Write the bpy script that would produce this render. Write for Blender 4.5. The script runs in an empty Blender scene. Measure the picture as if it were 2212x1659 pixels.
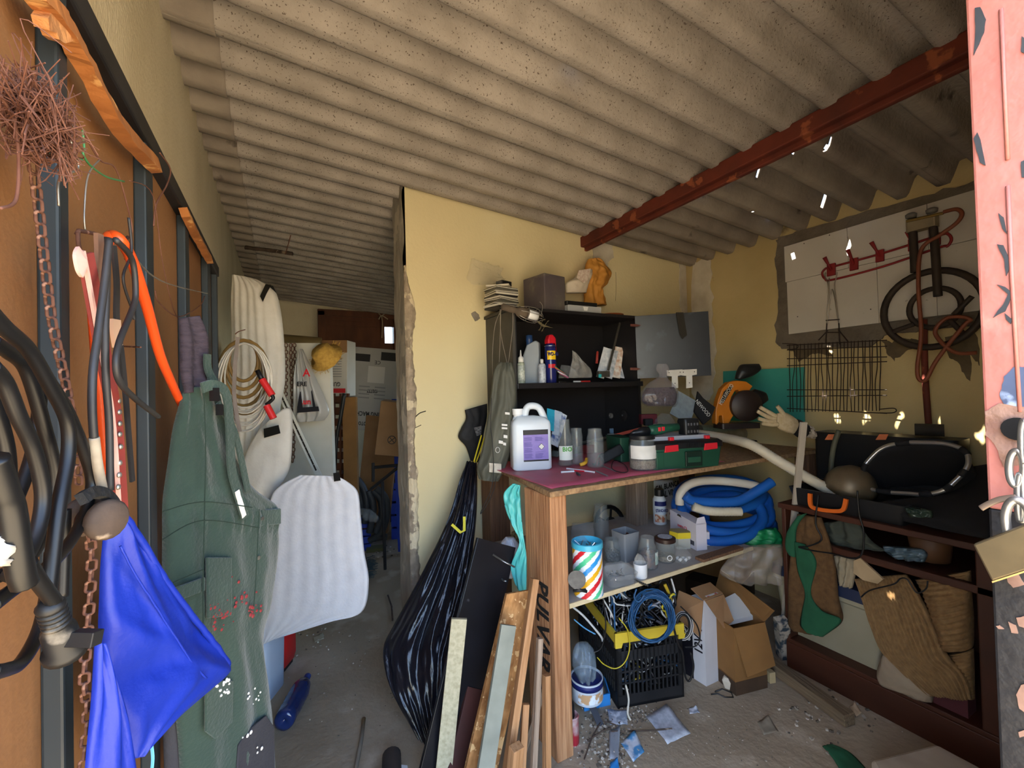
import bpy, math, random
from mathutils import Vector, Matrix, noise
R_ = math.radians
scene = bpy.context.scene
COL = scene.collection
random.seed(7)
# ------------------------------------------------------------ camera
W, H, F = 2212.0, 1659.0, 930.0
YAW, PITCH, ROLL, HC = R_(28.1), R_(0.95), R_(1.55), 1.40
_fw = Vector((math.sin(YAW)*math.cos(PITCH), math.cos(YAW)*math.cos(PITCH), math.sin(PITCH)))
_r0 = Vector((math.cos(YAW), -math.sin(YAW), 0))
_u0 = _r0.cross(_fw)
_rt = math.cos(ROLL)*_r0 - math.sin(ROLL)*_u0
_up = math.sin(ROLL)*_r0 + math.cos(ROLL)*_u0
CAM = Vector((0, 0, HC))
cd = bpy.data.cameras.new('camera'); cam = bpy.data.objects.new('camera', cd); COL.objects.link(cam)
cam.matrix_world = Matrix(((_rt.x, _up.x, -_fw.x, 0), (_rt.y, _up.y, -_fw.y, 0), (_rt.z, _up.z, -_fw.z, HC), (0, 0, 0, 1)))
cd.sensor_fit = 'HORIZONTAL'; cd.sensor_width = 36.0; cd.lens = 36.0*F/W; cd.clip_start = 0.02; cd.clip_end = 300
scene.camera = cam
# ------------------------------------------------------------ daylight
w = bpy.data.worlds.new('sky'); scene.world = w; w.use_nodes = True
nt = w.node_tree; bg = nt.nodes['Background']
sky = nt.nodes.new('ShaderNodeTexSky'); sky.sky_type = 'NISHITA'; sky.sun_disc = False
sky.sun_elevation = R_(58); sky.sun_rotation = R_(-107)
nt.links.new(sky.outputs[0], bg.inputs[0]); bg.inputs[1].default_value = SKY_STRENGTH = 0.38
SUN_D = Vector((.762, -.227, -1.274)).normalized()      # direction the sunlight travels
sl = bpy.data.lights.new('sun', 'SUN'); sl.energy = 17.0; sl.angle = R_(0.55); sl.color = (1, .93, .82)
so = bpy.data.objects.new('sun', sl); COL.objects.link(so); so.location = (-6, 2, 9)
so.rotation_euler = SUN_D.to_track_quat('-Z', 'Y').to_euler()
scene.view_settings.view_transform = 'Standard'; scene.view_settings.look = 'None'
scene.view_settings.gamma = 1; scene.view_settings.use_curve_mapping = False
scene.view_settings.exposure = 2.15
scene.cycles.max_bounces = 14; scene.cycles.diffuse_bounces = 8; scene.cycles.glossy_bounces = 4
scene.cycles.transmission_bounces = 10; scene.cycles.transparent_max_bounces = 12
scene.cycles.sample_clamp_indirect = 6.0
# ------------------------------------------------------------ photograph pixel -> point on a plane of the room
def ray(px, py): return ((px-W/2)/F)*_rt - ((py-H/2)/F)*_up + _fw
def on_z(px, py, z=0.0): d = ray(px, py); return CAM + d*((z-HC)/d.z)
def on_x(px, py, x): d = ray(px, py); return CAM + d*(x/d.x)
def on_y(px, py, y): d = ray(px, py); return CAM + d*(y/d.y)
def on_d(px, py, dist): return CAM + ray(px, py)*dist      # depth along the view axis
def on_p(px, py, p0, n): d = ray(px, py); return CAM + d*((p0-CAM).dot(n)/d.dot(n))
# ------------------------------------------------------------ room dimensions
XL, XR, YP, YF, YB = -.305, 2.827, 2.333, .22, 5.88
HB = 1.02                      # bench height
def roof_z(x): return 2.61-.077*x
# ------------------------------------------------------------ colours and materials
def hx(s, k=1.0):
    o = []
    for i in (0, 2, 4):
        c = int(s[i:i+2], 16)/255
        o.append(min(1, (c/12.92 if c <= .04045 else ((c+.055)/1.055)**2.4)*k))
    return tuple(o)+(1,)
MATS = {}
def mat(name, c1='808080', c2=None, scale=6, rough=.6, metal=0, bump=0, bscale=None, stretch=(1, 1, 1), c3=None, c3_at=.62, c3_scale=3, trans=0, ior=1.45, alpha=1, coat=0, contrast=.5, sheen=0, detail=5, c3_w=.03, rgbvar=0):
    if name in MATS: return MATS[name]
    m = bpy.data.materials.new(name); m.use_nodes = True; t = m.node_tree; N = t.nodes; L = t.links
    b = N['Principled BSDF']
    b.inputs['Roughness'].default_value = rough; b.inputs['Metallic'].default_value = metal
    if trans: b.inputs['Transmission Weight'].default_value = trans
    b.inputs['IOR'].default_value = ior
    if coat: b.inputs['Coat Weight'].default_value = coat
    if sheen: b.inputs['Sheen Weight'].default_value = sheen
    if alpha < 1: b.inputs['Alpha'].default_value = alpha
    b.inputs['Base Color'].default_value = hx(c1)
    if c2 or bump or c3:
        tc = N.new('ShaderNodeTexCoord'); mp = N.new('ShaderNodeMapping'); mp.inputs['Scale'].default_value = stretch
        L.new(tc.outputs['Object'], mp.inputs[0])
        no = N.new('ShaderNodeTexNoise'); no.inputs['Scale'].default_value = scale; no.inputs['Detail'].default_value = detail
        L.new(mp.outputs[0], no.inputs['Vector'])
        out = None
        if c2:
            r = N.new('ShaderNodeValToRGB'); r.color_ramp.elements[0].color = hx(c1); r.color_ramp.elements[1].color = hx(c2)
            r.color_ramp.elements[0].position = .5-contrast*.4; r.color_ramp.elements[1].position = .5+contrast*.4
            L.new(no.outputs[0], r.inputs[0]); out = r.outputs[0]
        if c3:
            n3 = N.new('ShaderNodeTexNoise'); n3.inputs['Scale'].default_value = c3_scale; n3.inputs['Detail'].default_value = 8
            L.new(tc.outputs['Object'], n3.inputs['Vector'])
            r3 = N.new('ShaderNodeValToRGB'); r3.color_ramp.elements[0].position = c3_at; r3.color_ramp.elements[1].position = min(1, c3_at+c3_w)
            L.new(n3.outputs[0], r3.inputs[0])
            mx = N.new('ShaderNodeMix'); mx.data_type = 'RGBA'; L.new(r3.outputs[0], mx.inputs['Factor'])
            if out: L.new(out, mx.inputs['A'])
            else: mx.inputs['A'].default_value = hx(c1)
            mx.inputs['B'].default_value = hx(c3); out = mx.outputs['Result']
        if out: L.new(out, b.inputs['Base Color'])
        if bump:
            nb = no
            if bscale:
                nb = N.new('ShaderNodeTexNoise'); nb.inputs['Scale'].default_value = bscale; nb.inputs['Detail'].default_value = 4
                L.new(mp.outputs[0], nb.inputs['Vector'])
            bp = N.new('ShaderNodeBump'); bp.inputs['Strength'].default_value = min(1, bump); bp.inputs['Distance'].default_value = .012*max(1, bump)
            L.new(nb.outputs[0], bp.inputs['Height']); L.new(bp.outputs[0], b.inputs['Normal'])
    MATS[name] = m; return m
def film(name, col='d8dade', alpha=.3, rough=.15):
    """thin see-through plastic: part clear, part shiny film"""
    if name in MATS: return MATS[name]
    m = bpy.data.materials.new(name); m.use_nodes = True; t = m.node_tree; N = t.nodes; L = t.links
    b = N['Principled BSDF']; b.inputs['Base Color'].default_value = hx(col); b.inputs['Roughness'].default_value = rough
    b.inputs['Specular IOR Level'].default_value = .9; b.inputs['Alpha'].default_value = alpha
    MATS[name] = m; return m
# ------------------------------------------------------------ mesh builder
def basis(n, up=Vector((0, 0, 1))):
    n = n.normalized(); a = up.cross(n)
    if a.length < 1e-4: a = Vector((1, 0, 0)).cross(n)
    a.normalize(); return a, n.cross(a), n
class MB:
    def __init__(s): s.v = []; s.f = []; s.mi = []; s.cur = 0
    def add(s, vs, fs):
        o = len(s.v); s.v += [Vector(v) for v in vs]; s.f += [tuple(i+o for i in f) for f in fs]; s.mi += [s.cur]*len(fs); return s
    def box(s, c, size, M=None):
        """box with centre c and size; M: 3x3 whose columns are the box axes"""
        c = Vector(c); h = Vector(size)*.5; vs = []
        for sx in (-1, 1):
            for sy in (-1, 1):
                for sz in (-1, 1):
                    d = Vector((sx*h.x, sy*h.y, sz*h.z)); vs.append(c+(M @ d if M else d))
        return s.add(vs, [(0, 1, 3, 2), (4, 6, 7, 5), (0, 4, 5, 1), (2, 3, 7, 6), (0, 2, 6, 4), (1, 5, 7, 3)])
    def bb(s, x0, x1, y0, y1, z0, z1): return s.box(((x0+x1)/2, (y0+y1)/2, (z0+z1)/2), (abs(x1-x0), abs(y1-y0), abs(z1-z0)))
    def rbox(s, c, size, r=.01, M=None, seg=2, axis=2):
        """box with rounded vertical edges"""
        hx_, hy_ = size[0]/2, size[1]/2; pts = []
        for k, (sx, sy) in enumerate(((1, 1), (-1, 1), (-1, -1), (1, -1))):
            for i in range(seg+1):
                a = R_(90*k+90*i/seg); pts.append((sx*(hx_-r)+r*math.cos(a), sy*(hy_-r)+r*math.sin(a)))
        return s.prism(pts, -size[2]/2, size[2]/2, c, M)
    def prism(s, pts, z0, z1, c=(0, 0, 0), M=None):
        c = Vector(c); n = len(pts); f = lambda x, y, z: c+(M @ Vector((x, y, z)) if M else Vector((x, y, z)))
        vs = [f(x, y, z0) for x, y in pts]+[f(x, y, z1) for x, y in pts]
        fs = [tuple(range(n-1, -1, -1)), tuple(range(n, 2*n))]+[(i, (i+1) % n, n+(i+1) % n, n+i) for i in range(n)]
        return s.add(vs, fs)
    def slab(s, P, d):
        """polygon of 3D points given thickness by vector d"""
        P = [Vector(p) for p in P]; d = Vector(d); n = len(P)
        return s.add(P+[p+d for p in P], [tuple(range(n-1, -1, -1)), tuple(range(n, 2*n))]+[(i, (i+1) % n, n+(i+1) % n, n+i) for i in range(n)])
    def tube(s, pts, r, n=8, closed=False, cap=True, rfun=None, flat=1.0):
        pts = [Vector(p) for p in pts]; m = len(pts); o = len(s.v); a = None; vs = []
        for i, p in enumerate(pts):
            if closed: t = pts[(i+1) % m]-pts[i-1]
            else: t = pts[min(i+1, m-1)]-pts[max(i-1, 0)]
            if t.length < 1e-9: t = Vector((0, 0, 1))
            t.normalize()
            if a is None: a = t.orthogonal().normalized()
            a = a-t*a.dot(t)
            a = a.normalized() if a.length > 1e-6 else t.orthogonal().normalized()
            b = t.cross(a); rr = r*(rfun(i/max(1, m-1)) if rfun else 1)
            for k in range(n):
                an = 2*math.pi*k/n; vs.append(p+a*(math.cos(an)*rr)+b*(math.sin(an)*rr*flat))
        fs = []
        for i in range(m if closed else m-1):
            for k in range(n):
                i2 = (i+1) % m; fs.append((i*n+k, i*n+(k+1) % n, i2*n+(k+1) % n, i2*n+k))
        if cap and not closed: fs += [tuple(range(n-1, -1, -1)), tuple((m-1)*n+k for k in range(n))]
        return s.add(vs, fs)
    def lathe(s, prof, n=20, c=(0, 0, 0), M=None, a0=0, a1=360):
        c = Vector(c); vs = []; m = len(prof); full = a1-a0 >= 360; nn = n if full else n+1
        for (r, z) in prof:
            for k in range(nn):
                an = R_(a0+(a1-a0)*k/n); d = Vector((r*math.cos(an), r*math.sin(an), z)); vs.append(c+(M @ d if M else d))
        fs = [(i*nn+k, i*nn+(k+1) % nn, (i+1)*nn+(k+1) % nn, (i+1)*nn+k) for i in range(m-1) for k in range(n)]
        if full:
            if prof[0][0] > 1e-5: fs.append(tuple(range(nn-1, -1, -1)))
            if prof[-1][0] > 1e-5: fs.append(tuple((m-1)*nn+k for k in range(nn)))
        return s.add(vs, fs)
    def grid(s, fn, nu, nv, cu=False, cv=False):
        vs = [fn(i/(nu if cu else nu-1), j/(nv if cv else nv-1)) for j in range(nv) for i in range(nu)]
        fs = []
        for j in range(nv if cv else nv-1):
            for i in range(nu if cu else nu-1):
                i2, j2 = (i+1) % nu, (j+1) % nv; fs.append((j*nu+i, j*nu+i2, j2*nu+i2, j2*nu+i))
        return s.add(vs, fs)
    def loft(s, rows, nu=16, nv=40, th=.01, fold=None, n=None, back=None, power=.5):
        """closed soft body between left and right border points; rows: (L, R[, thickness])"""
        rows = [(Vector(r[0]), Vector(r[1]), r[2] if len(r) > 2 else th) for r in rows]; k = len(rows)
        def cr(a, b, c, d, t): return .5*((2*b)+(c-a)*t+(2*a-5*b+4*c-d)*t*t+(3*b-a-3*c+d)*t**3)
        def at(v):
            x = v*(k-1); i = min(int(x), k-2); t = x-i; g = lambda j: rows[max(0, min(k-1, j))]
            L = cr(g(i-1)[0], g(i)[0], g(i+1)[0], g(i+2)[0], t); Rr = cr(g(i-1)[1], g(i)[1], g(i+1)[1], g(i+2)[1], t)
            return L, Rr, g(i)[2]*(1-t)+g(i+1)[2]*t
        nn = n.normalized() if n else None
        bk = .3 if back is None else back
        vs = []; 
        for j in range(nv):
            v = j/(nv-1); L, Rr, T = at(v)
            m = nn
            for i in range(nu):
                u = i/(nu-1); sh = max(0, 1-(2*u-1)**2)**power; o = T*sh+(fold(u, v) if fold else 0)*min(1, sh*2.2)
                vs.append(L.lerp(Rr, u)+m*o)
            for i in range(nu-2, 0, -1):
                u = i/(nu-1); sh = max(0, 1-(2*u-1)**2)**power
                vs.append(L.lerp(Rr, u)-m*(T*bk*sh+.001))
        q = 2*nu-2
        fs = [(j*q+i, j*q+(i+1) % q, (j+1)*q+(i+1) % q, (j+1)*q+i) for j in range(nv-1) for i in range(q)]
        fs += [tuple(range(q-1, -1, -1)), tuple((nv-1)*q+i for i in range(q))]
        return s.add(vs, fs)
    def jitter(s, amp, sc=8, seed=0):
        for i, v in enumerate(s.v): s.v[i] = v+noise.noise_vector(v*sc+Vector((seed, seed*1.7, 3)))*amp
        return s
    def mesh(s, name, off):
        me = bpy.data.meshes.new(name); me.from_pydata([tuple(v-off) for v in s.v], [], s.f); me.update(); return me
    def obj(s, name, m, parent=None, label=None, cat=None, group=None, kind=None, smooth=False, auto=None, sol=0, bevel=0, frame=None):
        if parent is None:
            if s.v and frame is None:
                xs = [v.x for v in s.v]; ys = [v.y for v in s.v]; zs = [v.z for v in s.v]
                off = Vector(((min(xs)+max(xs))/2, (min(ys)+max(ys))/2, min(zs)))
            else: off = Vector((0, 0, 0))
        else:
            off = wloc(parent)
        me = s.mesh(name, off if frame is None else Vector((0, 0, 0)))
        o = bpy.data.objects.new(name, me); COL.objects.link(o)
        if frame is not None:
            f = frame.copy(); 
            if parent is not None: f.translation = f.translation-off
            o.matrix_local = f
        elif parent is None: o.location = off
        if parent is not None: o.parent = parent
        for x in (m if isinstance(m, (list, tuple)) else [m]): me.materials.append(x)
        if isinstance(m, (list, tuple)): me.polygons.foreach_set('material_index', s.mi)
        if smooth or auto:
            me.polygons.foreach_set('use_smooth', [True]*len(me.polygons))
            if auto:
                try: me.set_sharp_from_angle(angle=R_(auto))
                except Exception: pass
        if sol:
            md = o.modifiers.new('thickness', 'SOLIDIFY'); md.thickness = sol; md.offset = 0
        if bevel:
            md = o.modifiers.new('bevel', 'BEVEL'); md.width = bevel; md.segments = 2; md.limit_method = 'ANGLE'; md.angle_limit = R_(40)
        return tag(o, label, cat, group, kind)
def wloc(o):
    l = Vector((0, 0, 0))
    while o is not None: l += o.location; o = o.parent
    return l
def tag(o, label=None, cat=None, group=None, kind=None):
    if label: o['label'] = label
    if cat: o['category'] = cat
    if group: o['group'] = group
    if kind: o['kind'] = kind
    return o
def thing(name, loc, label=None, cat=None, group=None, kind=None):
    o = bpy.data.objects.new(name, None); COL.objects.link(o); o.location = loc; o.empty_display_size = .05
    return tag(o, label, cat, group, kind)
def rotz(a): return Matrix.Rotation(a, 3, 'Z')
def rot(ax, ay, az): return Matrix.Rotation(az, 3, 'Z') @ Matrix.Rotation(ay, 3, 'Y') @ Matrix.Rotation(ax, 3, 'X')
def axes(x, y, z): return Matrix((x, y, z)).transposed()
def spl(pts, per=8, closed=False):
    pts = [Vector(p) for p in pts]; k = len(pts); out = []
    for i in range(k if closed else k-1):
        g = (lambda j: pts[j % k]) if closed else (lambda j: pts[max(0, min(k-1, j))])
        a, b, c, d = g(i-1), g(i), g(i+1), g(i+2)
        for q in range(per):
            t = q/per; out.append(.5*((2*b)+(c-a)*t+(2*a-5*b+4*c-d)*t*t+(3*b-a-3*c+d)*t**3))
    if not closed: out.append(pts[-1])
    return out
def fbm(u, v, s=0, o=3): return noise.fractal(Vector((u, v, s)), 1.0, 2.0, o)
def plank(name, p0, p1, wid, thk, nrm, m, parent=None, skew=0, **k):
    """board from p0 to p1 (centres of its two ends), wid across, thk along nrm; grain along its length"""
    p0, p1 = Vector(p0), Vector(p1); z = (p1-p0); ln = z.length; z.normalize()
    y = (nrm-z*nrm.dot(z)).normalized(); x = y.cross(z)
    Mx = Matrix((x, y, z)).transposed().to_4x4(); Mx.translation = p0
    b = MB()
    b.add([(sx*wid/2, sy*thk/2, (ln+skew*sx)*e) for e in (0, 1) for sx in (-1, 1) for sy in (-1, 1)],
          [(0, 1, 3, 2), (4, 6, 7, 5), (0, 4, 5, 1), (2, 3, 7, 6), (0, 2, 6, 4), (1, 5, 7, 3)])
    return b.obj(name, m, parent, frame=Mx, bevel=k.pop('bevel', min(wid, thk)*.06), **k)
def text(name, s, size, pos, xdir, up, m, parent=None, align='CENTER', depth=.0006, sx=1.0, bold=0):
    """printed lettering on a surface: xdir = reading direction, up = top of letters"""
    cu = bpy.data.curves.new('txt', 'FONT'); cu.body = s; cu.size = size; cu.align_x = align; cu.align_y = 'CENTER'; cu.extrude = depth; cu.offset = bold; cu.resolution_u = 2
    to = bpy.data.objects.new('txt', cu); COL.objects.link(to)
    dg = bpy.context.evaluated_depsgraph_get(); me = bpy.data.meshes.new_from_object(to.evaluated_get(dg))
    bpy.data.objects.remove(to); bpy.data.curves.remove(cu)
    x = Vector(xdir).normalized(); y = Vector(up); y = (y-x*y.dot(x)).normalized(); z = x.cross(y); pos = Vector(pos)
    off = wloc(parent) if parent else Vector((0, 0, 0))
    for v in me.vertices: v.co = pos+x*(v.co.x*sx)+y*v.co.y+z*v.co.z-off
    o = bpy.data.objects.new(name, me); COL.objects.link(o); me.materials.clear(); me.materials.append(m)
    if parent: o.parent = parent
    return o

def ribbon(path, wid, thk, n, wfun=None):
    """flat band swept along a path; n = the way its face looks"""
    path = [Vector(p) for p in path]; b = MB(); vs = []; m = len(path)
    for i, p in enumerate(path):
        t = (path[min(i+1, m-1)]-path[max(i-1, 0)]).normalized(); nn = n(i/(m-1)) if callable(n) else n
        nn = (nn-t*nn.dot(t)).normalized(); s = t.cross(nn); w_ = wid*(wfun(i/(m-1)) if wfun else 1)/2
        vs += [p+s*w_-nn*thk/2, p+s*w_+nn*thk/2, p-s*w_+nn*thk/2, p-s*w_-nn*thk/2]
    fs = [(i*4+k, i*4+(k+1) % 4, i*4+4+(k+1) % 4, i*4+4+k) for i in range(m-1) for k in range(4)]+[(3, 2, 1, 0), tuple(4*(m-1)+k for k in range(4))]
    return b.add(vs, fs)
def resample(path, step):
    out = [Vector(path[0])]; acc = 0
    for a, b in zip(path, path[1:]):
        a, b = Vector(a), Vector(b); d = (b-a).length; pos = step-acc
        while pos <= d+1e-9: out.append(a.lerp(b, pos/d)); pos += step
        acc = (acc+d) % step if d else acc
    return out
def chain(name, path, pitch, wire, wid, m, label, cat='chain', tw=0):
    """hanging chain, one object per link"""
    pts = resample(path, pitch); root = thing(name, pts[-1], label, cat); me = None
    ln = pitch+wire*2.0; st = []; h = ln/2-wid/2
    for k in range(14):
        a = 2*math.pi*k/14; st.append(Vector((wid/2*math.cos(a), 0, (wid/2-wire)*math.sin(a)+(h if math.sin(a) > 0 else -h))))
    for i in range(len(pts)-1):
        c = (pts[i]+pts[i+1])/2-wloc(root); z = (pts[i+1]-pts[i]).normalized()
        x = _rt if i % 2 == 0 else _fw
        x = (x*math.cos(tw)+(_fw if i % 2 == 0 else -_rt)*math.sin(tw)); x = (x-z*x.dot(z)).normalized(); y = z.cross(x)
        if me is None:
            o = MB().tube(st, wire, 6, closed=True).obj('link', m, root, smooth=True, frame=Matrix.Identity(4)); me = o.data
        else:
            o = bpy.data.objects.new('link', me); COL.objects.link(o); o.parent = root
        Mx = axes(x, y, z).to_4x4(); Mx.translation = c; o.matrix_local = Mx
    return root
def px_path(pts, fn, per=6): return spl([fn(*p) for p in pts], per)
def _rr(w, d, r, seg=3):
    pts = []
    for k, (sx, sy) in enumerate(((1, 1), (-1, 1), (-1, -1), (1, -1))):
        for i in range(seg+1):
            a = R_(90*k+90*i/seg); pts.append((sx*(w/2-r)+r*math.cos(a), sy*(d/2-r)+r*math.sin(a)))
    return pts
def rrloft(secs, c, M=None, seg=3):
    """body lofted through rounded rectangles: (z, width, depth, corner radius[, shift x[, shift y]])"""
    b = MB(); vs = []; c = Vector(c); n = 4*(seg+1)
    for s in secs:
        z, w_, d_, r = s[:4]; ox = s[4] if len(s) > 4 else 0; oy = s[5] if len(s) > 5 else 0
        for x, y in _rr(w_, d_, min(r, w_/2-1e-5, d_/2-1e-5), seg): v = Vector((x+ox, y+oy, z)); vs.append(c+(M @ v if M else v))
    m = len(secs); fs = [(i*n+k, i*n+(k+1) % n, (i+1)*n+(k+1) % n, (i+1)*n+k) for i in range(m-1) for k in range(n)]
    fs += [tuple(range(n-1, -1, -1)), tuple((m-1)*n+k for k in range(n))]
    return b.add(vs, fs)
def M_face(yaw=0):
    """axes of a thing that faces the camera, turned by yaw: x right, y away, z up"""
    f = Vector((_fw.x, _fw.y, 0)).normalized(); f = Matrix.Rotation(yaw, 3, 'Z') @ f; r = f.cross(Vector((0, 0, 1)))
    return axes(r, f, Vector((0, 0, 1)))
def glass_jar(q, r, h, neck_r, m, root, wall=.0022, neck_h=.02, shoulder=.03, base=.006):
    o = [(r*.85, 0), (r, .006), (r, h-shoulder-neck_h), (neck_r, h-neck_h), (neck_r, h)]
    i = [(neck_r-wall, h), (neck_r-wall, h-neck_h), (r-wall, h-shoulder-neck_h), (r-wall, base+.003), (r*.8, base), (0, base)]
    return MB().lathe(o+i, 22, q).obj('glass', m, root, smooth=True, auto=60)
# ============================================================ the shed itself
m_floor = mat('floor concrete', 'a99a84', '8c7d68', scale=2.2, rough=.92, bump=.35, bscale=40, c3='b5a894', c3_at=.56, c3_scale=5, c3_w=.15)
m_yel = mat('yellow distemper', 'e0d5ab', 'd8caa0', scale=1.6, rough=.93, bump=.12, bscale=60, c3='e2d9b8', c3_at=.6, c3_scale=1.3, c3_w=.15)
m_yel2 = mat('yellow distemper stained', 'cbb888', 'b3a070', scale=1.8, rough=.93, bump=.15, bscale=50, c3='6d5f45', c3_at=.69, c3_scale=4, c3_w=.06)
m_cream = mat('cream render', 'e0d6ba', 'cdc1a2', scale=3, rough=.95, bump=.35, bscale=130, stretch=(1, 1, .6))
m_cem = mat('grey cement', '8d867b', '6f685f', scale=9, rough=.95, bump=.8, bscale=35)
m_plast = mat('white plaster', 'd9d2c3', 'bfb6a4', scale=10, rough=.9, bump=.3)
m_roof = mat('fibre cement sheet', 'a8a098', '8a827a', scale=5, rough=.93, bump=.25, bscale=70, c3='5b5048', c3_at=.62, c3_scale=150, c3_w=.05)
m_roof2 = mat('fibre cement sheet aged', '9a9084', '7a7067', scale=4, rough=.93, bump=.25, bscale=60, c3='564c45', c3_at=.66, c3_scale=9, c3_w=.08)
m_ground = mat('sandy yard', 'a8987c', '8f8068', scale=1.2, rough=.95)
m_rust = mat('red oxide steel', '6b2a1a', '4a1d14', scale=7, rough=.75, bump=.3, c3='8a4a2e', c3_at=.6, c3_scale=9)
def structure(name, b, m, **k): return b.obj(name, m, kind='structure', **k)
g = MB(); g.bb(-30, 30, -30, YF-.1, -.06, -.012); structure('ground', g, m_ground)
structure('floor', MB().bb(XL-.2, XR+.2, YF-.1, YB+.2, -.06, 0), m_floor)
structure('wall_left', MB().bb(XL-.18, XL, YF-.1, YB+.2, 0, 2.72), m_cream)
# right wall: unseen window opening added behind the partition to light the store room
rw = MB(); zt = roof_z(XR)+.06
rw.bb(XR, XR+.18, YF-.1, 3.1, 0, zt); rw.bb(XR, XR+.18, 3.1, 4.2, 0, 1.1); rw.bb(XR, XR+.18, 3.1, 4.2, 2.0, zt); rw.bb(XR, XR+.18, 4.2, YB+.2, 0, zt)
structure('wall_right', rw, m_yel2)
def sloped(b, x0, x1, y0, y1, z0=0, lift=.0):
    b.add([(x0, y0, z0), (x1, y0, z0), (x1, y1, z0), (x0, y1, z0), (x0, y0, roof_z(x0)+lift), (x1, y0, roof_z(x1)+lift), (x1, y1, roof_z(x1)+lift), (x0, y1, roof_z(x0)+lift)],
          [(3, 2, 1, 0), (4, 5, 6, 7), (0, 1, 5, 4), (1, 2, 6, 5), (2, 3, 7, 6), (3, 0, 4, 7)]); return b
# partition with a thick rough end
XP = .597
part = structure('wall_partition', sloped(MB(), XP+.012, XR, YP, YP+.24, 0, -.01), m_yel)
bw = MB(); wx0 = on_y(692, 700, YB).x; wx1 = wx0+.95; wz1 = on_y(760, 676, YB).z; wz0 = wz1-.8
sloped(bw, XL, wx0, YB, YB+.18, 0, .03); sloped(bw, wx1, XR, YB, YB+.18, 0, .03); bw.bb(wx0, wx1, YB, YB+.18, 0, wz0); sloped(bw, wx0, wx1, YB, YB+.18, wz1, .03)
structure('wall_back', bw, m_cream)
fwl = MB(); fwl.bb(1.55, XR, YF-.1, YF+.08, 0, 2.5); fwl.bb(XL, 1.55, YF-.12, YF-.03, 2.05, 2.72)
structure('wall_front', fwl, m_cream)
# roof: corrugated sheets, with nail holes that let the sun through
PIT, AMP = .16, .046
SPOTS = [(1808, 915, 1), (1872, 915, 1), (1947, 915, .62), (2035, 915, .8), (2118, 920, 1), (1722, 578, .95), (1840, 545, 1), (1793, 738, .75)]
HOLES = []
for px, py, s in SPOTS:
    p = on_x(px, py, XR); t = 0
    for _ in range(60): q = p-SUN_D*t; t += (roof_z(q.x)-q.z)/(-SUN_D.z)
    q = p-SUN_D*t; HOLES.append((q.x, q.y, .0145*s))
def roof_hit(px, py):
    d = ray(px, py); t = (roof_z(0)-HC)/(d.z+.077*d.x); p = CAM+d*t; return p
for px, py, s in ((1247, 148, .0095), (1638, 366, .009)): q = roof_hit(px, py); HOLES.append((q.x, q.y, s))
ceil_ = thing('ceiling', (1.2, 3, roof_z(1.2)), 'grey corrugated roof sheets on a rusty beam', kind='structure')
def sheet(x0, x1, y0, y1, dz, m):
    nx = int((x1-x0)/.014); ny = int(round((y1-y0)/PIT*14)); b = MB(); vs = []
    for i in range(nx+1):
        x = x0+(x1-x0)*i/nx
        for j in range(ny+1):
            y = y0+(y1-y0)*j/ny; ph = math.sin(2*math.pi*(y-YP)/PIT+1.1)
            sh = max(-1, min(1, 1.6*ph))*.97+.03*ph; vs.append((x, y, roof_z(x)+AMP*sh+dz))
    fs = []
    for i in range(nx):
        for j in range(ny):
            cx = x0+(x1-x0)*(i+.5)/nx; cy = y0+(y1-y0)*(j+.5)/ny
            if any((cx-hx_)**2+(cy-hy_)**2 < max(.0085, hr)**2 for hx_, hy_, hr in HOLES): continue
            a = i*(ny+1)+j; fs.append((a, a+1, a+ny+2, a+ny+1))
    b.add(vs, fs); return b.obj('roof_sheet', m, ceil_, smooth=True, sol=.006)
k = 0; y = .02
while y < YB+.1:
    y2 = y+5*PIT
    sheet(-.62, -.17, y, y2+.04, -.008, m_roof2); sheet(-.2, 2.02, y, y2+.04, 0, m_roof); sheet(1.98, 3.05, y, y2+.04, -.008, m_roof2)
    y = y2
# rusty steel angle carrying the sheets
bx_, bz = 1.83, roof_z(1.83)-.03
bm_ = MB(); bm_.bb(bx_-.028, bx_+.028, YF, YP+.02, bz-.075, bz-.005)
bm_.bb(bx_+.004, bx_+.03, YF, YP+.02, bz-.098, bz-.05)
structure('roof_beam', bm_, m_rust, bevel=.006)
# raw end of the partition: old render and a broken plaster edge
m_raw = mat('raw render', 'b8b0a2', '968e82', scale=14, rough=.95, bump=.9, bscale=30, stretch=(1, 1, .4), c3='c9c0b0', c3_at=.57, c3_scale=6)
m_broken = mat('broken plaster', 'b0a08c', '8a7d6c', scale=25, rough=.97, bump=1.2, bscale=25, c3='d6c8aa', c3_at=.55, c3_scale=12)
def endf(u, v):
    z = v*(roof_z(XP)-.01); return Vector((XP+.008*fbm(u*3, z*5, 2), YP+u*.24, z))
eb = MB(); eb.grid(endf, 8, 70); eb.slab([(XP+.012, YP+.001, 0), (XP+.012, YP+.239, 0), (XP+.012, YP+.239, roof_z(XP)-.02), (XP+.012, YP+.001, roof_z(XP)-.02)], (.004, 0, 0))
eb.obj('raw_end', m_raw, part, smooth=True)
def brk(u, v):
    z = .15+v*1.95; wdt = (.05+.022*fbm(0, z*4, 5)+.012*fbm(0, z*22, 1))*min(1, 8*v+.2, 8*(1-v)+.15)
    d = .018*math.sin(math.pi*min(1, max(0, u)))+.012*fbm(u*4, z*16, 9)*math.sin(math.pi*u)
    return Vector((XP-.002+u*wdt, YP-max(0, d)+.002, z))
MB().grid(brk, 9, 130).obj('broken_plaster', m_broken, part, smooth=True)
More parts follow.
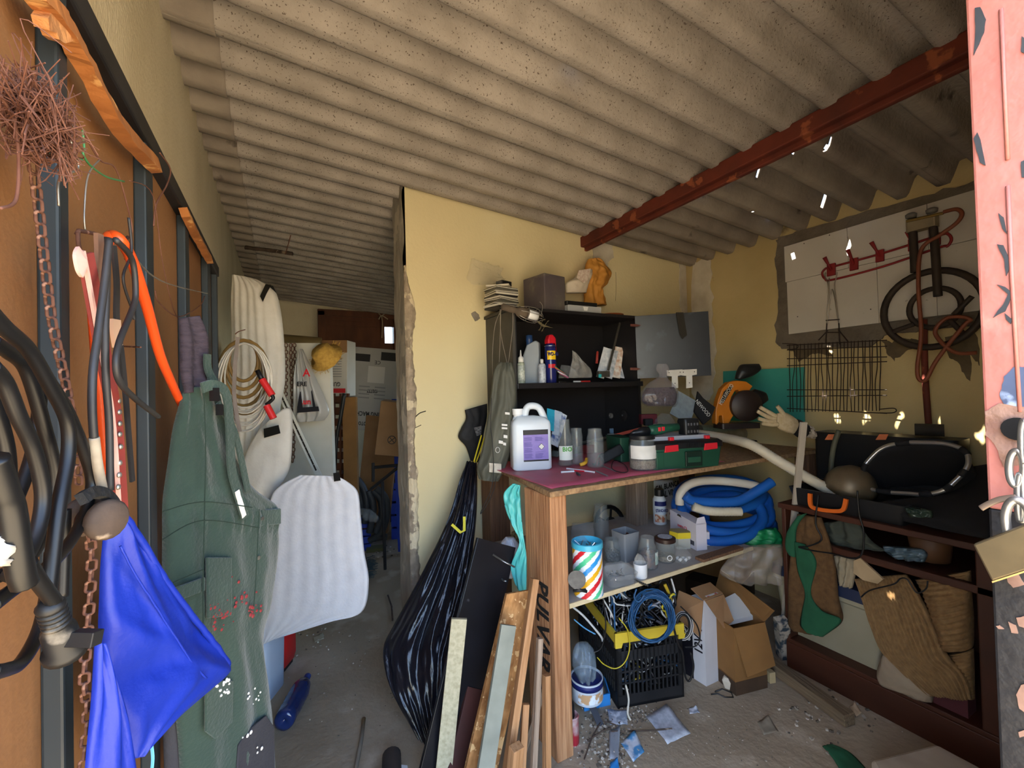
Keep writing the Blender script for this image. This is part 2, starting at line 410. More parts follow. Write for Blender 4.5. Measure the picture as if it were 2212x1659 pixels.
def patch(name, poly_px, plane, m, parent, off=.006, seed=0, jag=3.0, kind=None, n=6):
    """flat filler patch with an uneven outline on a wall; plane: function px,py -> point"""
    P = []; k = len(poly_px)
    for i in range(k):
        a, b2 = poly_px[i], poly_px[(i+1) % k]
        for q in range(n):
            t = q/n; x = a[0]+(b2[0]-a[0])*t; y_ = a[1]+(b2[1]-a[1])*t
            P.append(plane(x+jag*fbm(x*.06, y_*.06, seed), y_+jag*fbm(x*.06, y_*.06, seed+7)))
    nn = (P[n]-P[0]).cross(P[2*n]-P[0]).normalized()
    if nn.dot(CAM-P[0]) < 0: nn = -nn
    b = MB(); b.slab(P, nn*off); return b.obj(name, m, parent, kind=kind)
pw = lambda x, y_: on_y(x, y_, YP)
rwp = lambda x, y_: on_x(x, y_, XR)
patch('plaster_patch', [(1278, 528), (1322, 520), (1325, 556), (1312, 566), (1312, 590), (1296, 572), (1280, 560)], pw, m_plast, part, seed=1)
patch('plaster_patch', [(1466, 566), (1492, 566), (1492, 830), (1478, 820), (1476, 700), (1468, 640)], pw, m_plast, part, seed=2, jag=6)
wr = bpy.data.objects['wall_right']
patch('plaster_patch', [(1494, 566), (1536, 560), (1540, 660), (1546, 760), (1540, 850), (1520, 870), (1494, 850)], rwp, m_plast, wr, seed=3, jag=7)
m_dark = mat('crack dark', '2b2620', rough=1)
def crack(px, plane, parent, r=.0016, amp=2.5, seed=0):
    pts = spl([plane(x+amp*fbm(i*1.3, 0, seed), y_) for i, (x, y_) in enumerate(px)], 5)
    MB().tube(pts, r, 5).obj('crack', m_dark, parent)
crack([(1486, 590), (1488, 620), (1484, 650), (1487, 700)], pw, part, .0028, 4, 2); crack([(1479, 565), (1482, 610), (1476, 640)], pw, part, .002, 4, 5)
crack([(1516, 560), (1520, 620), (1526, 700), (1527, 780), (1533, 850)], rwp, wr, .002, 4, 3)
crack([(893, 905), (905, 893), (920, 888)], pw, part, .003, 1, 4); crack([(897, 924), (910, 918)], pw, part, .002, 1, 5)
crack([(1330, 588), (1331, 620), (1329, 650)], pw, part, .0012, 1, 6)
patch('plaster_patch', [(1018, 676), (1026, 672), (1034, 680), (1036, 688), (1026, 693), (1020, 686)], pw, m_cem, part, seed=9, jag=2, off=.004)
# small window with brown shutters, one pane open to the daylight
m_shut = mat('brown varnished shutter', '6a3a20', '4c2815', scale=9, rough=.55, stretch=(1, 1, .3), bump=.1)
wy = YB-.02
win = thing('window_1', ((wx0+wx1)/2, wy, wz0), 'brown shuttered window in the back wall', kind='structure')
f = MB(); f.bb(wx0-.03, wx0+.05, wy-.03, YB+.06, wz0, wz1); f.bb(wx1-.05, wx1+.03, wy-.03, YB+.06, wz0, wz1); f.bb(wx0-.03, wx1+.03, wy-.03, YB+.06, wz1-.06, wz1+.02); f.bb(wx0-.03, wx1+.03, wy-.03, YB+.06, wz0-.02, wz0+.05)
f.obj('window_frame', m_shut, win, bevel=.004)
# shutter leaf covering all but the lit pane
pa, pb = on_y(832, 706, wy), on_y(851, 742, wy)
s_ = MB(); s_.bb(wx0+.05, pa.x-.01, wy-.012, wy+.02, wz0+.05, wz1-.06); s_.bb(pa.x-.01, wx1-.05, wy-.012, wy+.02, pa.z, wz1-.06); s_.bb(pa.x-.01, wx1-.05, wy-.012, wy+.02, wz0+.05, pb.z)
sh = s_.obj('shutter', m_shut, win)
for a, c in (((700, 702), (822, 738)), ((716, 690), (806, 698))):
    q, r2 = on_y(*a, wy), on_y(*c, wy); b = MB(); b.bb(q.x, r2.x, wy-.022, wy-.012, r2.z, q.z); b.obj('panel', m_shut, sh, bevel=.008)
MB().bb(pa.x-.01, wx1-.05, wy+.004, wy+.008, pb.z, pa.z).obj('pane', mat('window glass', 'f2f6f8', rough=.03, trans=1), win)
# ============================================================ left door leaf, standing open along the left wall
XD = -.233; XS = -.214
m_hard = mat('orange hardboard', '93673f', '7f5631', scale=3, rough=.75, bump=.1, bscale=80, c3='c08a58', c3_at=.7, c3_scale=14, c3_w=.1)
m_steel = mat('dark blue-grey painted steel', '2c353b', '232b30', scale=5, rough=.5, metal=.1, c3='8f8a7e', c3_at=.75, c3_scale=30)
m_black_st = mat('black steel edge', '26262a', '19191b', scale=8, rough=.55, metal=.2)
m_pine = mat('rough pine', 'b5733a', '8f5526', scale=16, rough=.85, bump=.6, stretch=(1, 1, .12), c3='cf9a5e', c3_at=.6, c3_scale=20)
door1 = thing('door_1', (XD, 1.1, 0), 'open door leaf of orange hardboard on dark steel studs', kind='structure')
xs_px = [(88, 128, 150), (288, 316, 331), (384, 399, 407), (434, 446, 452)]
yy = [(on_x(b, 420, XS).y, on_x(c, 420, XS).y) for a, b, c in xs_px]
yend = on_x(470, 600, XS).y
for a, b in yy: MB().bb(XD, XS, a, b, .04, 1.89).obj('stud', m_steel, door1, bevel=.003)
MB().bb(XD, XS, yend-.03, yend, .04, 1.89).obj('stud', m_steel, door1, bevel=.003)
edges = [.3]+[v for p in yy for v in p]+[yend-.03, yend]
ys = [.3]+[(a+b)/2 for a, b in yy]+[yend]
for a, b in zip(ys, ys[1:]): MB().bb(XD-.012, XD, a+.002, b-.002, .03, 1.89).obj('panel', m_hard, door1)
MB().bb(XD-.016, XS+.004, .28, yend+.012, 1.875, 1.915).obj('top_rail', m_black_st, door1, bevel=.004)
MB().bb(XD-.016, XS+.004, .28, yend+.012, .0, .04).obj('bottom_rail', m_black_st, door1, bevel=.004)
dx = lambda X: (lambda x, y: on_x(x, y, X))
def batten(p, w_, t_):
    b = ribbon(px_path(p, dx(-.205), 8), w_, t_, Vector((1, 0, .25))); b.jitter(.0025, 60); return b.obj('batten', m_pine, door1)
batten([(60, -40), (125, 40), (172, 120), (255, 270), (335, 358)], .026, .018)
batten([(398, 458), (424, 510), (452, 562)], .024, .018)
pb_ = MB(); pb_.slab([on_x(*p, XS+.004) for p in ((62, 30), (80, 18), (108, 40), (122, 62), (126, 80), (104, 86), (90, 78), (84, 62), (70, 56))], (.012, 0, 0)); pb_.jitter(.003, 50).obj('torn_board', mat('torn fibreboard', 'c98d57', 'a96d3c', scale=30, rough=.95, bump=1), door1)

m_rusty = mat('rusty chain iron', '6d4a3c', '503329', scale=40, rough=.85, metal=.25, bump=.5, c3='8f6a58', c3_at=.58, c3_scale=60)
m_brownwire = mat('rusty wire', '5f3a2c', '7d5546', scale=30, rough=.8, metal=.3)
m_silver = mat('galvanised wire', 'b9b4ab', '8f8a82', scale=20, rough=.4, metal=.8)
m_rubber = mat('black rubber cable', '101012', '0c0c0d', scale=9, rough=.42, c3='1c1b1b', c3_at=.6, c3_scale=7)
m_blackp = mat('black plastic', '17181a', rough=.45)
# rusty chain hanging from the wire nest
chain('rusty_chain', px_path([(66, 320), (80, 420), (96, 560), (112, 690), (136, 800), (152, 880), (163, 960), (172, 1060)], dx(-.196)), .0108, .0014, .0074, m_rusty, 'rusty chain hanging from the wire nest down to the wooden pulley')
chain('rusty_chain', px_path([(188, 1130), (198, 1190), (196, 1260), (188, 1380), (182, 1470), (190, 1540), (182, 1650), (178, 1700)], dx(-.186)), .0112, .0015, .0078, m_rusty, 'rusty chain hanging below the wooden pulley beside the blue tarpaulin', tw=.5)
# tangle of rusty wire
random.seed(3); nb = MB(); cx = on_x(70, 262, -.186)
for i in range(340):
    c = cx+Vector((random.uniform(-.012, .018), random.gauss(0, .016), random.gauss(0, .013)))
    t = Vector((random.uniform(-.5, .5), random.gauss(0, 1), random.gauss(.2, .8))).normalized()*random.uniform(.008, .03)
    q = Vector((random.uniform(-.3, 1), random.gauss(0, 1), random.gauss(0, 1)))*.011
    nb.tube(spl([c-t, c-t*.3+q, c+t*.4-q, c+t+q], 4), random.uniform(.0003, .0006), 5)
for i in range(26):
    c = cx+Vector((.004, random.gauss(-.004, .012), random.gauss(0, .01))); e = c+Vector((random.uniform(0, .02), random.uniform(-.09, .05), random.uniform(-.04, .035)))
    nb.tube(spl([c, (c+e)/2+Vector((0, random.gauss(0, .006), random.gauss(0, .006))), e], 5), .0006, 4)
nb.obj('wire_tangle', m_brownwire, label='nest of tangled rusty tying wire on the first steel stud', cat='wire', kind='stuff')
m_green_w = mat('green garden wire', '3d7a4a', rough=.5)
def wire(pts, m, label, r=.0008, X=-.19, name='wire', per=6):
    return MB().tube(px_path(pts, dx(X), per), r, 6).obj(name, m, label=label, cat='wire', smooth=True)
wire([(90, 324), (125, 340), (160, 342), (178, 345)], m_green_w, 'green plastic coated wire sticking out of the wire nest', .0011)
wire([(178, 278), (182, 320), (180, 334), (196, 358), (230, 382), (268, 392)], m_green_w, 'green coated wire with a twisted knot across the hardboard', .0012)
wire([(135, 255), (160, 275), (152, 300), (165, 340), (168, 365), (140, 378), (126, 395), (127, 445)], m_silver, 'bent bright galvanised wire end below the wire nest', .0011)
wire([(150, 225), (175, 275), (215, 345), (250, 365), (275, 445), (285, 500), (270, 560)], m_brownwire, 'brown tying wire running down to the hose hook', .0010)
wire([(215, 345), (190, 380), (182, 460), (184, 497)], m_silver, 'thin silver wire holding up the metal strap ring', .0009)
wire([(280, 390), (330, 422), (350, 560), (372, 660), (386, 690)], m_brownwire, 'thin rusty wire slung between the second and third stud', .0008)
wire([(0, 205), (30, 260), (40, 330), (35, 430), (0, 450)], m_brownwire, 'rusty wire loop at the hinge side of the leaf', .0013)
wire([(290, 555), (330, 596), (380, 618), (448, 634)], m_silver, 'silver wire stretched across the third stud', .0013)
wire([(345, 330), (368, 365), (360, 400), (338, 440), (332, 488)], m_brownwire, 'curly wire sprouting from the steel top rail', .0013)
wire([(335, 628), (345, 655), (388, 684), (432, 660), (442, 640)], m_brownwire, 'rusty wire holding up the overalls braces', .0011)
# black power cable in hanging loops with its plug
cab = thing('power_cable', on_x(110, 1450, -.17), 'thick black rubber power cable hung in loops with a moulded plug', 'cable')
def strand(p, X, r=.0046, nm='cable'): return MB().tube(px_path(p, dx(X), 8), r, 10).obj(nm, m_rubber, cab, smooth=True)
strand([(-30, 665), (10, 708), (63, 757), (111, 839), (145, 911), (147, 988), (128, 1090), (113, 1210), (104, 1282)], -.150)
strand([(100, 815), (145, 887), (183, 979), (198, 1046), (178, 1123), (140, 1186), (96, 1229), (29, 1273), (-20, 1310)], -.163)
strand([(-20, 735), (20, 762), (58, 800), (92, 911), (118, 1017), (115, 1100), (80, 1180), (40, 1225), (-20, 1250)], -.167)
strand([(-20, 790), (10, 826), (39, 897), (72, 969), (92, 1056), (87, 1123), (63, 1191), (20, 1245)], -.155)
strand([(-20, 850), (12, 960), (20, 1060)], -.172)
strand([(74, 790), (86, 860), (70, 980), (30, 1090), (0, 1150)], -.18)
strand([(-20, 1452), (10, 1448), (48, 1428), (87, 1355), (106, 1258), (112, 1190)], -.165)
strand([(140, 1100), (138, 1180), (134, 1290)], -.178)
strand([(60, 1215), (80, 1250), (118, 1300)], -.140)
strand([(-14, 990), (10, 1060), (24, 1104), (43, 1225), (53, 1262)], -.138, .0065, 'sleeve')
# moulded plug: ridged collar, body and flange
pc0, pc1 = on_x(106, 1300, -.142), on_x(138, 1395, -.142); ax_ = (pc1-pc0).normalized(); a_, b_, c_ = basis(ax_)
PM = axes(a_, b_, c_); L_ = (pc1-pc0).length
PS = .58
prof = [(.0085, 0)]
for i in range(5): z0 = L_*(.08+.09*i); prof += [(.0135, z0), (.0135, z0+L_*.05), (.0105, z0+L_*.055), (.0105, z0+L_*.085)]
prof += [(.0165, L_*.62), (.0175, L_*1.0), (.0215, L_*1.05), (.022, L_*1.15), (.0, L_*1.16)]
m_plug = mat('dusty black plug', '18181a', '111112', scale=12, rough=.5, c3='8a8276', c3_at=.66, c3_scale=16, c3_w=.08)
plug = MB().lathe([(r*PS, z) for r, z in prof], 16, pc0, PM).obj('plug', m_plug, cab, smooth=True)
plank('earth_lug', pc0+ax_*L_*.8, pc0+ax_*L_*.82+_rt*.026, .010, .009, Vector((1, -1, 0)), m_plug, plug)
# crumpled white rag end behind the sleeve
MB().loft([(on_x(-20, 1158, -.145), on_x(18, 1168, -.145), .006), (on_x(-20, 1185, -.145), on_x(24, 1180, -.145), .01), (on_x(-20, 1225, -.145), on_x(8, 1222, -.145), .006)], 8, 12, n=Vector((1, -.5, 0)), fold=lambda u, v: .005*fbm(u*5, v*5, 3)).obj('rag', mat('white rag', 'a8a298', '8f897e', scale=20, rough=.9), label='white rag end tucked behind the black power cable', cat='rag', smooth=True)
# metal ring bar the straps hang from
hk = MB(); hk.tube([on_x(*p, -.19) for p in ((166, 505), (170, 498), (205, 505), (245, 520), (268, 525), (276, 512))], .0022, 8); hk.tube(px_path([(168, 502), (170, 530), (178, 552), (200, 566), (222, 570)], dx(-.186)), .002, 8)
hk.obj('strap_hook', m_rusty, label='rusty metal bar and ring carrying the hoses and collar', cat='hook', smooth=True)
m_or = mat('orange hose', 'e8561f', 'd94a18', scale=8, rough=.35, c3='6b3018', c3_at=.72, c3_scale=30)
MB().tube(px_path([(244, 1075), (232, 990), (222, 880), (212, 760), (206, 640), (222, 545), (240, 510), (262, 522), (288, 570), (318, 665), (345, 765), (372, 830), (393, 876)], lambda x, y: on_x(x, y, -.186 if x < 260 else -.175), 8), .0068, 12).obj('orange_hose', m_or, label='bright orange hose bent over the strap hook', cat='hose', smooth=True)
m_collar = mat('dark red leather', '8f3a34', '74302b', scale=18, rough=.6, bump=.2)
m_pinkedge = mat('pale pink edging', 'd8b0a4', 'c79486', scale=20, rough=.7)
cpath = px_path([(184, 548), (196, 610), (212, 700), (228, 790), (243, 870), (252, 950), (257, 1030), (262, 1110)], dx(-.168), 6)
col_ = thing('dog_collar', cpath[-1], 'dark red leather collar strap with pale edge and metal studs', 'collar')
ribbon(cpath, .019, .003, Vector((1, -.35, 0))).obj('strap', m_collar, col_)
e1 = [p+Vector((.0012, 0, 0))-Vector((0, 1, 0))*.010 for p in cpath]; ribbon(e1, .003, .0032, Vector((1, -.35, 0))).obj('edging', m_pinkedge, col_)
ribbon(px_path([(176, 545), (172, 556), (176, 580), (180, 588)], dx(-.166)), .012, .003, Vector((1, -.35, 0))).obj('fold', m_pinkedge, col_)
sme = None
for x, y in ((256, 866), (257, 890), (258, 915), (258, 938), (260, 965), (258, 1000), (257, 1026), (255, 1052)):
    q = on_x(x, y, -.165); MB().lathe([(.0033, 0), (.003, .0012), (.0016, .0022), (0, .0025)], 10, q, axes(*basis(Vector((1, -.35, 0))))).obj('stud', m_silver, col_, smooth=True)
m_bl = mat('worn black lead', '232326', '343231', scale=16, rough=.5)
def cable1(p, r, label, X=-.16, m=m_bl, nm='lead', cat='cable'):
    return MB().tube(px_path(p, dx(X), 7), r, 8).obj(nm, m, label=label, cat=cat, smooth=True)
t_ = thing('lead', on_x(222, 1060, -.156), 'black lead with a whitish taped end on the strap hook', 'cable')
MB().tube(px_path([(236, 516), (226, 610), (212, 720), (201, 800), (199, 880), (203, 948)], dx(-.156), 7), .0034, 8).obj('lead', m_bl, t_, smooth=True)
MB().tube(px_path([(203, 945), (210, 1000), (222, 1062)], dx(-.156), 7), .0042, 8).obj('taped_end', mat('dirty tape', 'a89c88', '6e655a', scale=30, rough=.8), t_, smooth=True)
cable1([(232, 514), (230, 620), (227, 720), (229, 820), (236, 920), (238, 1060)], .0034, 'black lead running straight down between the collar and orange hose', -.162)
cable1([(250, 518), (285, 560), (293, 630), (286, 668), (258, 738), (250, 790), (262, 830), (300, 868), (342, 900)], .0032, 'black lead curling away to the second stud', -.152)
cable1([(278, 470), (284, 545), (266, 600), (285, 668), (290, 690)], .0016, 'thin dark wire curling over the orange hose', -.166)
m_leath = mat('worn brown leather', '7d5b47', '5d4334', scale=22, rough=.8)
ls = thing('leather_strap', on_x(284, 1030, -.176), 'worn brown leather strap with a pale loop', 'strap')
ribbon(px_path([(213, 505), (215, 560), (214, 625)], dx(-.166)), .008, .004, Vector((1, -.35, 0))).obj('strap', m_leath, ls)
ribbon(px_path([(245, 530), (252, 610), (252, 690), (262, 760), (270, 840), (278, 940), (286, 1040)], dx(-.176)), .0065, .003, Vector((1, -.35, 0))).obj('strap', m_bl, ls)
ribbon(px_path([(249, 690), (250, 720), (254, 748)], dx(-.170)), .012, .004, Vector((1, -.35, 0))).obj('loop', mat('pale suede', 'b3937a', rough=.9), ls)
MB().tube([on_x(262, 748, XS), on_x(304, 750, -.165)], .0012, 6).obj('nail', m_rusty, label='long bent nail sticking out of the second stud', cat='nail')
# wooden pulley block on a black strap
m_oldw = mat('old dark wood', '5a4a3f', '3a2f28', scale=18, rough=.8, bump=.5, c3='9a8a78', c3_at=.63, c3_scale=14)
pc = on_x(205, 1120, -.165); pl_ = thing('pulley_block', pc-Vector((0, 0, .04)), 'old wooden pulley block hanging between the two chains', 'pulley')
PMx = axes(*basis(Vector((1, -.75, 0))))
for dxp, dz, rr in ((on_x(170, 1115, -.178), 0, .019), (on_x(218, 1122, -.152), 0, .0185)):
    MB().lathe([(0, 0), (rr*.8, 0), (rr, .004), (rr, .009), (rr*.8, .013), (0, .013)], 18, dxp, PMx).obj('cheek', m_oldw, pl_, smooth=True, auto=50)
MB().lathe([(0, 0), (.013, 0), (.011, .006), (.013, .012), (0, .012)], 16, on_x(192, 1122, -.168), PMx).obj('wheel', m_rusty, pl_, smooth=True)
ribbon(px_path([(176, 1078), (200, 1064), (228, 1068), (246, 1085), (256, 1108)], dx(-.15)), .01, .006, Vector((1, -.4, .4))).obj('rope_strap', mat('black woven rope', '161616', '262524', scale=60, rough=.9, bump=1), pl_)
# blue tarpaulin bag
A, B = on_x(200, 1300, -.192), on_d(490, 1400, .74); nA = (B-A).cross(Vector((0, 0, 1))).normalized(); nA = nA if nA.dot(CAM-A) > 0 else -nA
bl = lambda x, y: on_p(x, y, A, nA)
m_tarp = mat('royal blue nylon', '1531a4', '112a92', scale=4, rough=.5, bump=.08, bscale=120)
tb = thing('blue_tarpaulin', bl(300, 1690), 'folded royal blue nylon tarpaulin bag hanging by its corner', 'tarpaulin')
def foldA(u, v): return .004*fbm(u*6, v*5, 2)+.006*math.exp(-((u-.3-v*.25)*14)**2)-.007*math.exp(-((v-.72+.28*u)*16)**2)+.005*math.exp(-((v-.45-.3*u)*18)**2)
MB().loft([(bl(238, 1106), bl(262, 1110), .004), (bl(225, 1150), bl(300, 1165), .012), (bl(217, 1215), bl(352, 1245), .016), (bl(214, 1290), bl(398, 1310), .018), (bl(212, 1365), bl(446, 1366), .018), (bl(220, 1430), bl(489, 1428), .02), (bl(232, 1500), bl(478, 1462), .02), (bl(262, 1575), bl(372, 1560), .016), (bl(282, 1640), bl(300, 1634), .006)], 26, 60, n=nA, fold=foldA).obj('bag', m_tarp, tb, smooth=True)
A2 = A+nA*.03
bl2 = lambda x, y: on_p(x, y, A2, nA)
MB().loft([(bl2(206, 1388), bl2(216, 1392), .004), (bl2(202, 1440), bl2(240, 1470), .008), (bl2(196, 1520), bl2(262, 1560), .012), (bl2(188, 1600), bl2(276, 1630), .012), (bl2(180, 1700), bl2(290, 1700), .012)], 14, 40, n=nA, fold=lambda u, v: .004*math.sin(u*14+v*3)).obj('flap', m_tarp, tb, smooth=True)
hem = px_path([(262, 1108), (300, 1160), (350, 1242), (396, 1306), (444, 1366), (488, 1425), (492, 1440), (478, 1462)], lambda x, y: on_p(x, y, A+nA*.012, nA), 6)
MB().tube(hem, .0045, 8).jitter(.0012, 70).obj('hem', m_tarp, tb, smooth=True)
for dxh in (-40,):
    MB().tube([p for p in px_path([(300+dxh, 1180), (345+dxh, 1262), (392+dxh, 1335), (450+dxh, 1425), (470+dxh*.6, 1465)], lambda x, y: on_p(x, y, A+nA*.0235, nA), 6)], .0014, 6).jitter(.001, 60).obj('crease', m_tarp, tb, smooth=True)
MB().tube(px_path([(326, 1600), (330, 1640), (324, 1690)], bl), .002, 6).obj('drawstring', mat('light blue cord', '5fa8c8', rough=.7), tb)
# green work overalls
A, B = on_x(346, 1000, -.196), on_d(600, 1100, 1.1); nO = (B-A).cross(Vector((0, 0, 1))).normalized(); nO = nO if nO.dot(CAM-A) > 0 else -nO
ov = lambda x, y, d=0: on_p(x, y, A+nO*d, nO)
m_over = mat('green cotton twill', '2f443b', '273a32', scale=5, rough=.9, bump=.25, bscale=160, c3='384f45', c3_at=.57, c3_scale=6, c3_w=.1, sheen=.3)
m_over_dk = mat('charcoal knee patch', '3a3a40', '2d2d33', scale=8, rough=.9, bump=.2, bscale=120)
m_purple = mat('purple-grey elastic webbing', '463c46', '352d36', scale=60, rough=.9, bump=.4, stretch=(1, 1, 3))
ovr = thing('work_overalls', ov(470, 1680), 'green bib work overalls with paint splashes hanging on a wire', 'overalls')
def foldO(u, v):
    s = .006*fbm(u*5, v*7, 4)+.004*math.sin(u*20+2*math.sin(v*6))*(.4+.6*v)
    if .40 < v < .50: s += .006*math.sin(u*70)*math.sin((v-.40)/.10*math.pi)
    return s
MB().loft([(ov(398, 838), ov(452, 832), .010), (ov(385, 880), ov(468, 850), .016), (ov(372, 930), ov(480, 900), .02), (ov(362, 1000), ov(505, 990), .024), (ov(352, 1070), ov(545, 1055), .028), (ov(350, 1110), ov(600, 1100), .03), (ov(350, 1160), ov(598, 1160), .034), (ov(350, 1230), ov(592, 1240), .036), (ov(356, 1310), ov(580, 1310), .036), (ov(362, 1400), ov(566, 1380), .034), (ov(372, 1500), ov(582, 1500), .034), (ov(384, 1600), ov(590, 1600), .034), (ov(390, 1720), ov(588, 1720), .034)], 34, 110, n=nO, fold=foldO).obj('body', m_over, ovr, smooth=True)
# second leg hangs behind, toward the leaf
MB().loft([(ov(345, 1470, -.02), ov(400, 1470, -.02), .02), (ov(352, 1560, -.02), ov(398, 1560, -.02), .024), (ov(356, 1720, -.02), ov(410, 1720, -.02), .02)], 14, 30, n=nO, fold=lambda u, v: .004*math.sin(u*12+v*4)).obj('leg', m_over_dk, ovr, smooth=True)
MB().loft([(ov(385, 688, .0), ov(428, 682, .0), .006), (ov(388, 740), ov(446, 730), .008), (ov(388, 800), ov(444, 798), .008), (ov(398, 850, .004), ov(440, 840, .004), .006)], 12, 24, n=nO, fold=lambda u, v: .005*math.sin(u*9)).obj('elastic_brace', m_purple, ovr, smooth=True)
def strapO(p, wd, m=m_over, nm='brace', d=.03): return ribbon(px_path(p, lambda x, y: ov(x, y, d), 6), wd, .004, nO).obj(nm, m, ovr)
strapO([(436, 838), (462, 832), (488, 850), (496, 920), (500, 1010), (512, 1060), (530, 1118)], .020, d=.045)
strapO([(448, 765), (450, 800), (470, 836)], .016, d=.02); strapO([(470, 870), (505, 930), (525, 1010), (535, 1060)], .014, d=.034)
MB().rbox((ov(463, 852, .05)), (.016, .008, .026), .003, axes(*[_rt, nO, Vector((0, 0, 1))])).obj('buckle', m_blackp, ovr)
MB().rbox((ov(474, 885, .045)), (.013, .006, .022), .003, axes(*[_rt, nO, Vector((0, 0, 1))])).obj('buckle', m_blackp, ovr)
ribbon(px_path([(512, 1060), (520, 1088), (528, 1116)], lambda x, y: ov(x, y, .049)), .012, .0015, nO).jitter(.001, 90).obj('paint_splash', mat('white paint', 'e4e2dc', rough=.6), ovr)
# seams, pockets, waistband, knee patch
def seam(p, d=.045, r=.0011): return MB().tube(px_path(p, lambda x, y: ov(x, y, d), 6), r, 5).obj('seam', mat('dark seam', '24352d', rough=.95), ovr)
def onbody(p, d): return [ov(x, y, d) for x, y in p]
seam([(440, 850), (444, 960), (442, 1080), (440, 1180)], .046); seam([(352, 1105), (440, 1084), (545, 1096)], .05); seam([(352, 1165), (440, 1124), (560, 1140)], .05)
seam([(440, 1180), (438, 1300), (440, 1420)], .046); seam([(560, 1100), (556, 1180), (552, 1260), (548, 1310)], .05); seam([(348, 1270), (440, 1230)], .05)
MB().slab(onbody(((442, 1204), (496, 1204), (496, 1330), (444, 1336)), .036), nO*.006).obj('pocket', m_over, ovr, bevel=.002)
MB().slab(onbody(((372, 1270), (438, 1246), (438, 1276), (380, 1298)), .036), nO*.006).obj('pocket_flap', m_over, ovr, bevel=.002)
MB().slab(onbody(((440, 1470), (500, 1470), (498, 1560), (462, 1596), (440, 1580)), .036), nO*.005).obj('pocket', m_over, ovr, bevel=.002)
MB().slab(onbody(((512, 1610), (530, 1580), (572, 1545), (590, 1570), (592, 1720), (505, 1720)), .034), nO*.004).obj('knee_patch', m_over_dk, ovr, bevel=.002)
MB().slab(onbody(((556, 1102), (600, 1098), (600, 1132), (556, 1136)), .018), nO*.01).obj('waistband', m_over, ovr, bevel=.003)
for x, y in ((566, 1120), (558, 1205)): MB().lathe([(0, 0), (.0045, 0), (.0045, .002), (0, .003)], 12, ov(x, y, .034), axes(*basis(nO))).obj('button', m_silver, ovr)
m_redp = mat('red paint spots', '8e3034', rough=.7); m_whp = mat('white paint', 'e4e2dc', rough=.6)
random.seed(5)
for cx_, cy_, n_, sp, m, rr in ((470, 1330, 24, 22, m_redp, .0032), (520, 1295, 18, 26, m_redp, .0036), (548, 1320, 8, 10, m_redp, .004), (484, 1480, 16, 16, m_whp, .0028), (492, 1494, 5, 6, m_whp, .004), (545, 1500, 9, 16, m_whp, .003), (530, 1585, 3, 8, m_whp, .0045), (560, 1610, 3, 10, m_whp, .0035)):
    b = MB()
    for _ in range(n_):
        q = ov(cx_+random.gauss(0, sp*.6), cy_+random.gauss(0, sp*.6), .041); s = rr*random.uniform(.4, 1.3)
        b.lathe([(s, 0), (s*.7, .0016), (0, .0018)], 7, q, axes(*basis(nO)))
    b.obj('paint_splash', m, ovr, kind='stuff')
# ============================================================ right door leaf, shut, with its chain and padlock
XE = .80; YD = .2
d2 = thing('door_2', (1.1, YD, 0), 'shut pink steel door leaf with peeling paint', kind='structure')
m_pink = mat('faded red oxide paint', 'a0665e', '955850', scale=6, rough=.5, bump=.35, bscale=22, c3='ac766c', c3_at=.6, c3_scale=9, c3_w=.1)
m_tar = mat('black bitumen paint', '111114', '18181b', scale=9, rough=.6, bump=.35, bscale=30, c3='5c5048', c3_at=.66, c3_scale=14, c3_w=.03)
m_bare = mat('dark bare steel', '20242a', '30343a', scale=20, rough=.5)
m_rustpatch = mat('burnt rusty paint', '6a4a3e', '8a6e60', scale=22, rough=.85, bump=1, c3='a8948a', c3_at=.57, c3_scale=18)
m_scorch = mat('blue-grey scorched paint', '4a5a7c', '2c3446', scale=8, rough=.5, c3='8a9ab4', c3_at=.6, c3_scale=10)
ya = on_x(2122, 829, XE).y; zsplit = on_x(2160, 1102, XE).z
MB().bb(XE, 1.56, ya-.10, ya, zsplit, 2.03).obj('upper_panel', m_pink, d2, bevel=.003)
MB().bb(XE, 1.56, ya-.10, ya, .02, zsplit).obj('lower_panel', m_tar, d2, bevel=.003)
py_ = lambda x, y: on_x(x, y, XE)
def flake(p, m, nm='flake', off=.0016, n=4, jag=1.2): return patch(nm, p, py_, m, d2, off=off, jag=jag, n=n)
# welded seam strips
for p in (((2163, 20), (2170, 180), (2178, 345)), ((2177, 402), (2186, 600), (2204, 890))):
    MB().tube([py_(*q)-Vector((.001, 0, 0)) for q in p], .0022, 6).jitter(.0008, 90).obj('weld_seam', m_pink, d2, smooth=True)
for p in ([(2106, 18), (2118, 16), (2130, 42), (2126, 70), (2104, 120), (2108, 70)], [(2104, 300), (2112, 286), (2118, 302), (2130, 358), (2118, 352)], [(2158, 460), (2168, 470), (2176, 506), (2166, 494)], [(2154, 528), (2168, 530), (2181, 560), (2182, 580), (2174, 596), (2170, 560)],
          [(2154, 614), (2172, 620), (2186, 634), (2180, 655), (2172, 672), (2146, 686), (2168, 658), (2178, 636)], [(2172, 676), (2186, 690), (2184, 700), (2174, 690)], [(2208, 80), (2214, 84), (2214, 116), (2206, 112)], [(2206, 350), (2214, 346), (2214, 384), (2208, 384)]):
    flake(p, m_bare, 'paint_flake')
flake([(2160, 850), (2172, 812), (2192, 792), (2230, 790), (2230, 880), (2196, 882), (2168, 872)], m_scorch, 'scorch', .0014, jag=4)
flake([(2128, 890), (2160, 872), (2230, 884), (2230, 1000), (2170, 1010), (2150, 960), (2130, 940)], m_rustpatch, 'burnt_patch', .0018, jag=4)
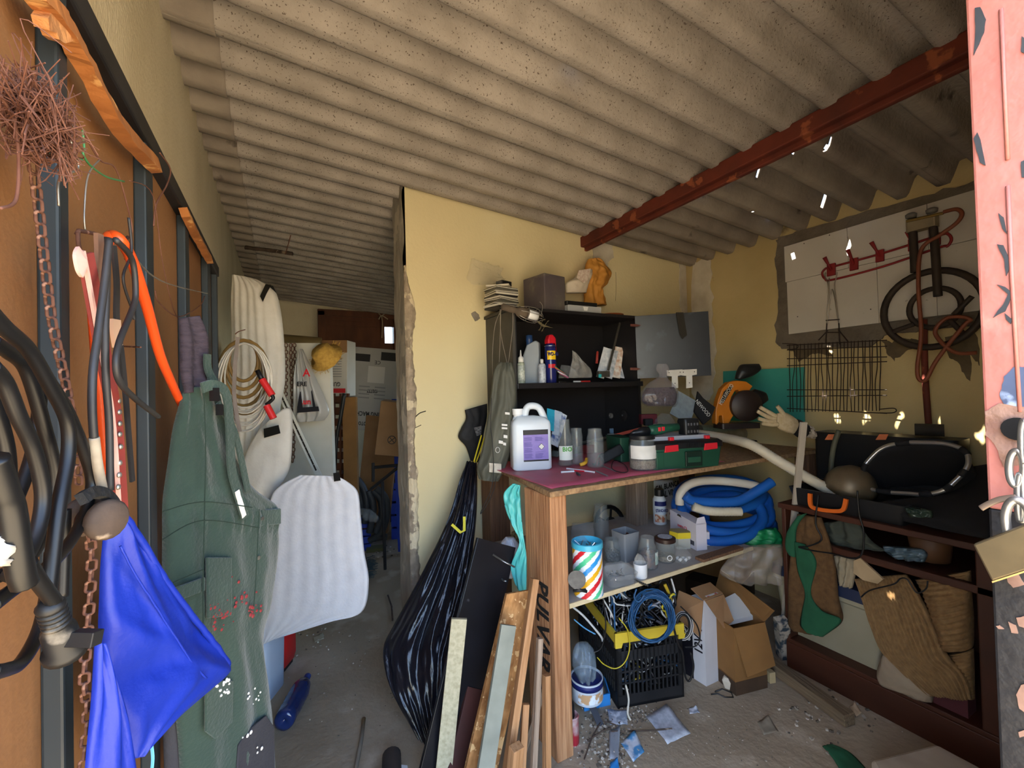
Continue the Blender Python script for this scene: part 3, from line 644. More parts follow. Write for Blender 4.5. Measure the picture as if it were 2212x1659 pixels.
for p in ([(2172, 1230), (2186, 1226), (2200, 1240), (2214, 1262), (2190, 1270), (2178, 1256)], [(2178, 1342), (2194, 1350), (2200, 1368), (2186, 1366)], [(2196, 1334), (2214, 1330), (2214, 1356), (2202, 1352)], [(2196, 1500), (2206, 1480), (2216, 1476), (2216, 1540), (2202, 1530)], [(2152, 1352), (2160, 1350), (2170, 1358), (2158, 1358)], [(2200, 1580), (2212, 1576), (2214, 1590), (2204, 1592)]):
    flake(p, mat('pale rust scab', '8a6c5c', '6a5044', scale=30, rough=.9), 'paint_scab')
# hole the chain passes through
MB().lathe([(0, 0), (.014, 0), (.014, .002), (0, .002)], 18, py_(2200, 926)-Vector((.004, 0, 0)), axes(Vector((0, -1, 0)), Vector((0, 0, 1)), Vector((-1, 0, 0)))).obj('chain_hole', mat('black hole', '050505', rough=1), d2)
# heavy galvanised chain
m_galv = mat('galvanised steel', 'a9a9a6', '7d7c79', scale=25, rough=.35, metal=.85, bump=.2)
ch = thing('door_chain', py_(2205, 1130)-Vector((.03, 0, 0)), 'heavy galvanised chain through the hole in the pink door', 'chain')
def clink(p, r=.0038, closed=True, nm='link'): return MB().tube(px_path(p, lambda x, y: on_x(x, y, XE-.03), 5)[:-1] if closed else px_path(p, lambda x, y: on_x(x, y, XE-.03), 5), r, 9, closed=closed).obj(nm, m_galv, ch, smooth=True)
def ringpx(cx, cy, rx, ry): return [(cx+rx*math.cos(a*math.pi/6), cy+ry*math.sin(a*math.pi/6)) for a in range(13)]
clink(ringpx(2213, 955, 6, 46)); clink(ringpx(2196, 1012, 16, 38)); clink(ringpx(2205, 1075, 6, 50))
hook = MB().tube(px_path([(2119, 1098), (2135, 1089), (2160, 1079), (2196, 1074)], lambda x, y: on_x(x, y, XE-.034)), .0042, 8, flat=.5); hook.obj('hasp_hook', mat('worn brown steel', '8a7866', '6a5a4c', scale=20, rough=.5, metal=.5), label='flat brown steel hook through the chain on the door', cat='hook', smooth=True)
# brass padlock
XK = XE-.055
plk = thing('padlock', on_x(2150, 1262, XK), 'tarnished brass padlock hanging on the door chain', 'padlock')
TL, TT, BL = on_x(2101, 1176, XK), on_x(2178, 1146, XK), on_x(2142, 1256, XK)
u_ = TT-TL; v_ = BL-TL; u_ = u_*1.0
MB().slab([TL, TL+u_*1.55, BL+u_*1.55, BL], (.016, 0, 0)).obj('body', mat('tarnished brass', '6a5e46', '4e4636', scale=14, rough=.45, metal=.7, c3='b79a5c', c3_at=.66, c3_scale=9), plk, bevel=.002)
MB().slab([BL+v_*.0, BL+u_*1.55, BL+u_*1.55+v_*.04, BL+v_*.04], (.016, 0, 0)).obj('bottom_edge', mat('bright brass edge', 'd2b070', rough=.4, metal=.7), plk)
MB().tube(px_path([(2180, 1165), (2172, 1122), (2178, 1092), (2196, 1080), (2222, 1100), (2232, 1160)], lambda x, y: on_x(x, y, XK+.008)), .0045, 10).obj('shackle', m_galv, plk, smooth=True)
# ============================================================ bench frame, with the boards and sacks leaning on its end
BX0 = on_z(1185, 1062, HB).x; BY0 = on_z(1185, 1062, HB).y-.01; BX1 = 2.72
m_fir = mat('weathered fir', 'bd8d64', '8a5a38', scale=9, rough=.8, stretch=(14, 14, .6), bump=.35, c3='9a8c80', c3_at=.68, c3_scale=2, c3_w=.2)
m_firdk = mat('stained fir', '7d5a40', '5e4331', scale=9, rough=.8, stretch=(12, 12, .6), bump=.3)
m_chip = mat('chipboard', 'a8865f', '7d6044', scale=60, rough=.9, bump=.4, detail=3)
m_pinktop = mat('pink oilcloth', 'c4586c', 'a84a5e', scale=6, rough=.5, c3='a08a86', c3_at=.56, c3_scale=5, c3_w=.2)
bench = thing('workbench', (1.8, 1.9, 0), 'timber workbench with a chipboard top under the black hutch', 'bench')
pbl = on_z(1079, 1012, HB)
MB().slab([(BX0, BY0, HB-.022), (BX1, BY0, HB-.022), (BX1, YP-.004, HB-.022), (1.09, YP-.004, HB-.022), (pbl.x, pbl.y, HB-.022)], (0, 0, .022)).obj('top', m_chip, bench, bevel=.003)
PX0 = BX0+.012; PX1 = PX0+.075; pyb = on_x(1133, 1090, PX0).y
def post(x0, x1, y0, y1, z1, m=m_fir, nm='leg'):
    b = MB(); b.bb(x0-(x0+x1)/2, x1-(x0+x1)/2, y0-(y0+y1)/2, y1-(y0+y1)/2, 0, z1); Mx = Matrix.Translation(((x0+x1)/2, (y0+y1)/2, 0)); return b.obj(nm, m, bench, frame=Mx, bevel=.004)
lg = post(PX0, PX1, BY0+.02, pyb, HB-.023)
bk = post(on_y(1042, 1100, YP-.04).x, on_y(1100, 1100, YP-.14).x, YP-.15, YP-.03, HB-.023, m_firdk)
p1 = on_y(1378, 1150, BY0+.62); post(p1.x-.04, p1.x+.05, BY0+.58, BY0+.68, HB-.023, mat('grey weathered post', '8f7d6e', '6a594c', scale=8, rough=.85, stretch=(14, 14, .6), bump=.4))
post(BX1-.08, BX1-.01, BY0+.02, BY0+.1, HB-.023, m_firdk); post(BX1-.08, BX1-.01, YP-.12, YP-.03, HB-.023, m_firdk)
# black stencilled letters down the side of the front leg
text('stencil_letters', 'PULVAR', .122, Vector((PX0-.002, (BY0+.02+pyb)/2-.02, on_x(1165, 1345, PX0).z)), (0, 0, -1), (0, -1, 0), mat('black stencil ink', '1a1715', rough=.8), bench, sx=.8, bold=.003)
lipf = MB(); lipf.grid(lambda u, v: Vector((BX0+.03+u*(1.9-BX0), BY0+.035+v*.66+.012*fbm(u*9, 2, 3)*(1-v), HB+.0016+.0025*abs(fbm(u*14, v*6, 1))*(1-v)+.0006)), 60, 10)
lipf.obj('oilcloth', m_pinktop, label='crumpled pink oilcloth spread over the workbench top', cat='oilcloth', smooth=True, sol=.0016)
# shelf under the bench
HS = .575
ZS = on_x(1242, 1300, PX1).z
HS = .50
sA = on_y(1242, 1300, BY0+.03); HS = sA.z
m_shelf = mat('grey melamine', 'a9a49f', '918b85', scale=7, rough=.6, c3='6e665e', c3_at=.66, c3_scale=8, c3_w=.1)
shf = thing('bench_shelf', (1.8, 1.8, HS), 'grey melamine shelf board under the workbench', 'shelf')
MB().bb(PX1+.004, on_y(1625, 1186, BY0+.03).x, BY0+.03, YP-.17, HS-.016, HS).obj('board', m_shelf, shf)
MB().bb(PX1+.004, on_y(1625, 1186, BY0+.03).x, BY0+.024, BY0+.03, HS-.017, HS+.001).obj('edge_band', mat('cream edge band', 'd6c6a2', 'bfae8a', scale=20, rough=.7), shf)
# ---------------- things leaning on the end of the bench
# black rubbish sack
T_, B_ = on_d(1015, 1000, 2.28), on_d(915, 1640, 1.74); nB = _rt.cross(T_-B_).normalized(); nB = nB if nB.dot(CAM-T_) > 0 else -nB
sk = lambda x, y, d=0: on_p(x, y, B_+nB*d, nB)
m_sack = mat('black polythene', '1b1b22', '14141a', scale=5, rough=.2, bump=.2, bscale=14, stretch=(3, 3, 1))
sack = thing('rubbish_sack', on_z(900, 1600, 0), 'full black polythene rubbish sack hanging beside the partition', 'sack')
def foldS(u, v):
    s = .010*math.sin(u*17+3.5*math.sin(v*4)+2*fbm(u*2, v*2, 3))*math.sin(math.pi*min(1, v*1.1))+.022*fbm(u*7, v*3.0, 6)
    return s+.0025*math.sin(u*61+v*14)+.006*fbm(u*16, v*9, 2)
MB().loft([(sk(1008, 996), sk(1030, 1000), .012), (sk(992, 1040), sk(1031, 1050), .02), (sk(978, 1090), sk(1030, 1100), .026), (sk(960, 1140), sk(1026, 1150), .03), (sk(928, 1205), sk(1018, 1220), .045), (sk(892, 1275), sk(1008, 1300), .06), (sk(850, 1350), sk(997, 1375), .075), (sk(829, 1395), sk(992, 1440), .085), (sk(834, 1450), sk(990, 1510), .085), (sk(858, 1510), sk(985, 1560), .08), (sk(890, 1570), sk(975, 1610), .06), (sk(925, 1640), sk(970, 1660), .03)], 44, 120, n=nB, fold=foldS).obj('sack', m_sack, sack, smooth=True)
m_ytie = mat('yellow draw tape', 'e6d832', rough=.5)
ribbon([sk(x, y, .055) for x, y in ((976, 1133), (995, 1150), (1003, 1146), (1003, 1116))], .013, .0015, nB).obj('draw_tape', m_ytie, sack)
ribbon(px_path([(1022, 1004), (1030, 975), (1040, 940)], lambda x, y: on_p(x, y, T_, Vector((0, 1, 0)))), .007, .0012, Vector((0, -1, 0))).obj('draw_tape', m_ytie, sack)
ribbon(px_path([(1025, 1006), (1036, 978), (1046, 945)], lambda x, y: on_p(x, y, T_, Vector((0, 1, 0)))), .006, .0012, Vector((0, -1, 0))).obj('draw_tape', m_ytie, sack)
# boards
def lean(name, top, bot, dt, wid, thk, m, label, cat='board', tw=0.0, skew=0, **k):
    """board standing on the floor: bot = px of its foot (on the floor), top = px of its top at view depth dt"""
    p0 = on_z(*bot, 0); p1 = on_d(*top, dt); n = (CAM-p1); n.z = 0; n = Matrix.Rotation(tw, 3, 'Z') @ n.normalized()
    lift = abs(thk*.5*(p1-p0).normalized().dot(n))+abs((wid*.5)*(p1-p0).normalized().dot(n.cross(Vector((0, 0, 1)))))
    p0 = p0+(p1-p0).normalized()*(lift*1.05)
    return plank(name, p0, p1, wid, thk, n, m, skew=skew, label=label, cat=cat, **k)
m_osb = mat('oriented strand board', 'b98650', '8a5c30', scale=26, rough=.8, stretch=(2, 2, 1), bump=.5, detail=2, c3='d6ae78', c3_at=.58, c3_scale=45)
m_beige = mat('beige chipboard', 'bcb496', 'a39b7e', scale=80, rough=.85, detail=2)
m_greych = mat('grey-green chipboard', '8c8f82', '787a6e', scale=12, rough=.8)
m_chipedge = mat('raw chipboard edge', 'c9b88c', '8f8060', scale=140, rough=.95, detail=2)
m_blackl = mat('black laminate', '121216', '1a1a1f', scale=8, rough=.3, c3='55545a', c3_at=.72, c3_scale=22, c3_w=.1)
m_plnk = mat('planed pine', 'b5885f', '93683f', scale=10, rough=.8, stretch=(10, 10, .5), bump=.25)
m_greyw = mat('grey old batten', 'a08c78', '7a6857', scale=10, rough=.85, stretch=(10, 10, .5), bump=.35)
m_redpl = mat('dark red board', '4c2620', '38201c', scale=6, rough=.6)
bp_ = on_d(1074, 1170, 1.80)
blk = lean('black_board', (1072, 1172), (945, 1720), 1.80, .185, .018, m_blackl, 'black laminate cabinet door with hinges leaning by the rubbish sack', 'panel', tw=.42)
for (x, y), (x2, y2) in (((1065, 1198), (1112, 1225)), ((1084, 1250), (1094, 1256))):
    q = on_d(x, y, 1.765); q2 = on_d(x2, y2, 1.74); o = MB().tube([q, q.lerp(q2, .5)+Vector((-.004, -.006, 0)), q2], .0035, 8).obj('hinge', m_galv, None, smooth=True)
    o.parent = blk; o.matrix_parent_inverse = (Matrix.LocRotScale(blk.location, blk.rotation_euler, None)).inverted()
lean('osb_board', (1125, 1277), (1010, 1790), 1.63, .115, .018, m_osb, 'strand board offcut leaning between the bench leg and the black panel', tw=.35, skew=-.02)
lean('pine_batten', (1155, 1250), (1072, 1830), 1.58, .024, .034, m_plnk, 'square pine batten leaning along the strand board', 'batten', tw=.3)
lean('chipboard_strip', (992, 1336), (952, 1730), 1.56, .056, .016, m_beige, 'speckled beige chipboard strip leaning in front of the rubbish sack', tw=.0)
gs = lean('chipboard_strip', (1098, 1350), (1018, 1860), 1.50, .055, .016, m_greych, 'grey-green chipboard strip with a pale raw edge', tw=.3)
lean('batten', (1166, 1378), (1146, 1790), 1.50, .018, .022, m_greyw, 'thin grey weathered batten standing against the bench leg', 'batten', tw=.4)
lean('batten', (1180, 1458), (1182, 1790), 1.49, .020, .026, m_plnk, 'short orange pine batten standing against the bench leg', 'batten', tw=.5)
lean('batten', (1136, 1520), (1120, 1790), 1.47, .022, .018, m_plnk, 'short notched pale batten behind the thin grey one', 'batten', tw=.2)
lean('batten', (1182, 1462), (1120, 1660), 1.56, .018, .018, m_greyw, 'short slanting batten behind the orange pine one', 'batten', tw=.2)
lean('offcut', (1116, 1612), (1098, 1800), 1.34, .040, .03, m_plnk, 'wide pine offcut standing in front of the battens', 'offcut', tw=.6)
lean('red_board', (1040, 1490), (985, 1740), 1.64, .13, .016, m_redpl, 'dark red board standing behind the grey-green chipboard strip', tw=.35)
# turquoise plastic sheet hanging from the bench end
A = on_x(1120, 1060, BX0-.012); nT = Vector((-1, -.8, 0)).normalized()
tq = lambda x, y: on_p(x, y, A, nT)
MB().loft([(tq(1108, 1044), tq(1124, 1048), .003), (tq(1088, 1066), tq(1124, 1070), .004), (tq(1092, 1100), tq(1126, 1110), .004), (tq(1104, 1130), tq(1130, 1150), .005), (tq(1122, 1170), tq(1136, 1190), .005), (tq(1104, 1220), tq(1138, 1225), .005), (tq(1112, 1262), tq(1136, 1290), .003)], 14, 50, n=nT, fold=lambda u, v: .005*math.sin(u*14+v*9)+.012*fbm(u*5, v*9, 3)).obj('turquoise_sheet', mat('turquoise polythene', '58bcb8', '46a6a4', scale=6, rough=.4), label='torn turquoise plastic sheet hanging off the bench end', cat='plastic sheet', smooth=True)
# white carrier bag with walnuts behind the black panel
A = on_d(1096, 1200, 1.98); nT = -_fw
wb = lambda x, y: on_p(x, y, A, nT)
MB().loft([(wb(1092, 1160), wb(1110, 1160), .02), (wb(1080, 1176), wb(1124, 1182), .05), (wb(1078, 1205), wb(1122, 1210), .06), (wb(1080, 1240), wb(1118, 1240), .05)], 18, 26, n=nT, fold=lambda u, v: .012*fbm(u*6, v*6, 2)).obj('carrier_bag', mat('white carrier plastic', 'e2e6ee', 'cdd4e0', scale=6, rough=.35), label='crumpled white plastic bag behind the black panel', cat='plastic bag', smooth=True)
random.seed(9); nt_ = mat('walnut shell', '6a5c38', '4c4228', scale=30, rough=.8, bump=.5)
for i in range(14):
    q = on_d(1106+random.uniform(0, 22), 1142+random.uniform(0, 44), 1.99+random.uniform(0, .02))
    MB().lathe([(0, -.012), (.007, -.009), (.0105, 0), (.008, .008), (0, .0125)], 8, q, rot(random.random()*3, random.random()*3, 0)).obj('walnut', nt_, label='small round brown nut heaped by the turquoise plastic sheet', cat='nut', group='nuts piled behind the bench leg', smooth=True)
# ============================================================ black hutch on the bench
def depth(p): return (p-CAM).dot(_fw)
def mpp(p): return depth(p)/F              # metres per photo pixel at a point
YH = 1.997
hL = on_y(1105, 655, YH); hR = on_y(1379, 690, YH); HT = (hL.z+hR.z)/2; HX0, HX1 = hL.x+.0, hR.x
ZSH = on_y(1240, 826, YH).z
m_hutch = mat('black veneer', '1c1b1d', '232124', scale=6, rough=.42, c3='4a4744', c3_at=.72, c3_scale=12, c3_w=.15)
m_hutchside = mat('dusty black veneer', '55524c', '3c3a37', scale=5, rough=.7)
hut = thing('hutch', ((HX0+HX1)/2, 2.15, HB), 'open fronted black wooden hutch with two shelves on the workbench', 'cabinet')
MB().bb(HX0, HX0+.018, YH, YP-.005, HB+.002, HT-.018).obj('side_panel', m_hutchside, hut)
MB().bb(HX1-.018, HX1, YH, YP-.005, HB+.002, HT-.018).obj('side_panel', m_hutch, hut)
MB().bb(HX0-.012, HX1+.02, YH-.014, YP-.004, HT-.018, HT).obj('top_panel', m_hutch, hut, bevel=.003)
MB().bb(HX0+.018, HX1-.018, YP-.014, YP-.006, HB+.002, HT-.018).obj('back_panel', m_hutch, hut)
MB().bb(HX0+.018, HX1+.012, YH-.012, YP-.014, ZSH-.03, ZSH).obj('shelf', m_hutch, hut, bevel=.003)
MB().bb(HX0+.018, HX0+.026, YH+.002, YH+.05, ZSH, HT-.018).obj('edge_strip', m_blackst if False else m_black_st, hut)
# open door leaf of the hutch, held on brown hinges
L0, L1, R1, R0 = on_d(1371, 683, 2.66), on_d(1377, 818, 2.66), on_d(1537, 811, 2.57), on_d(1530, 672, 2.57)
nl = (R0-L0).cross(L1-L0).normalized(); nl = nl if nl.dot(CAM-L0) < 0 else -nl
hd = MB().slab([L0, L1, R1, R0], nl*.016).obj('door', mat('slate black laminate', '2b3038', '22262d', scale=7, rough=.35, c3='47505c', c3_at=.6, c3_scale=8, c3_w=.2), hut, bevel=.001)
m_hinge = mat('brown bronze hinge', '5a2f28', '7a4a3c', scale=30, rough=.4, metal=.4)
for y in (703, 797):
    b = MB(); c = on_d(1374, y, 2.62); M_ = axes(_rt, -_fw.cross(_rt) if False else _fw, Vector((0, 0, 1)))
    b.prism([(-.036, .008), (0, .008), (.03, .0), (0, -.008), (-.036, -.006)], -.004, .004, c, axes(_rt, Vector((0, 0, 1)), -_fw)); b.obj('hinge', m_hinge, hut)
m_whst = mat('white enamel bracket', 'dcdad2', 'c9c5ba', scale=18, rough=.5)
tbr = lambda x, y: on_p(x, y, on_d(1480, 820, 2.575), nl)
for x, y in ((1457, 800), (1488, 799)):
    MB().slab([tbr(x-17, y), tbr(x+17, y-2), tbr(x+17, y+10), tbr(x+7, y+12), tbr(x+8, y+38), tbr(x-6, y+40), tbr(x-6, y+13), tbr(x-16, y+12)], -nl*.003).obj('t_bracket', m_whst, hd)
    for dx_, dy_ in ((-12, 5), (12, 4), (1, 28)): MB().lathe([(0, 0), (.003, 0), (.003, .001), (0, .0012)], 8, tbr(x+dx_, y+dy_)-nl*.0032, axes(*basis(-nl))).obj('screw_hole', m_dark, hd)
MB().slab([tbr(1460, 675), tbr(1476, 675), tbr(1484, 724), tbr(1474, 732), tbr(1468, 722)], -nl*.004).obj('foam_strip', mat('dark foam strip', '2e2c28', rough=.95), hd)
# ---------------------------------------------------------------- on top of the hutch
def topX(px, Y): return on_y(px, 650, Y).x
random.seed(12)
z = HT; cdm = [mat('cd case '+c, c, rough=.25) for c in ('2a2a2c', 'c9c4b6', '3a3634', 'b7b09c', '1e1e20', '8f8a7c')]
cds = ['clear case with a cream booklet', 'grey scuffed case', 'black glossy case', 'pale yellowed case', 'dark brown case', 'case with a white spine', 'black case with small print', 'smoky case', 'thin silver case', 'cream case', 'dusty clear case', 'tilted top case']
cdx = topX(1085, YH+.1)-.005
for i in range(12):
    t = .0105; a = random.uniform(-.25, .25) + (.5 if i == 11 else 0); cx = cdx+random.uniform(-.006, .006)
    Mz = rotz(a+.25); g = thing('cd_case', (cx, YH+.105, z), 'CD %s, number %s up the pile on the hutch' % (cds[i], ('one', 'two', 'three', 'four', 'five', 'six', 'seven', 'eight', 'nine', 'ten', 'eleven', 'twelve')[i]), 'CD case', 'CD cases stacked on the hutch')
    MB().rbox((cx, YH+.105, z+t*.5), (.142, .125, t-.0008), .003, Mz).obj('case', cdm[(i*5+2) % 6], g); 
    MB().rbox((cx, YH+.105, z+t*.5), (.1435, .1265, t*.4), .003, Mz).obj('tray', cdm[1 if i % 3 else 4], g)
    z += t
A = on_d(1050, 585, 2.3); tz = lambda x, y: on_p(x, y, Vector((cdx, YH+.06, z)), Vector((.2, -1, 0)).normalized())
clear = film('clear polythene', 'a8acae', .14, .1); clear2 = film('milky polythene', 'b0b0ac', .35, .3)
pbag = thing('zip_bag', (cdx, YH+.1, z), 'clear plastic bag with a black part on the CD pile', 'plastic bag')
b = MB(); b.loft([(tz(1018, 558), tz(1088, 580), .002), (tz(1014, 580), tz(1082, 592), .012), (tz(1008, 602), tz(1088, 602), .03), (tz(1022, 616), tz(1086, 611), .018)], 18, 26, n=Vector((.2, -1, 0)), fold=lambda u, v: .03*fbm(u*7, v*8, 3), back=1); b.obj('bag', film('thin clear bag', '9a9c9c', .1, .08), pbag, smooth=True)
MB().rbox((cdx+.012, YH+.09, z+.016), (.075, .05, .024), .004, rotz(.3)).obj('black_part', m_blackp, pbag)
# speaker box
sx0, sx1 = topX(1131, YH+.16), topX(1222, YH+.03)
spk = MB(); spk.bb(0, 0, 0, 0, 0, 0); spk = MB()
P4 = [Vector((on_y(1177, 650, YH+.02).x, YH+.02, 0)), Vector((on_y(1222, 650, YH+.05).x, YH+.05, 0)), Vector((on_y(1178, 650, YH+.26).x+.02, YH+.27, 0)), Vector((on_y(1131, 650, YH+.2).x, YH+.20, 0))]
hh = on_y(1190, 592, YH+.03).z-HT
spk.slab([p+Vector((0, 0, HT+.001)) for p in P4], (0, 0, hh)); spk.obj('speaker_box', mat('dusty aubergine box', '4c434c', '5d5752', scale=6, rough=.75, c3='6e685c', c3_at=.58, c3_scale=9, c3_w=.12), label='dusty aubergine coloured speaker box on top of the hutch', cat='box', bevel=.006)
# white paper bag and brown paper bag
A = Vector((topX(1270, YH+.22), YH+.22, HT)); tw = lambda x, y: on_y(x, y, YH+.2); tw2 = lambda x, y: on_y(x, y, YH+.24)
MB().loft([(tw(1248, 590), tw(1280, 582), .02), (tw(1238, 602), tw(1278, 596), .03), (tw(1222, 612), tw(1272, 612), .035), (tw(1222, 633), tw(1266, 633), .035)], 16, 24, n=Vector((0, -1, 0)), fold=lambda u, v: .008*fbm(u*5, v*6, 8), back=.4).obj('paper_bag', mat('off-white paper', 'd8cfc0', 'c4b8a6', scale=7, rough=.85), label='crumpled white paper bag behind the black tray on the hutch', cat='paper bag', smooth=True)
bb_ = thing('paper_bag', tw2(1285, 660), 'crumpled golden brown paper bag stood on the hutch', 'paper bag')
MB().loft([(tw2(1270, 560), tw2(1296, 558), .02), (tw2(1264, 575), tw2(1318, 590), .05), (tw2(1262, 600), tw2(1312, 612), .06), (tw2(1262, 630), tw2(1298, 630), .055), (tw2(1262, 660), tw2(1308, 660), .055)], 22, 36, n=Vector((0, -1, 0)), fold=lambda u, v: .022*fbm(u*4, v*5, 5), back=.5).obj('bag', mat('golden kraft paper', 'c98f3e', 'b37a30', scale=5, rough=.7, bump=.2), bb_, smooth=True)
tw3 = lambda x, y: on_y(x, y, YH+.14)
MB().slab([tw3(1250, 584), tw3(1276, 580), tw3(1270, 604), tw3(1262, 612), tw3(1246, 600)], (0, .002, 0)).obj('printed_flap', mat('white printed flap', 'e0d8cc', 'b89a8a', scale=60, rough=.8), bb_)
# black tray on a clear plastic box
xb0, xb1 = on_y(1226, 650, YH+.02).x, on_y(1298, 650, YH+.02).x; zb = HT+.042
pb2 = thing('plastic_box', ((xb0+xb1)/2, YH+.09, HT), 'clear plastic snap box on the edge of the hutch top', 'box')
MB().rbox(((xb0+xb1)/2, YH+.08, HT+.021), (xb1-xb0, .13, .04), .006).obj('body', film('clear hard plastic', 'cfd3d8', .55, .1), pb2)
MB().prism([(-.018, .01), (.018, .01), (.01, -.012), (-.01, -.012)], -.002, .002, ((xb0+xb1)/2, YH+.012, HT+.025), axes(Vector((1, 0, 0)), Vector((0, 0, 1)), Vector((0, -1, 0)))).obj('latch', film('frosted latch', 'eef0f2', .8, .2), pb2)
MB().rbox(((xb0+xb1)/2-.012, YH+.09, zb+.014), (xb1-xb0-.02, .13, .022), .006).obj('black_tray', m_blackp, label='black plastic tray stacked on the clear snap box', cat='tray', bevel=.003)
q = Vector((topX(1318, YH+.09), YH+.1, HT)); MB().lathe([(.06, 0), (.085, .012), (.088, .016), (.082, .016), (.06, .004), (0, .003)], 28, q).obj('plant_saucer', mat('terracotta', 'a5562c', '8f4822', scale=9, rough=.7), label='terracotta coloured plant saucer at the end of the hutch top', cat='saucer', smooth=True)
# inspection lamp clipped to the top with wire cage, and its cord
lampP0, lampP1 = on_y(1083, 662, YH-.06), on_y(1168, 686, YH-.08); la = (lampP1-lampP0); Ll = la.length; la.normalize(); LM = axes(*basis(la))
lamp = thing('inspection_lamp', lampP0, 'dusty hand inspection lamp with a wire cage hung at the hutch top', 'lamp')
m_dust = mat('dusty grey-brown rubber', '6d5f50', '4a4036', scale=16, rough=.9, bump=.3)
MB().lathe([(.009, 0), (.017, .006), (.018, Ll*.3), (.014, Ll*.36), (.026, Ll*.42), (.027, Ll*.66), (.0, Ll*.67)], 16, lampP0, LM).obj('handle', m_dust, lamp, smooth=True)
MB().lathe([(.024, 0), (.0245, Ll*.04), (.024, Ll*.24), (.0, Ll*.25)], 16, lampP0+la*Ll*.66, LM).obj('bulb', mat('white bulb glass', 'f0f2f4', rough=.2), lamp, smooth=True)
a_, b_, c_ = basis(la)
for k in range(6):
    an = k*math.pi/3; rd = a_*math.cos(an)+b_*math.sin(an)
    MB().tube(spl([lampP0+la*Ll*.45+rd*.026, lampP0+la*Ll*.62+rd*.038, lampP0+la*Ll*.88+rd*.038, lampP0+la*Ll*1.06+rd*.008], 5), .0016, 5).obj('cage_wire', m_silver, lamp, smooth=True)
for t in (.62, .88): MB().tube([lampP0+la*Ll*t+(a_*math.cos(q*.5236)+b_*math.sin(q*.5236))*.0382 for q in range(12)], .0016, 5, closed=True).obj('cage_ring', m_silver, lamp)
hw = lambda x, y: on_y(x, y, YH-.1)
m_cord = mat('grey-brown flex', '7d7468', rough=.7)
MB().tube(px_path([(1168, 684), (1172, 662), (1166, 652)], hw), .0015, 6).obj('hook', m_silver, lamp)
for p in ([(1086, 664), (1070, 700), (1064, 760), (1064, 830), (1062, 860)], [(1080, 668), (1082, 720), (1092, 770), (1100, 800)], [(1082, 668), (1080, 740), (1078, 790)], [(1106, 660), (1108, 700), (1100, 770), (1096, 790)]):
    MB().tube(px_path(p, lambda x, y: on_d(x, y, 2.2)), .0018, 6).obj('flex', m_cord, lamp, smooth=True)
# gecko on the lamp cage
m_gecko = mat('olive gecko skin', '6e6448', '544b36', scale=40, rough=.7, bump=.3)
gp = lambda x, y, d=0: on_y(x, y, YH-.09-d)
gk = MB()
gk.tube(px_path([(1160, 694), (1164, 696), (1170, 701), (1176, 704), (1182, 705), (1188, 707), (1194, 708)], gp, 5), .006, 8, rfun=lambda t: (.75+1.2*t if t < .12 else .85 if t < .2 else 1.1-.3*abs(t-.36) if t < .52 else max(.08, .85*(1-t)/.48)))
for p in ([(1169, 700), (1168, 708), (1165, 712)], [(1169, 699), (1172, 692), (1176, 690)], [(1176, 704), (1174, 710), (1171, 714)], [(1177, 703), (1181, 697), (1184, 693)]):
    gk.tube(px_path(p, gp, 4), .0017, 6)
    x, y = p[-1]
    for dx_, dy_ in ((-3, 1), (-1, 3), (2, 2), (3, -1)): gk.tube([gp(x, y), gp(x+dx_*.8, y+dy_*.8)], .0009, 5)
gk.obj('gecko', m_gecko, label='small olive gecko clinging below the inspection lamp', cat='gecko', smooth=True)
# ---------------------------------------------------------------- on the hutch shelf
YS = YH+.07
def shelfX(px, Y=YS): return on_y(px, 810, Y).x
def sh_at(px, Y=YS): return Vector((shelfX(px, Y), Y, ZSH))
m_wht = mat('white plastic', 'dcdcd8', rough=.4); m_metal = mat('brushed tin', 'a9a9ab', rough=.3, metal=.9)
q = sh_at(1126); k = mpp(q)
dr = thing('dropper_bottle', q, 'small white bottle with a pointed nozzle on the hutch shelf', 'bottle')
MB().lathe([(.022*.9, 0), (.021, .004), (.021, k*42), (.015, k*46), (0, k*46.5)], 18, q).obj('body', mat('clear greenish liquid', 'c8cfc0', '8f9a84', scale=50, rough=.3), dr, smooth=True)
MB().lathe([(.0212, 0), (.0213, k*34)], 18, q+Vector((0, 0, k*5))).obj('label', mat('small printed label', 'dfe3dc', '9aa69a', scale=90, rough=.6), dr, smooth=True)
MB().lathe([(.016, 0), (.016, k*10), (.006, k*13), (.003, k*26), (0, k*27)], 14, q+Vector((0, 0, k*46))).obj('nozzle', m_wht, dr, smooth=True)
q = sh_at(1149, YS+.07); k = mpp(q)
oc = thing('oil_canister', q, 'silver-grey plastic oil canister with a blue cap on the hutch shelf', 'canister')
MB().prism([(-.055, 0), (.05, 0), (.05, k*88), (.03, k*92), (-.02, k*84), (-.055, k*50)], -.03, .03, q, axes(Vector((.75, -.66, 0)), Vector((0, 0, 1)), Vector((-.66, -.75, 0)))).obj('body', mat('silver-grey plastic', '9aa3ab', '88919a', scale=5, rough=.4), oc, bevel=.008)
MB().lathe([(.018, 0), (.018, k*12), (.02, k*13), (.02, k*26), (0, k*27)], 18, q+Vector((-.012, 0, k*78))).obj('cap', mat('navy blue cap', '25406e', rough=.4), oc, smooth=True)
q = sh_at(1171, YS-.035); k = mpp(q)
sp = thing('spray_can', q, 'small white label spray tin beside the big red-capped aerosol', 'spray can')
MB().lathe([(.021, 0), (.022, .004), (.022, k*38), (.016, k*42), (0, k*42.5)], 18, q).obj('body', mat('printed white tin', 'd0d6de', '8d97a6', scale=80, rough=.35), sp, smooth=True)
MB().lathe([(.01, 0), (.01, k*8), (.006, k*10), (0, k*10)], 12, q+Vector((0, 0, k*42))).obj('nozzle', m_wht, sp, smooth=True)
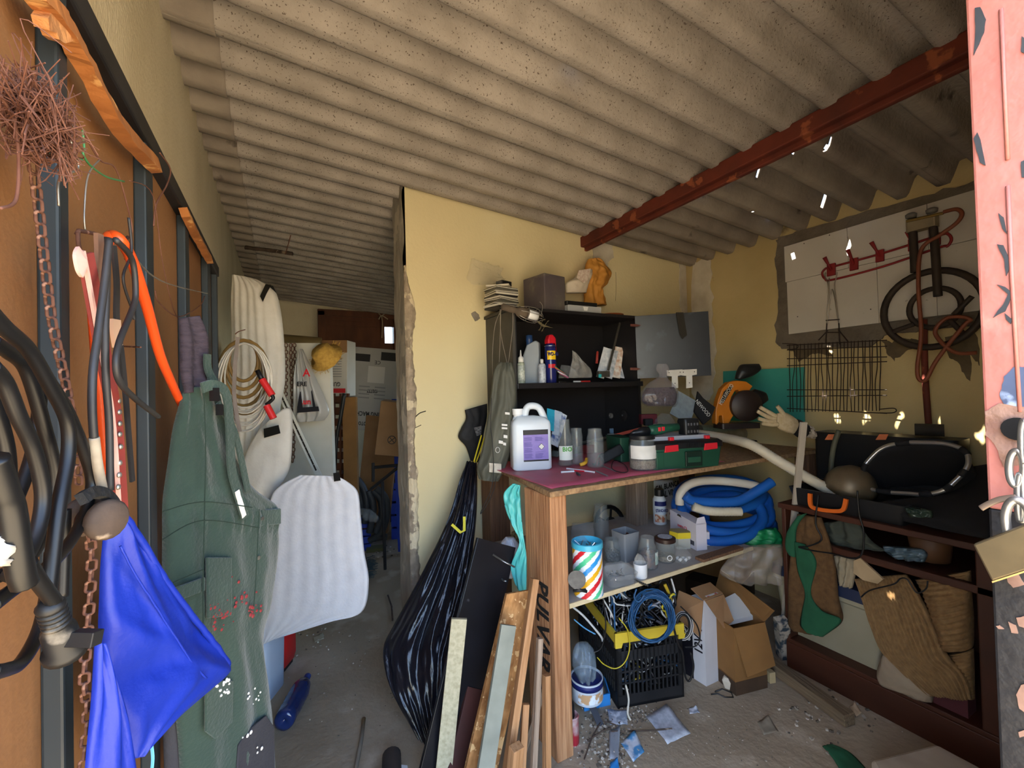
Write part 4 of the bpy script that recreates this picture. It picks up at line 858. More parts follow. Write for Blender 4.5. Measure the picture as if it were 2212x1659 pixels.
q = sh_at(1190, YS); k = mpp(q)
wd = thing('aerosol_can', q, 'navy aerosol can with red cap and yellow shield on the hutch shelf', 'aerosol can')
wb_ = MB().lathe([(.031, 0), (.033, .004), (.033, k*80), (.026, k*85), (0, k*85.5)], 24, q).obj('body', mat('navy tin', '1d2463', rough=.25, coat=.3), wd, smooth=True)
MB().lathe([(.0335, 0), (.0335, .003)], 24, q+Vector((0, 0, k*79))).obj('rim', m_metal, wd)
MB().lathe([(.0335, 0), (.0338, .05)], 14, q+Vector((0, 0, k*50)), a0=205, a1=300).obj('shield', mat('bright yellow print', 'f0c81e', rough=.35), wb_, smooth=True)
MB().lathe([(.0336, 0), (.0339, .022)], 14, q+Vector((0, 0, k*32)), a0=215, a1=290).obj('red_disc', mat('red print', 'c9202c', rough=.35), wb_, smooth=True)
text('lettering', 'WD-40', .027, q+Vector((.0, -.0352, k*50+.03))+Vector((-.004, .0006, 0)), (1, -.06, 0), (0, 0, 1), mat('navy print', '16205e', rough=.5), wb_, sx=.8, bold=.0012)
MB().prism([(-.026, 0), (.022, 0), (.03, k*6), (.026, k*14), (.008, k*21), (-.014, k*20), (-.026, k*9)], -.022, .022, q+Vector((0, 0, k*84)), axes(Vector((1, 0, 0)), Vector((0, 0, 1)), Vector((0, -1, 0)))).obj('cap', mat('red plastic', 'cf2030', rough=.3), wd, bevel=.008)
MB().tube([q+Vector((.03, -.012, k*96)), q+Vector((.031, -.012, k*62))], .0022, 6).obj('straw', mat('red plastic', 'cf2030'), wd)
# loose bags, pens, clamp and papers on the shelf
A = sh_at(1250); tb2 = lambda x, y: on_y(x, y, YS)
def cbag(name, rows, label, m, n=Vector((0, -1, 0)), amp=.012, nu=18, nv=24, seed=1, cat='plastic bag', back=.6):
    return MB().loft(rows, nu, nv, n=n, fold=lambda u, v: amp*fbm(u*6, v*6, seed)+amp*.6*math.sin(u*17+5*v), back=back).obj(name, m, label=label, cat=cat, smooth=True)
cbag('clear_bag', [(tb2(1236, 757), tb2(1240, 760), .002), (tb2(1236, 775), tb2(1262, 782), .01), (tb2(1232, 795), tb2(1277, 800), .02), (tb2(1228, 816), tb2(1278, 816), .025)], 'pointed clear plastic bag standing on the hutch shelf', clear2, seed=2, amp=.008)
cbag('clear_bag', [(tb2(1212, 788), tb2(1230, 790), .004), (tb2(1208, 802), tb2(1244, 802), .012), (tb2(1206, 817), tb2(1250, 817), .014)], 'low crumpled clear bag beside the pointed one', clear, seed=5, amp=.01)
pens = thing('marker_bundle', sh_at(1205), 'bundle of coloured marker pens in a clear sleeve on the hutch shelf', 'pens')
for i, c in enumerate(('3f8f5a', 'c25a36', '4a4a8a', 'd8d8d0', '8a3a6a')):
    MB().tube([on_y(1196+i*3, 790+i*4, YS-.03), on_y(1220+i*2, 808+i*2, YS-.03-.006*i)], .004, 8).obj('pen', mat('pen '+c, c, rough=.4), pens)
cl = thing('bar_clamp', sh_at(1312), 'steel bar clamp with a red handle standing on the hutch shelf', 'clamp')
m_clst = mat('grey forged steel', '6a665e', '4d4a45', scale=14, rough=.5, metal=.6)
ribbon([on_y(1339, 697, YS), on_y(1314, 800, YS-.02)], .013, .006, Vector((0, -1, 0))).obj('bar', m_clst, cl)
MB().rbox(on_y(1303, 808, YS-.03), (.085, .03, .035), .006).obj('jaw', m_clst, cl)
MB().lathe([(.008, 0), (.0085, .03), (.0075, .07), (.003, .074)], 12, on_y(1289, 785, YS-.03), axes(*basis(Vector((.12, 0, 1))))).obj('handle', mat('worn red wood handle', 'a83a30', '8a2c26', scale=9, rough=.5), cl, smooth=True)
MB().rbox(on_y(1296, 812, YS-.05), (.016, .012, .02), .003).obj('cyan_pad', mat('cyan plastic', '38b4bc', rough=.4), cl)
pm = [mat('leaflet '+c, c, d, scale=30, rough=.7, contrast=.3) for c, d in (('dfe3e8', 'b8c2cc'), ('d2d6dc', '9aa4ae'), ('ece8e0', 'c9a084'), ('e6e8ec', '8a94a4'))]
for i, (x0, y0, x1, y1, wd_) in enumerate(((1312, 752, 1296, 816, .05), (1326, 756, 1312, 816, .06), (1338, 750, 1330, 816, .055), (1350, 762, 1346, 817, .05), (1360, 758, 1356, 817, .045), (1366, 764, 1364, 818, .03))):
    p0, p1 = on_y(x1, y1, YS+.02+.012*i), on_y(x0, y0, YS+.05+.012*i)
    plank('leaflet', p0, p1, wd_, .004, Vector((-.5, -1, .1)), pm[i % 4], bevel=0, label='%s propped in the corner of the hutch shelf' % ('blue-edged leaflet', 'folded grey leaflet', 'orange lined leaflet', 'thick white booklet', 'manual with a grey stripe', 'narrow white leaflet')[i], cat='leaflet', group='leaflets in the hutch')
for px_, w_, c, lb in ((1246, .05, 'd2d4d4', 'small white plastic clip on the hutch shelf'), (1264, .07, 'b82c2c', 'red pencil lying on the hutch shelf'), (1214, .05, '18181a', 'black plastic knob piece on the hutch shelf')):
    p = sh_at(px_, YS-.045); MB().rbox(p+Vector((0, 0, .005)), (w_, .012, .009), .003).obj('small_part', mat('small part '+c, c, rough=.4), label=lb, cat='small part', bevel=.002)
# two abrasive discs inside the hutch's lower bay
for (x, y), rr, lb, c in (((1321, 898), .018, 'small grey rubber disc on the hutch side wall', '6a6762'), ((1348, 897), .036, 'black sanding disc on the hutch side wall', '1d1c1e')):
    pp = on_x(x, y, HX1-.018); g = thing('sanding_disc', pp, lb, 'disc'); Mx = axes(Vector((0, 1, 0)), Vector((0, 0, 1)), Vector((-1, 0, 0)))
    MB().lathe([(0, .001), (rr, .001), (rr, .008), (rr*.8, .012), (0, .012)], 24, pp, Mx).obj('disc', mat('disc '+c, c, rough=.6), g, smooth=True, auto=40); MB().lathe([(0, .012), (.006, .012), (.006, .016), (0, .017)], 10, pp, Mx).obj('hub', m_metal, g)
# clear bag of dark gravel hung on the hutch door
tb3 = lambda x, y: on_d(x, y, 2.48)
hb_ = thing('gravel_bag', tb3(1425, 880), 'tied clear bag of dark bits hanging below the hutch door', 'plastic bag')
MB().loft([(tb3(1420, 786), tb3(1440, 786), .004), (tb3(1416, 798), tb3(1446, 798), .012), (tb3(1424, 812), tb3(1440, 812), .006), (tb3(1400, 828), tb3(1452, 826), .03), (tb3(1384, 850), tb3(1466, 846), .05), (tb3(1384, 868), tb3(1464, 872), .05), (tb3(1396, 878), tb3(1458, 879), .03)], 22, 36, n=-_fw, fold=lambda u, v: .012*fbm(u*8, v*6, 4), back=.8).obj('bag', film('shiny clear film', 'a8a4aa', .2, .08), hb_, smooth=True)
MB().loft([(tb3(1396, 838), tb3(1456, 836), .02), (tb3(1388, 852), tb3(1462, 850), .04), (tb3(1388, 868), tb3(1460, 870), .042), (tb3(1400, 876), tb3(1452, 876), .02)], 18, 24, n=-_fw, fold=lambda u, v: .008*fbm(u*12, v*10, 7), back=.7).obj('contents', mat('dark brown bits', '3e2e33', '5c4a4e', scale=60, rough=.6, bump=1), hb_, smooth=True)
# ---------------------------------------------------------------- hanging at the hutch end
gb = lambda x, y: on_d(x, y, 2.12)
gbag = thing('camp_bag', gb(1070, 1045), 'grey-green nylon drawstring bag hanging at the hutch end', 'bag')
MB().loft([(gb(1078, 782), gb(1106, 784), .012), (gb(1066, 800), gb(1113, 810), .03), (gb(1060, 850), gb(1116, 860), .038), (gb(1052, 910), gb(1112, 915), .042), (gb(1042, 970), gb(1104, 970), .042), (gb(1030, 1010), gb(1090, 1015), .04), (gb(1034, 1034), gb(1076, 1040), .025)], 26, 70, n=-_fw, fold=lambda u, v: .014*fbm(u*4, v*5, 2)+.006*math.sin(u*15+v*4), back=.5).obj('bag', mat('grey-green nylon', '5a5b50', '4a4b42', scale=6, rough=.7, bump=.15), gbag, smooth=True)
MB().slab([on_d(x, y, 2.07) for x, y in ((1057, 1000), (1083, 1002), (1083, 1022), (1057, 1020))], (0, .002, 0)).obj('care_label', mat('white cloth label', 'cfc9bc', 'b0a898', scale=40, rough=.8), gbag)
for x, y, w_, h_ in ((1096, 893, 10, 6), (1090, 918, 12, 5), (1090, 925, 12, 5), (1092, 943, 8, 8), (1082, 955, 9, 8), (1090, 959, 6, 7)):
    MB().slab([on_d(x+a*w_*.5, y+b2*h_*.5, 2.072) for a, b2 in ((-1, -1), (1, -.6), (1, 1), (-1, .7))], (0, .001, 0)).obj('printed_mark', mat('white print', 'd8d8d4', rough=.7), gbag)
MB().tube([on_d(1075+4.5*math.cos(a*.6283), 972+6*math.sin(a*.6283), 2.07) for a in range(10)], .0012, 5, closed=True).obj('printed_ring', mat('white print', 'd8d8d4'), gbag)
MB().tube(px_path([(1062, 860), (1060, 920), (1064, 960), (1066, 1020), (1060, 1060), (1046, 1090), (1038, 1110), (1052, 1090), (1066, 1060), (1072, 1030)], lambda x, y: on_d(x, y, 2.05)), .002, 6).obj('flex_loop', mat('black thin flex', '242322', rough=.5), label='thin dark cord loop dangling past the bench corner', cat='cord', smooth=True)
bp2 = lambda x, y: on_y(x, y, YP-.03)
pouch = thing('tool_pouch', bp2(1020, 990), 'black fabric tool pouch hanging on the partition wall', 'pouch')
MB().loft([(bp2(1004, 886), bp2(1052, 872), .012), (bp2(1006, 905), bp2(1052, 900), .02), (bp2(996, 925), bp2(1046, 930), .028), (bp2(990, 945), bp2(1042, 955), .03), (bp2(1006, 965), bp2(1038, 972), .02), (bp2(1016, 995), bp2(1036, 1000), .008)], 18, 36, n=Vector((0, -1, 0)), fold=lambda u, v: .006*fbm(u*5, v*6, 6), back=.4).obj('pouch', mat('black nylon cloth', '1f2024', '17181b', scale=8, rough=.7), pouch, smooth=True)
MB().slab([on_y(x, y, YP-.06) for x, y in ((1024, 924), (1040, 920), (1040, 938), (1030, 942))], (0, .003, 0)).obj('printed_patch', mat('white print on black', '8f9196', '1f2024', scale=120, rough=.7), pouch)
# ============================================================ on the bench
glass = film('clear glass', 'a4acac', .13, .04)
def bt(px, py, z=HB+.004): return on_z(px, py, z)
# plastic jug with purple label
q = bt(1147, 1012); k = mpp(q); M_ = M_face(.16); w_, d_, h_ = k*84, k*52, k*138
jug = thing('jug', q, 'white plastic five litre jug with a purple label on the bench', 'jug')
m_jug = mat('milky white plastic', 'd9e2ea', 'cbd6e0', scale=4, rough=.35)
rrloft([(0, w_*.9, d_*.9, .02), (.008, w_, d_, .022), (h_*.68, w_, d_, .022), (h_*.74, w_*.97, d_*.95, .022), (h_*.80, w_*.78, d_*.6, .02, .0), (h_*.83, w_*.5, d_*.4, .015, -w_*.12)], q, M_).obj('body', m_jug, jug, smooth=True, auto=50)
MB().lathe([(.02, 0), (.02, h_*.04), (.025, h_*.05), (.026, h_*.14), (0, h_*.145)], 18, q+M_ @ Vector((-w_*.31, 0, h_*.80))).obj('cap', mat('white ribbed cap', 'e6eaee', rough=.4), jug, smooth=True, auto=40)
MB().lathe([(.03, 0), (.022, h_*.07)], 16, q+M_ @ Vector((-w_*.31, 0, h_*.745))).obj('neck', m_jug, jug, smooth=True)
MB().tube([q+M_ @ Vector(v) for v in spl([(-w_*.12, 0, h_*.79), (-w_*.10, 0, h_*.90), (-w_*.02, 0, h_*.97), (w_*.14, 0, h_*.975), (w_*.27, 0, h_*.93), (w_*.38, 0, h_*.78), (w_*.42, 0, h_*.66)], 6)], .017, 10, flat=1.0).obj('handle', m_jug, jug, smooth=True)
def onface(u, v, off=.0012): return q+M_ @ Vector((w_*u, -d_/2-off, h_*v))
jl = MB().slab([onface(*p) for p in ((-.24, .14), (.40, .14), (.40, .62), (-.24, .62))], M_ @ Vector((0, .0008, 0))).obj('label', mat('lilac print', '8f7fc4', '7f70b8', scale=30, rough=.5), jug)
MB().slab([onface(*p, .0016) for p in ((-.24, .545), (.40, .545), (.40, .62), (-.24, .62))], M_ @ Vector((0, .0008, 0))).obj('black_band', mat('black print', '15141c', rough=.5), jl)
MB().slab([onface(*p, .0016) for p in ((-.24, .14), (.40, .14), (.40, .165), (-.24, .165))], M_ @ Vector((0, .0008, 0))).obj('black_band', mat('black print', '15141c'), jl)
fp = MB()
for i in range(26):
    v = .19+i*.0125
    for u0, u1 in ((-.22, .03), (.06, .30)):
        if u0 > 0 and .29 < v < .43: continue
        if i % 7 == 6: continue
        fp.slab([onface(u0, v, .0016), onface(u1-random.uniform(0, .08), v, .0016), onface(u1-.06, v+.005, .0016), onface(u0, v+.005, .0016)], M_ @ Vector((0, .0004, 0)))
fp.obj('fine_print', mat('dark violet print', '4a3f86', rough=.6), jl, kind='stuff')
cx_, cy_ = .22, .36
for s, m in ((.085, mat('black print', '15141c')), (.072, mat('white print', 'd8d8d4'))):
    MB().slab([onface(cx_+a*s, cy_+b2*s*w_/h_, .0016+.0006*(s < .08)) for a, b2 in ((-1, 0), (0, -1), (1, 0), (0, 1))], M_ @ Vector((0, .0005, 0))).obj('hazard_diamond', m, jl)
# leaflets behind the jug
for (x0, y0, x1, y1, ww, lb, mm) in ((1216, 893, 1196, 962, .06, 'tilted leaflet with blue stripes behind the jug', ('dfe6f0', '4a68a8')), (1190, 884, 1188, 930, .05, 'cyan packet edge showing behind the jug handle', ('30b0d0', '28a0c4')), (1206, 888, 1200, 940, .05, 'pale blue leaflet behind the jug', ('c9d8e8', 'a9bcd2'))):
    p0, p1 = on_y(x1, y1, YH-.03), on_y(x0, y0, YH+.0); plank('leaflet', p0, p1, ww, .003, Vector((0, -1, 0)), mat('leaf '+mm[0], mm[0], mm[1], scale=14, rough=.6, contrast=.12), bevel=0, label=lb, cat='leaflet')
# glass bottle and jars
q = bt(1222, 1006); k = mpp(q); g = thing('glass_bottle', q, 'clear glass bottle with a white and green BIO label', 'bottle')
glass_jar(q, k*15.5, k*100, k*11, glass, g, neck_h=k*12, shoulder=k*34)
MB().lathe([(k*15.8, k*14), (k*15.8, k*44)], 14, q, a0=180, a1=330).obj('label', mat('white paper label', 'dfe4dc', rough=.7), g, smooth=True)
text('lettering', 'BIO', k*13, q+M_face() @ Vector((.006, -k*16.6, k*37)), M_face() @ Vector((1, 0, 0)), (0, 0, 1), mat('green print', '4a9a3a', rough=.6), g, bold=.0008)
q = bt(1247, 1003); k = mpp(q); g = thing('glass_jar', q, 'empty clear jar behind the labelled bottle', 'jar'); glass_jar(q, k*13.5, k*78, k*12, glass, g, neck_h=k*8, shoulder=k*8)
q = bt(1287, 1010); k = mpp(q); g = thing('glass_jar', q, 'tall clear jar with small metal bits in it', 'jar'); glass_jar(q, k*18.5, k*84, k*15, glass, g, neck_h=k*10, shoulder=k*10)
for i in range(5): MB().tube([q+Vector((random.uniform(-.02, .02), random.uniform(-.02, .02), .012)), q+Vector((random.uniform(-.025, .025), random.uniform(-.02, .02), random.uniform(.012, .06)))], .0018, 6).obj('metal_bit', m_metal, g)
q = bt(1389, 1014); k = mpp(q); g = thing('glass_jar', q, 'squat jar of gravel with a black lid and blank white label', 'jar')
glass_jar(q, k*29, k*70, k*25, glass, g, neck_h=k*8, shoulder=k*10)
MB().lathe([(k*26, 0), (k*27, .002), (k*27, k*8), (0, k*8.5)], 22, q+Vector((0, 0, k*66))).obj('lid', m_blackp, g, smooth=True, auto=40)
MB().lathe([(k*29.4, k*26), (k*29.4, k*54)], 16, q, a0=170, a1=310).obj('label', mat('blank label', 'd6d6d2', 'c4c4be', scale=20, rough=.8), g, smooth=True)
MB().lathe([(k*24, .007), (k*27, .011), (k*27, k*22), (k*12, k*25), (0, k*23)], 22, q).jitter(.0012, 150).obj('gravel', mat('brown gravel', '6a5c4c', '9a8c78', scale=160, rough=.9, bump=1), g, kind='stuff')
# toolbox
c0, c1 = bt(1411, 1017), bt(1562, 1006); ux = (c1-c0); L_ = ux.length; ux.normalize(); uy = Vector((0, 0, 1)).cross(ux); M_ = axes(ux, uy, Vector((0, 0, 1)))
D_ = .22; k = mpp((c0+c1)/2); cc = (c0+c1)/2+uy*D_/2; HTB = k*43
m_tbg = mat('dark green toolbox plastic', '1f4a38', '19402f', scale=6, rough=.45); m_redl = mat('red latch plastic', 'c22430', rough=.4)
tbx = thing('toolbox', cc, 'dark green toolbox with black lid and red latches on the bench', 'toolbox')
rrloft([(0, L_*.93, D_*.93, .012), (HTB, L_, D_, .014)], cc, M_).obj('body', m_tbg, tbx, smooth=True, auto=40)
tl_ = rrloft([(HTB+.001, L_*1.03, D_*1.03, .014), (HTB+k*12, L_*1.03, D_*1.03, .014), (HTB+k*17, L_*.95, D_*.93, .014)], cc, M_).obj('lid', m_blackp, tbx, smooth=True, auto=40)
ft = lambda u, v, off=.004: cc+M_ @ Vector((L_*u, -D_/2-off, v))
for u in (-.24, .32):
    MB().slab([ft(u-.11, HTB-k*6), ft(u+.09, HTB-k*4), ft(u+.08, HTB+k*10, .008), ft(u-.10, HTB+k*9, .008)], uy*-.006).obj('latch', m_redl, tl_, bevel=.002)
MB().slab([ft(-.06, HTB*.86), ft(.18, HTB*.86), ft(.18, HTB*.10), ft(-.06, HTB*.10)], uy*-.008).obj('front_panel', mat('black-green plastic', '15271f', rough=.4), tbx, bevel=.003)
MB().slab([ft(-.03, HTB*.58, .012), ft(.15, HTB*.58, .012), ft(.15, HTB*.30, .012), ft(-.03, HTB*.30, .012)], uy*-.003).obj('handle_recess', m_tbg, tbx, bevel=.002)
for i in range(9): MB().slab([ft(-.04+i*.024, HTB+k*2, .004), ft(-.026+i*.024, HTB+k*2, .004), ft(-.026+i*.024, HTB+k*11, .009), ft(-.04+i*.024, HTB+k*11, .009)], uy*-.002).obj('grip_rib', m_blackp, tl_)
MB().slab([ft(-.46, HTB*.9), ft(-.36, HTB*.9), ft(-.36, HTB*.08), ft(-.46, HTB*.06)], uy*-.004).obj('pilaster', m_tbg, tbx, bevel=.002)
ztop = HTB+k*17
org = thing('parts_organiser', cc+Vector((0, 0, ztop)), 'flat translucent parts organiser lid on the toolbox', 'organiser')
rrloft([(ztop+.001, L_*.9, D_*.8, .01), (ztop+k*9, L_*.9, D_*.8, .01)], cc+M_ @ Vector((-.02, .01, 0)), M_).obj('lid', film('frosted grey plastic', 'a9b0bc', .75, .25), org)
for u in (-.2, .32): MB().rbox(cc+M_ @ Vector((L_*u, -D_*.4, ztop+k*4)), (.022, .02, k*7), .003, M_).obj('clip', m_redl, org)
# green side case seen at the left of the toolbox
sc_ = bt(1352, 1000); rrloft([(0, .07, .16, .01), (k*52, .075, .17, .01), (k*58, .08, .175, .01)], sc_+Vector((.05, .1, 0)), M_).obj('tool_case', m_tbg, label='second dark green case behind the gravel jar', cat='case', smooth=True, auto=40)
# cordless drill lying on the organiser
zt_ = cc.z+ztop+k*9+.001
dr = thing('cordless_drill', Vector((cc.x, cc.y, zt_)), 'green and black cordless drill lying on the toolbox', 'drill')
dd = lambda x, y: on_p(x, y, cc+uy*-.03, uy)
p0, p1 = dd(1362, 936), dd(1462, 922); da = (p1-p0); DL = da.length; da.normalize(); DM = axes(*basis(da))
MB().lathe([(.004, 0), (.008, DL*.04), (.013, DL*.08), (.014, DL*.16), (.02, DL*.2), (.021, DL*.4), (.0, DL*.41)], 16, p0, DM).obj('chuck', mat('black chuck', '1c1c1f', rough=.35), dr, smooth=True)
MB().lathe([(.0225, DL*.38), (.025, DL*.45), (.026, DL*.62), (.021, DL*.72), (.018, DL*1.02), (0, DL*1.03)], 16, p0, DM).obj('housing', mat('bottle green plastic', '1f4f3c', rough=.45), dr, smooth=True)
for t in (.56, .64): MB().rbox(p0+da*DL*t-uy*.024+Vector((0, 0, .004)), (.014, .008, .018), .002, M_).obj('switch', m_redl, dr)
bp0 = dd(1487, 923); bt2 = rrloft([(-k*20, .075, .06, .012), (k*14, .085, .07, .014), (k*20, .08, .06, .014)], bp0, M_).obj('battery', m_blackp, dr, smooth=True, auto=40)
for i in range(4):
    for j in range(2): MB().rbox(bp0+M_ @ Vector((-.024+i*.016, -.036, -k*8+j*k*16)), (.007, .004, .012), .001, M_).obj('battery_rib', mat('grey rib', '55565a', rough=.5), bt2)
# black charger with cord
q = bt(1330, 1002); ch_ = thing('charger', q, 'black battery charger with its cord beside the jar', 'charger')
plank('body', q+Vector((-.05, .05, .02)), q+Vector((.06, .02, .07)), .05, .035, Vector((-.3, -1, .3)), m_blackp, ch_, bevel=.006)
MB().tube(px_path([(1340, 975), (1325, 995), (1322, 1012), (1340, 1020), (1356, 1018), (1350, 1004), (1334, 990)], lambda x, y: on_z(x, max(y, 996), HB+.012)), .002, 6).obj('cord', m_rubber, ch_, smooth=True)
# long quick clamp, red ends
cp0, cp1 = on_y(1258, 956, YH-.06), on_y(1430, 918, YH-.05)
qc = thing('quick_clamp', cp0, 'long quick release bar clamp with salmon red handle', 'clamp')
ribbon([cp0, cp1], .012, .006, Vector((0, -1, 0))).obj('bar', m_clst, qc)
ribbon([cp0.lerp(cp1, .38), cp0.lerp(cp1, .72)+Vector((0, 0, .006)), cp1], .016, .012, Vector((0, -1, 0))).obj('handle', mat('salmon red plastic', 'cc5a48', rough=.4), qc)
MB().rbox(cp0.lerp(cp1, .33), (.04, .02, .03), .004).obj('jaw', mat('grey plastic jaw', '8f8f8c', rough=.5), qc)
MB().rbox(cp0.lerp(cp1, .34)+Vector((0, 0, .03)), (.024, .012, .028), .003).obj('jaw_pad', mat('blue-grey pad', '5c7890', rough=.5), qc)
# bits scattered in front
m_pen = mat('white biro plastic', 'd6d8de', rough=.35)
for (a, b2, r, m, lb) in (((1224, 1012), (1284, 1020), .004, m_pen, 'white biro lying in front of the jars'), ((1212, 1020), (1240, 1018), .0045, m_pen, 'short white plastic stick by the jug'), ((1240, 1016), (1262, 1018), .003, mat('red plastic', 'cf2030'), 'thin red pencil stub beside the biro'), ((1300, 1006), (1330, 1018), .0035, m_metal, 'small steel bolt on the pink oilcloth'), ((1288, 1018), (1312, 1028), .004, m_metal, 'shiny key-like metal bit at the bench edge'), ((1246, 1022), (1252, 1026), .005, m_blackp, 'small black plastic nub on the oilcloth')):
    p0, p1 = bt(*a, HB+.008), bt(*b2, HB+.008); MB().tube([p0, p1], r, 8).obj('bench_bit', m, label=lb, cat='small item', smooth=True, auto=40)
q = bt(1260, 1006, HB+.006); MB().tube(spl([q+Vector((-.02, 0, .006)), q+Vector((0, -.008, .012)), q+Vector((.02, .0, .02)), q+Vector((.03, .01, .03))], 5), .009, 8).obj('ear_plug_reel', mat('mustard plastic', 'd9a22c', rough=.5), label='mustard yellow curved plastic cap between the jars', cat='cap', smooth=True)
# dark clutter at the back of the bench under the hutch
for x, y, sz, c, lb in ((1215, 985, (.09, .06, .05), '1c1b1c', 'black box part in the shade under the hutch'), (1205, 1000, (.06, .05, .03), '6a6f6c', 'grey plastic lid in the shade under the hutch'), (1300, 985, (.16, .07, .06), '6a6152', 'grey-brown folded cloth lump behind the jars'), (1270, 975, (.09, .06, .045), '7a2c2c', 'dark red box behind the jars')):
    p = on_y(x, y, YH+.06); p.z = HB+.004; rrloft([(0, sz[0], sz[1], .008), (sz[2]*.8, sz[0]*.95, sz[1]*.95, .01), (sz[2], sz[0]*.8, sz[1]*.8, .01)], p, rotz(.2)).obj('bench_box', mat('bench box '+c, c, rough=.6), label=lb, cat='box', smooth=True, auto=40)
# ---------------- right part of the bench
# silver duct pipe
dp0, dp1 = on_y(1508, 931, 1.95), on_y(1662, 940, 1.88); da = (dp1-dp0); ln = da.length; da.normalize()
MB().lathe([(.045, 0), (.045, ln*.96), (.05, ln*.965), (.05, ln), (.046, ln), (.043, ln*.9), (.043, .01)], 24, dp0, axes(*basis(da))).obj('duct_pipe', mat('silver foil duct', 'b5b0a4', '8f8a7e', scale=14, rough=.3, metal=.7, bump=.15), label='silver metal duct pipe lying on the bench', cat='pipe', smooth=True, auto=40)
# stuff the pipe rests on
for x, y, sz, c, lb in ((1590, 985, (.2, .2, .008), '2a2624', 'dark flat tool tray under the duct pipe'), (1680, 975, (.16, .2, .03), '3a2f28', 'dark brown folded sheet stack on the bench'), (1700, 960, (.16, .12, .08), '241f1e', 'dark crumpled leather apron on the bench')):
    p = on_y(x, y, 1.86); p.z = HB+.001; rrloft([(0, sz[0], sz[1], .01), (sz[2], sz[0]*.94, sz[1]*.94, .012)], p, rotz(.1)).obj('bench_stack', mat('stack '+c, c, '4a3a2e', scale=9, rough=.8, contrast=.3), label=lb, cat='stack', smooth=True, auto=40)
# white ribbed hose
hp = spl([on_y(1500, 936, 1.78), on_y(1560, 945, 1.60), on_y(1620, 960, 1.38), on_y(1680, 995, 1.27), on_y(1740, 1030, 1.19), on_y(1785, 1055, 1.13), on_y(1800, 1064, 1.11)], 26)
n_ = len(hp); hose = thing('ribbed_hose', hp[-1], 'cream ribbed plastic hose reaching from the bench over the cabinet', 'hose')
MB().tube(hp[:-8], .025, 14, rfun=lambda t: 1+.07*math.sin(t*(n_-8)*math.pi*.9)).obj('hose', mat('cream ribbed plastic', 'cfc6b0', 'c2b8a0', scale=6, rough=.5), hose, smooth=True)
MB().tube(hp[-12:], .027, 16).obj('sleeve', mat('white plastic sleeve', 'd9d4c6', rough=.4), hose, smooth=True, auto=40)
# orange chop saw with its black bags
od = lambda x, y: on_d(x, y, 2.52)
saw = thing('chop_saw', od(1580, 920), 'orange circular saw with dark guard and black handle on the bench', 'saw')
m_saw = mat('orange saw enamel', 'c2741c', 'ad6414', scale=7, rough=.45, c3='5a3412', c3_at=.7, c3_scale=14)
m_dksaw = mat('dark brown saw guard', '2c211e', '1f1716', scale=9, rough=.5)
MB().slab([od(x, y) for x, y in ((1546, 905), (1546, 888), (1552, 862), (1560, 840), (1574, 826), (1592, 822), (1612, 824), (1626, 834), (1618, 846), (1606, 854), (1598, 848), (1594, 842), (1588, 844), (1580, 858), (1576, 872), (1590, 888), (1582, 902), (1572, 920), (1562, 918), (1560, 898), (1554, 898), (1552, 918), (1546, 916))], _fw*.05).obj('guard', m_saw, saw, bevel=.004)
MB().slab([on_d(x, y, 2.515) for x, y in ((1556, 870), (1564, 846), (1580, 832), (1582, 838), (1572, 856), (1562, 872))], _fw*.004).obj('name_plate', mat('black name plate', '17130f', rough=.4), saw)
text('lettering', 'MESTAWOOD', .034, on_d(1569, 852, 2.512), od(1580, 834)-od(1558, 870), od(1560, 850)-od(1572, 858), mat('silver print', 'cfcabc', rough=.5), saw, sx=.62)
MB().lathe([(0, 0), (.082, .0), (.09, .004), (.09, .03), (.06, .05), (0, .05)], 26, on_d(1608, 876, 2.52), axes(*basis(-_fw))).obj('blade_guard', m_dksaw, saw, smooth=True, auto=40)
MB().loft([(on_d(1588, 818, 2.56), on_d(1600, 820, 2.56), .02), (on_d(1592, 800, 2.56), on_d(1626, 812, 2.56), .035), (on_d(1600, 788, 2.56), on_d(1644, 798, 2.56), .03), (on_d(1618, 786, 2.56), on_d(1640, 786, 2.56), .012)], 14, 20, n=-_fw, back=1).obj('handle', m_blackp, saw, smooth=True)
MB().loft([(on_d(1620, 850, 2.56), on_d(1630, 840, 2.56), .02), (on_d(1624, 868, 2.56), on_d(1654, 848, 2.56), .03), (on_d(1634, 880, 2.56), on_d(1660, 862, 2.56), .02)], 12, 16, n=-_fw, back=1).obj('motor', m_blackp, saw, smooth=True)
MB().rbox(od(1590, 915)+Vector((0, 0, -.01)), (.22, .12, .03), .01, M_face()).obj('base', m_dksaw, saw)
vane = thing('dust_bag', on_d(1525, 918, 2.5), 'black printed dust bag fanned out beside the orange saw', 'dust bag')
MB().slab([on_d(x, y, 2.5) for x, y in ((1508, 845), (1520, 860), (1535, 872), (1546, 880), (1536, 905), (1520, 918), (1508, 902), (1500, 890))], _fw*.02).obj('bag', mat('black dust bag cloth', '151416', '1e1d20', scale=9, rough=.8), vane, bevel=.004)
text('lettering', 'NEWOOD', .032, on_d(1518, 882, 2.498), on_d(1530, 894, 2.5)-on_d(1508, 868, 2.5), on_d(1524, 876, 2.5)-on_d(1514, 886, 2.5), mat('white print', 'd8d8d4'), vane, sx=.8)
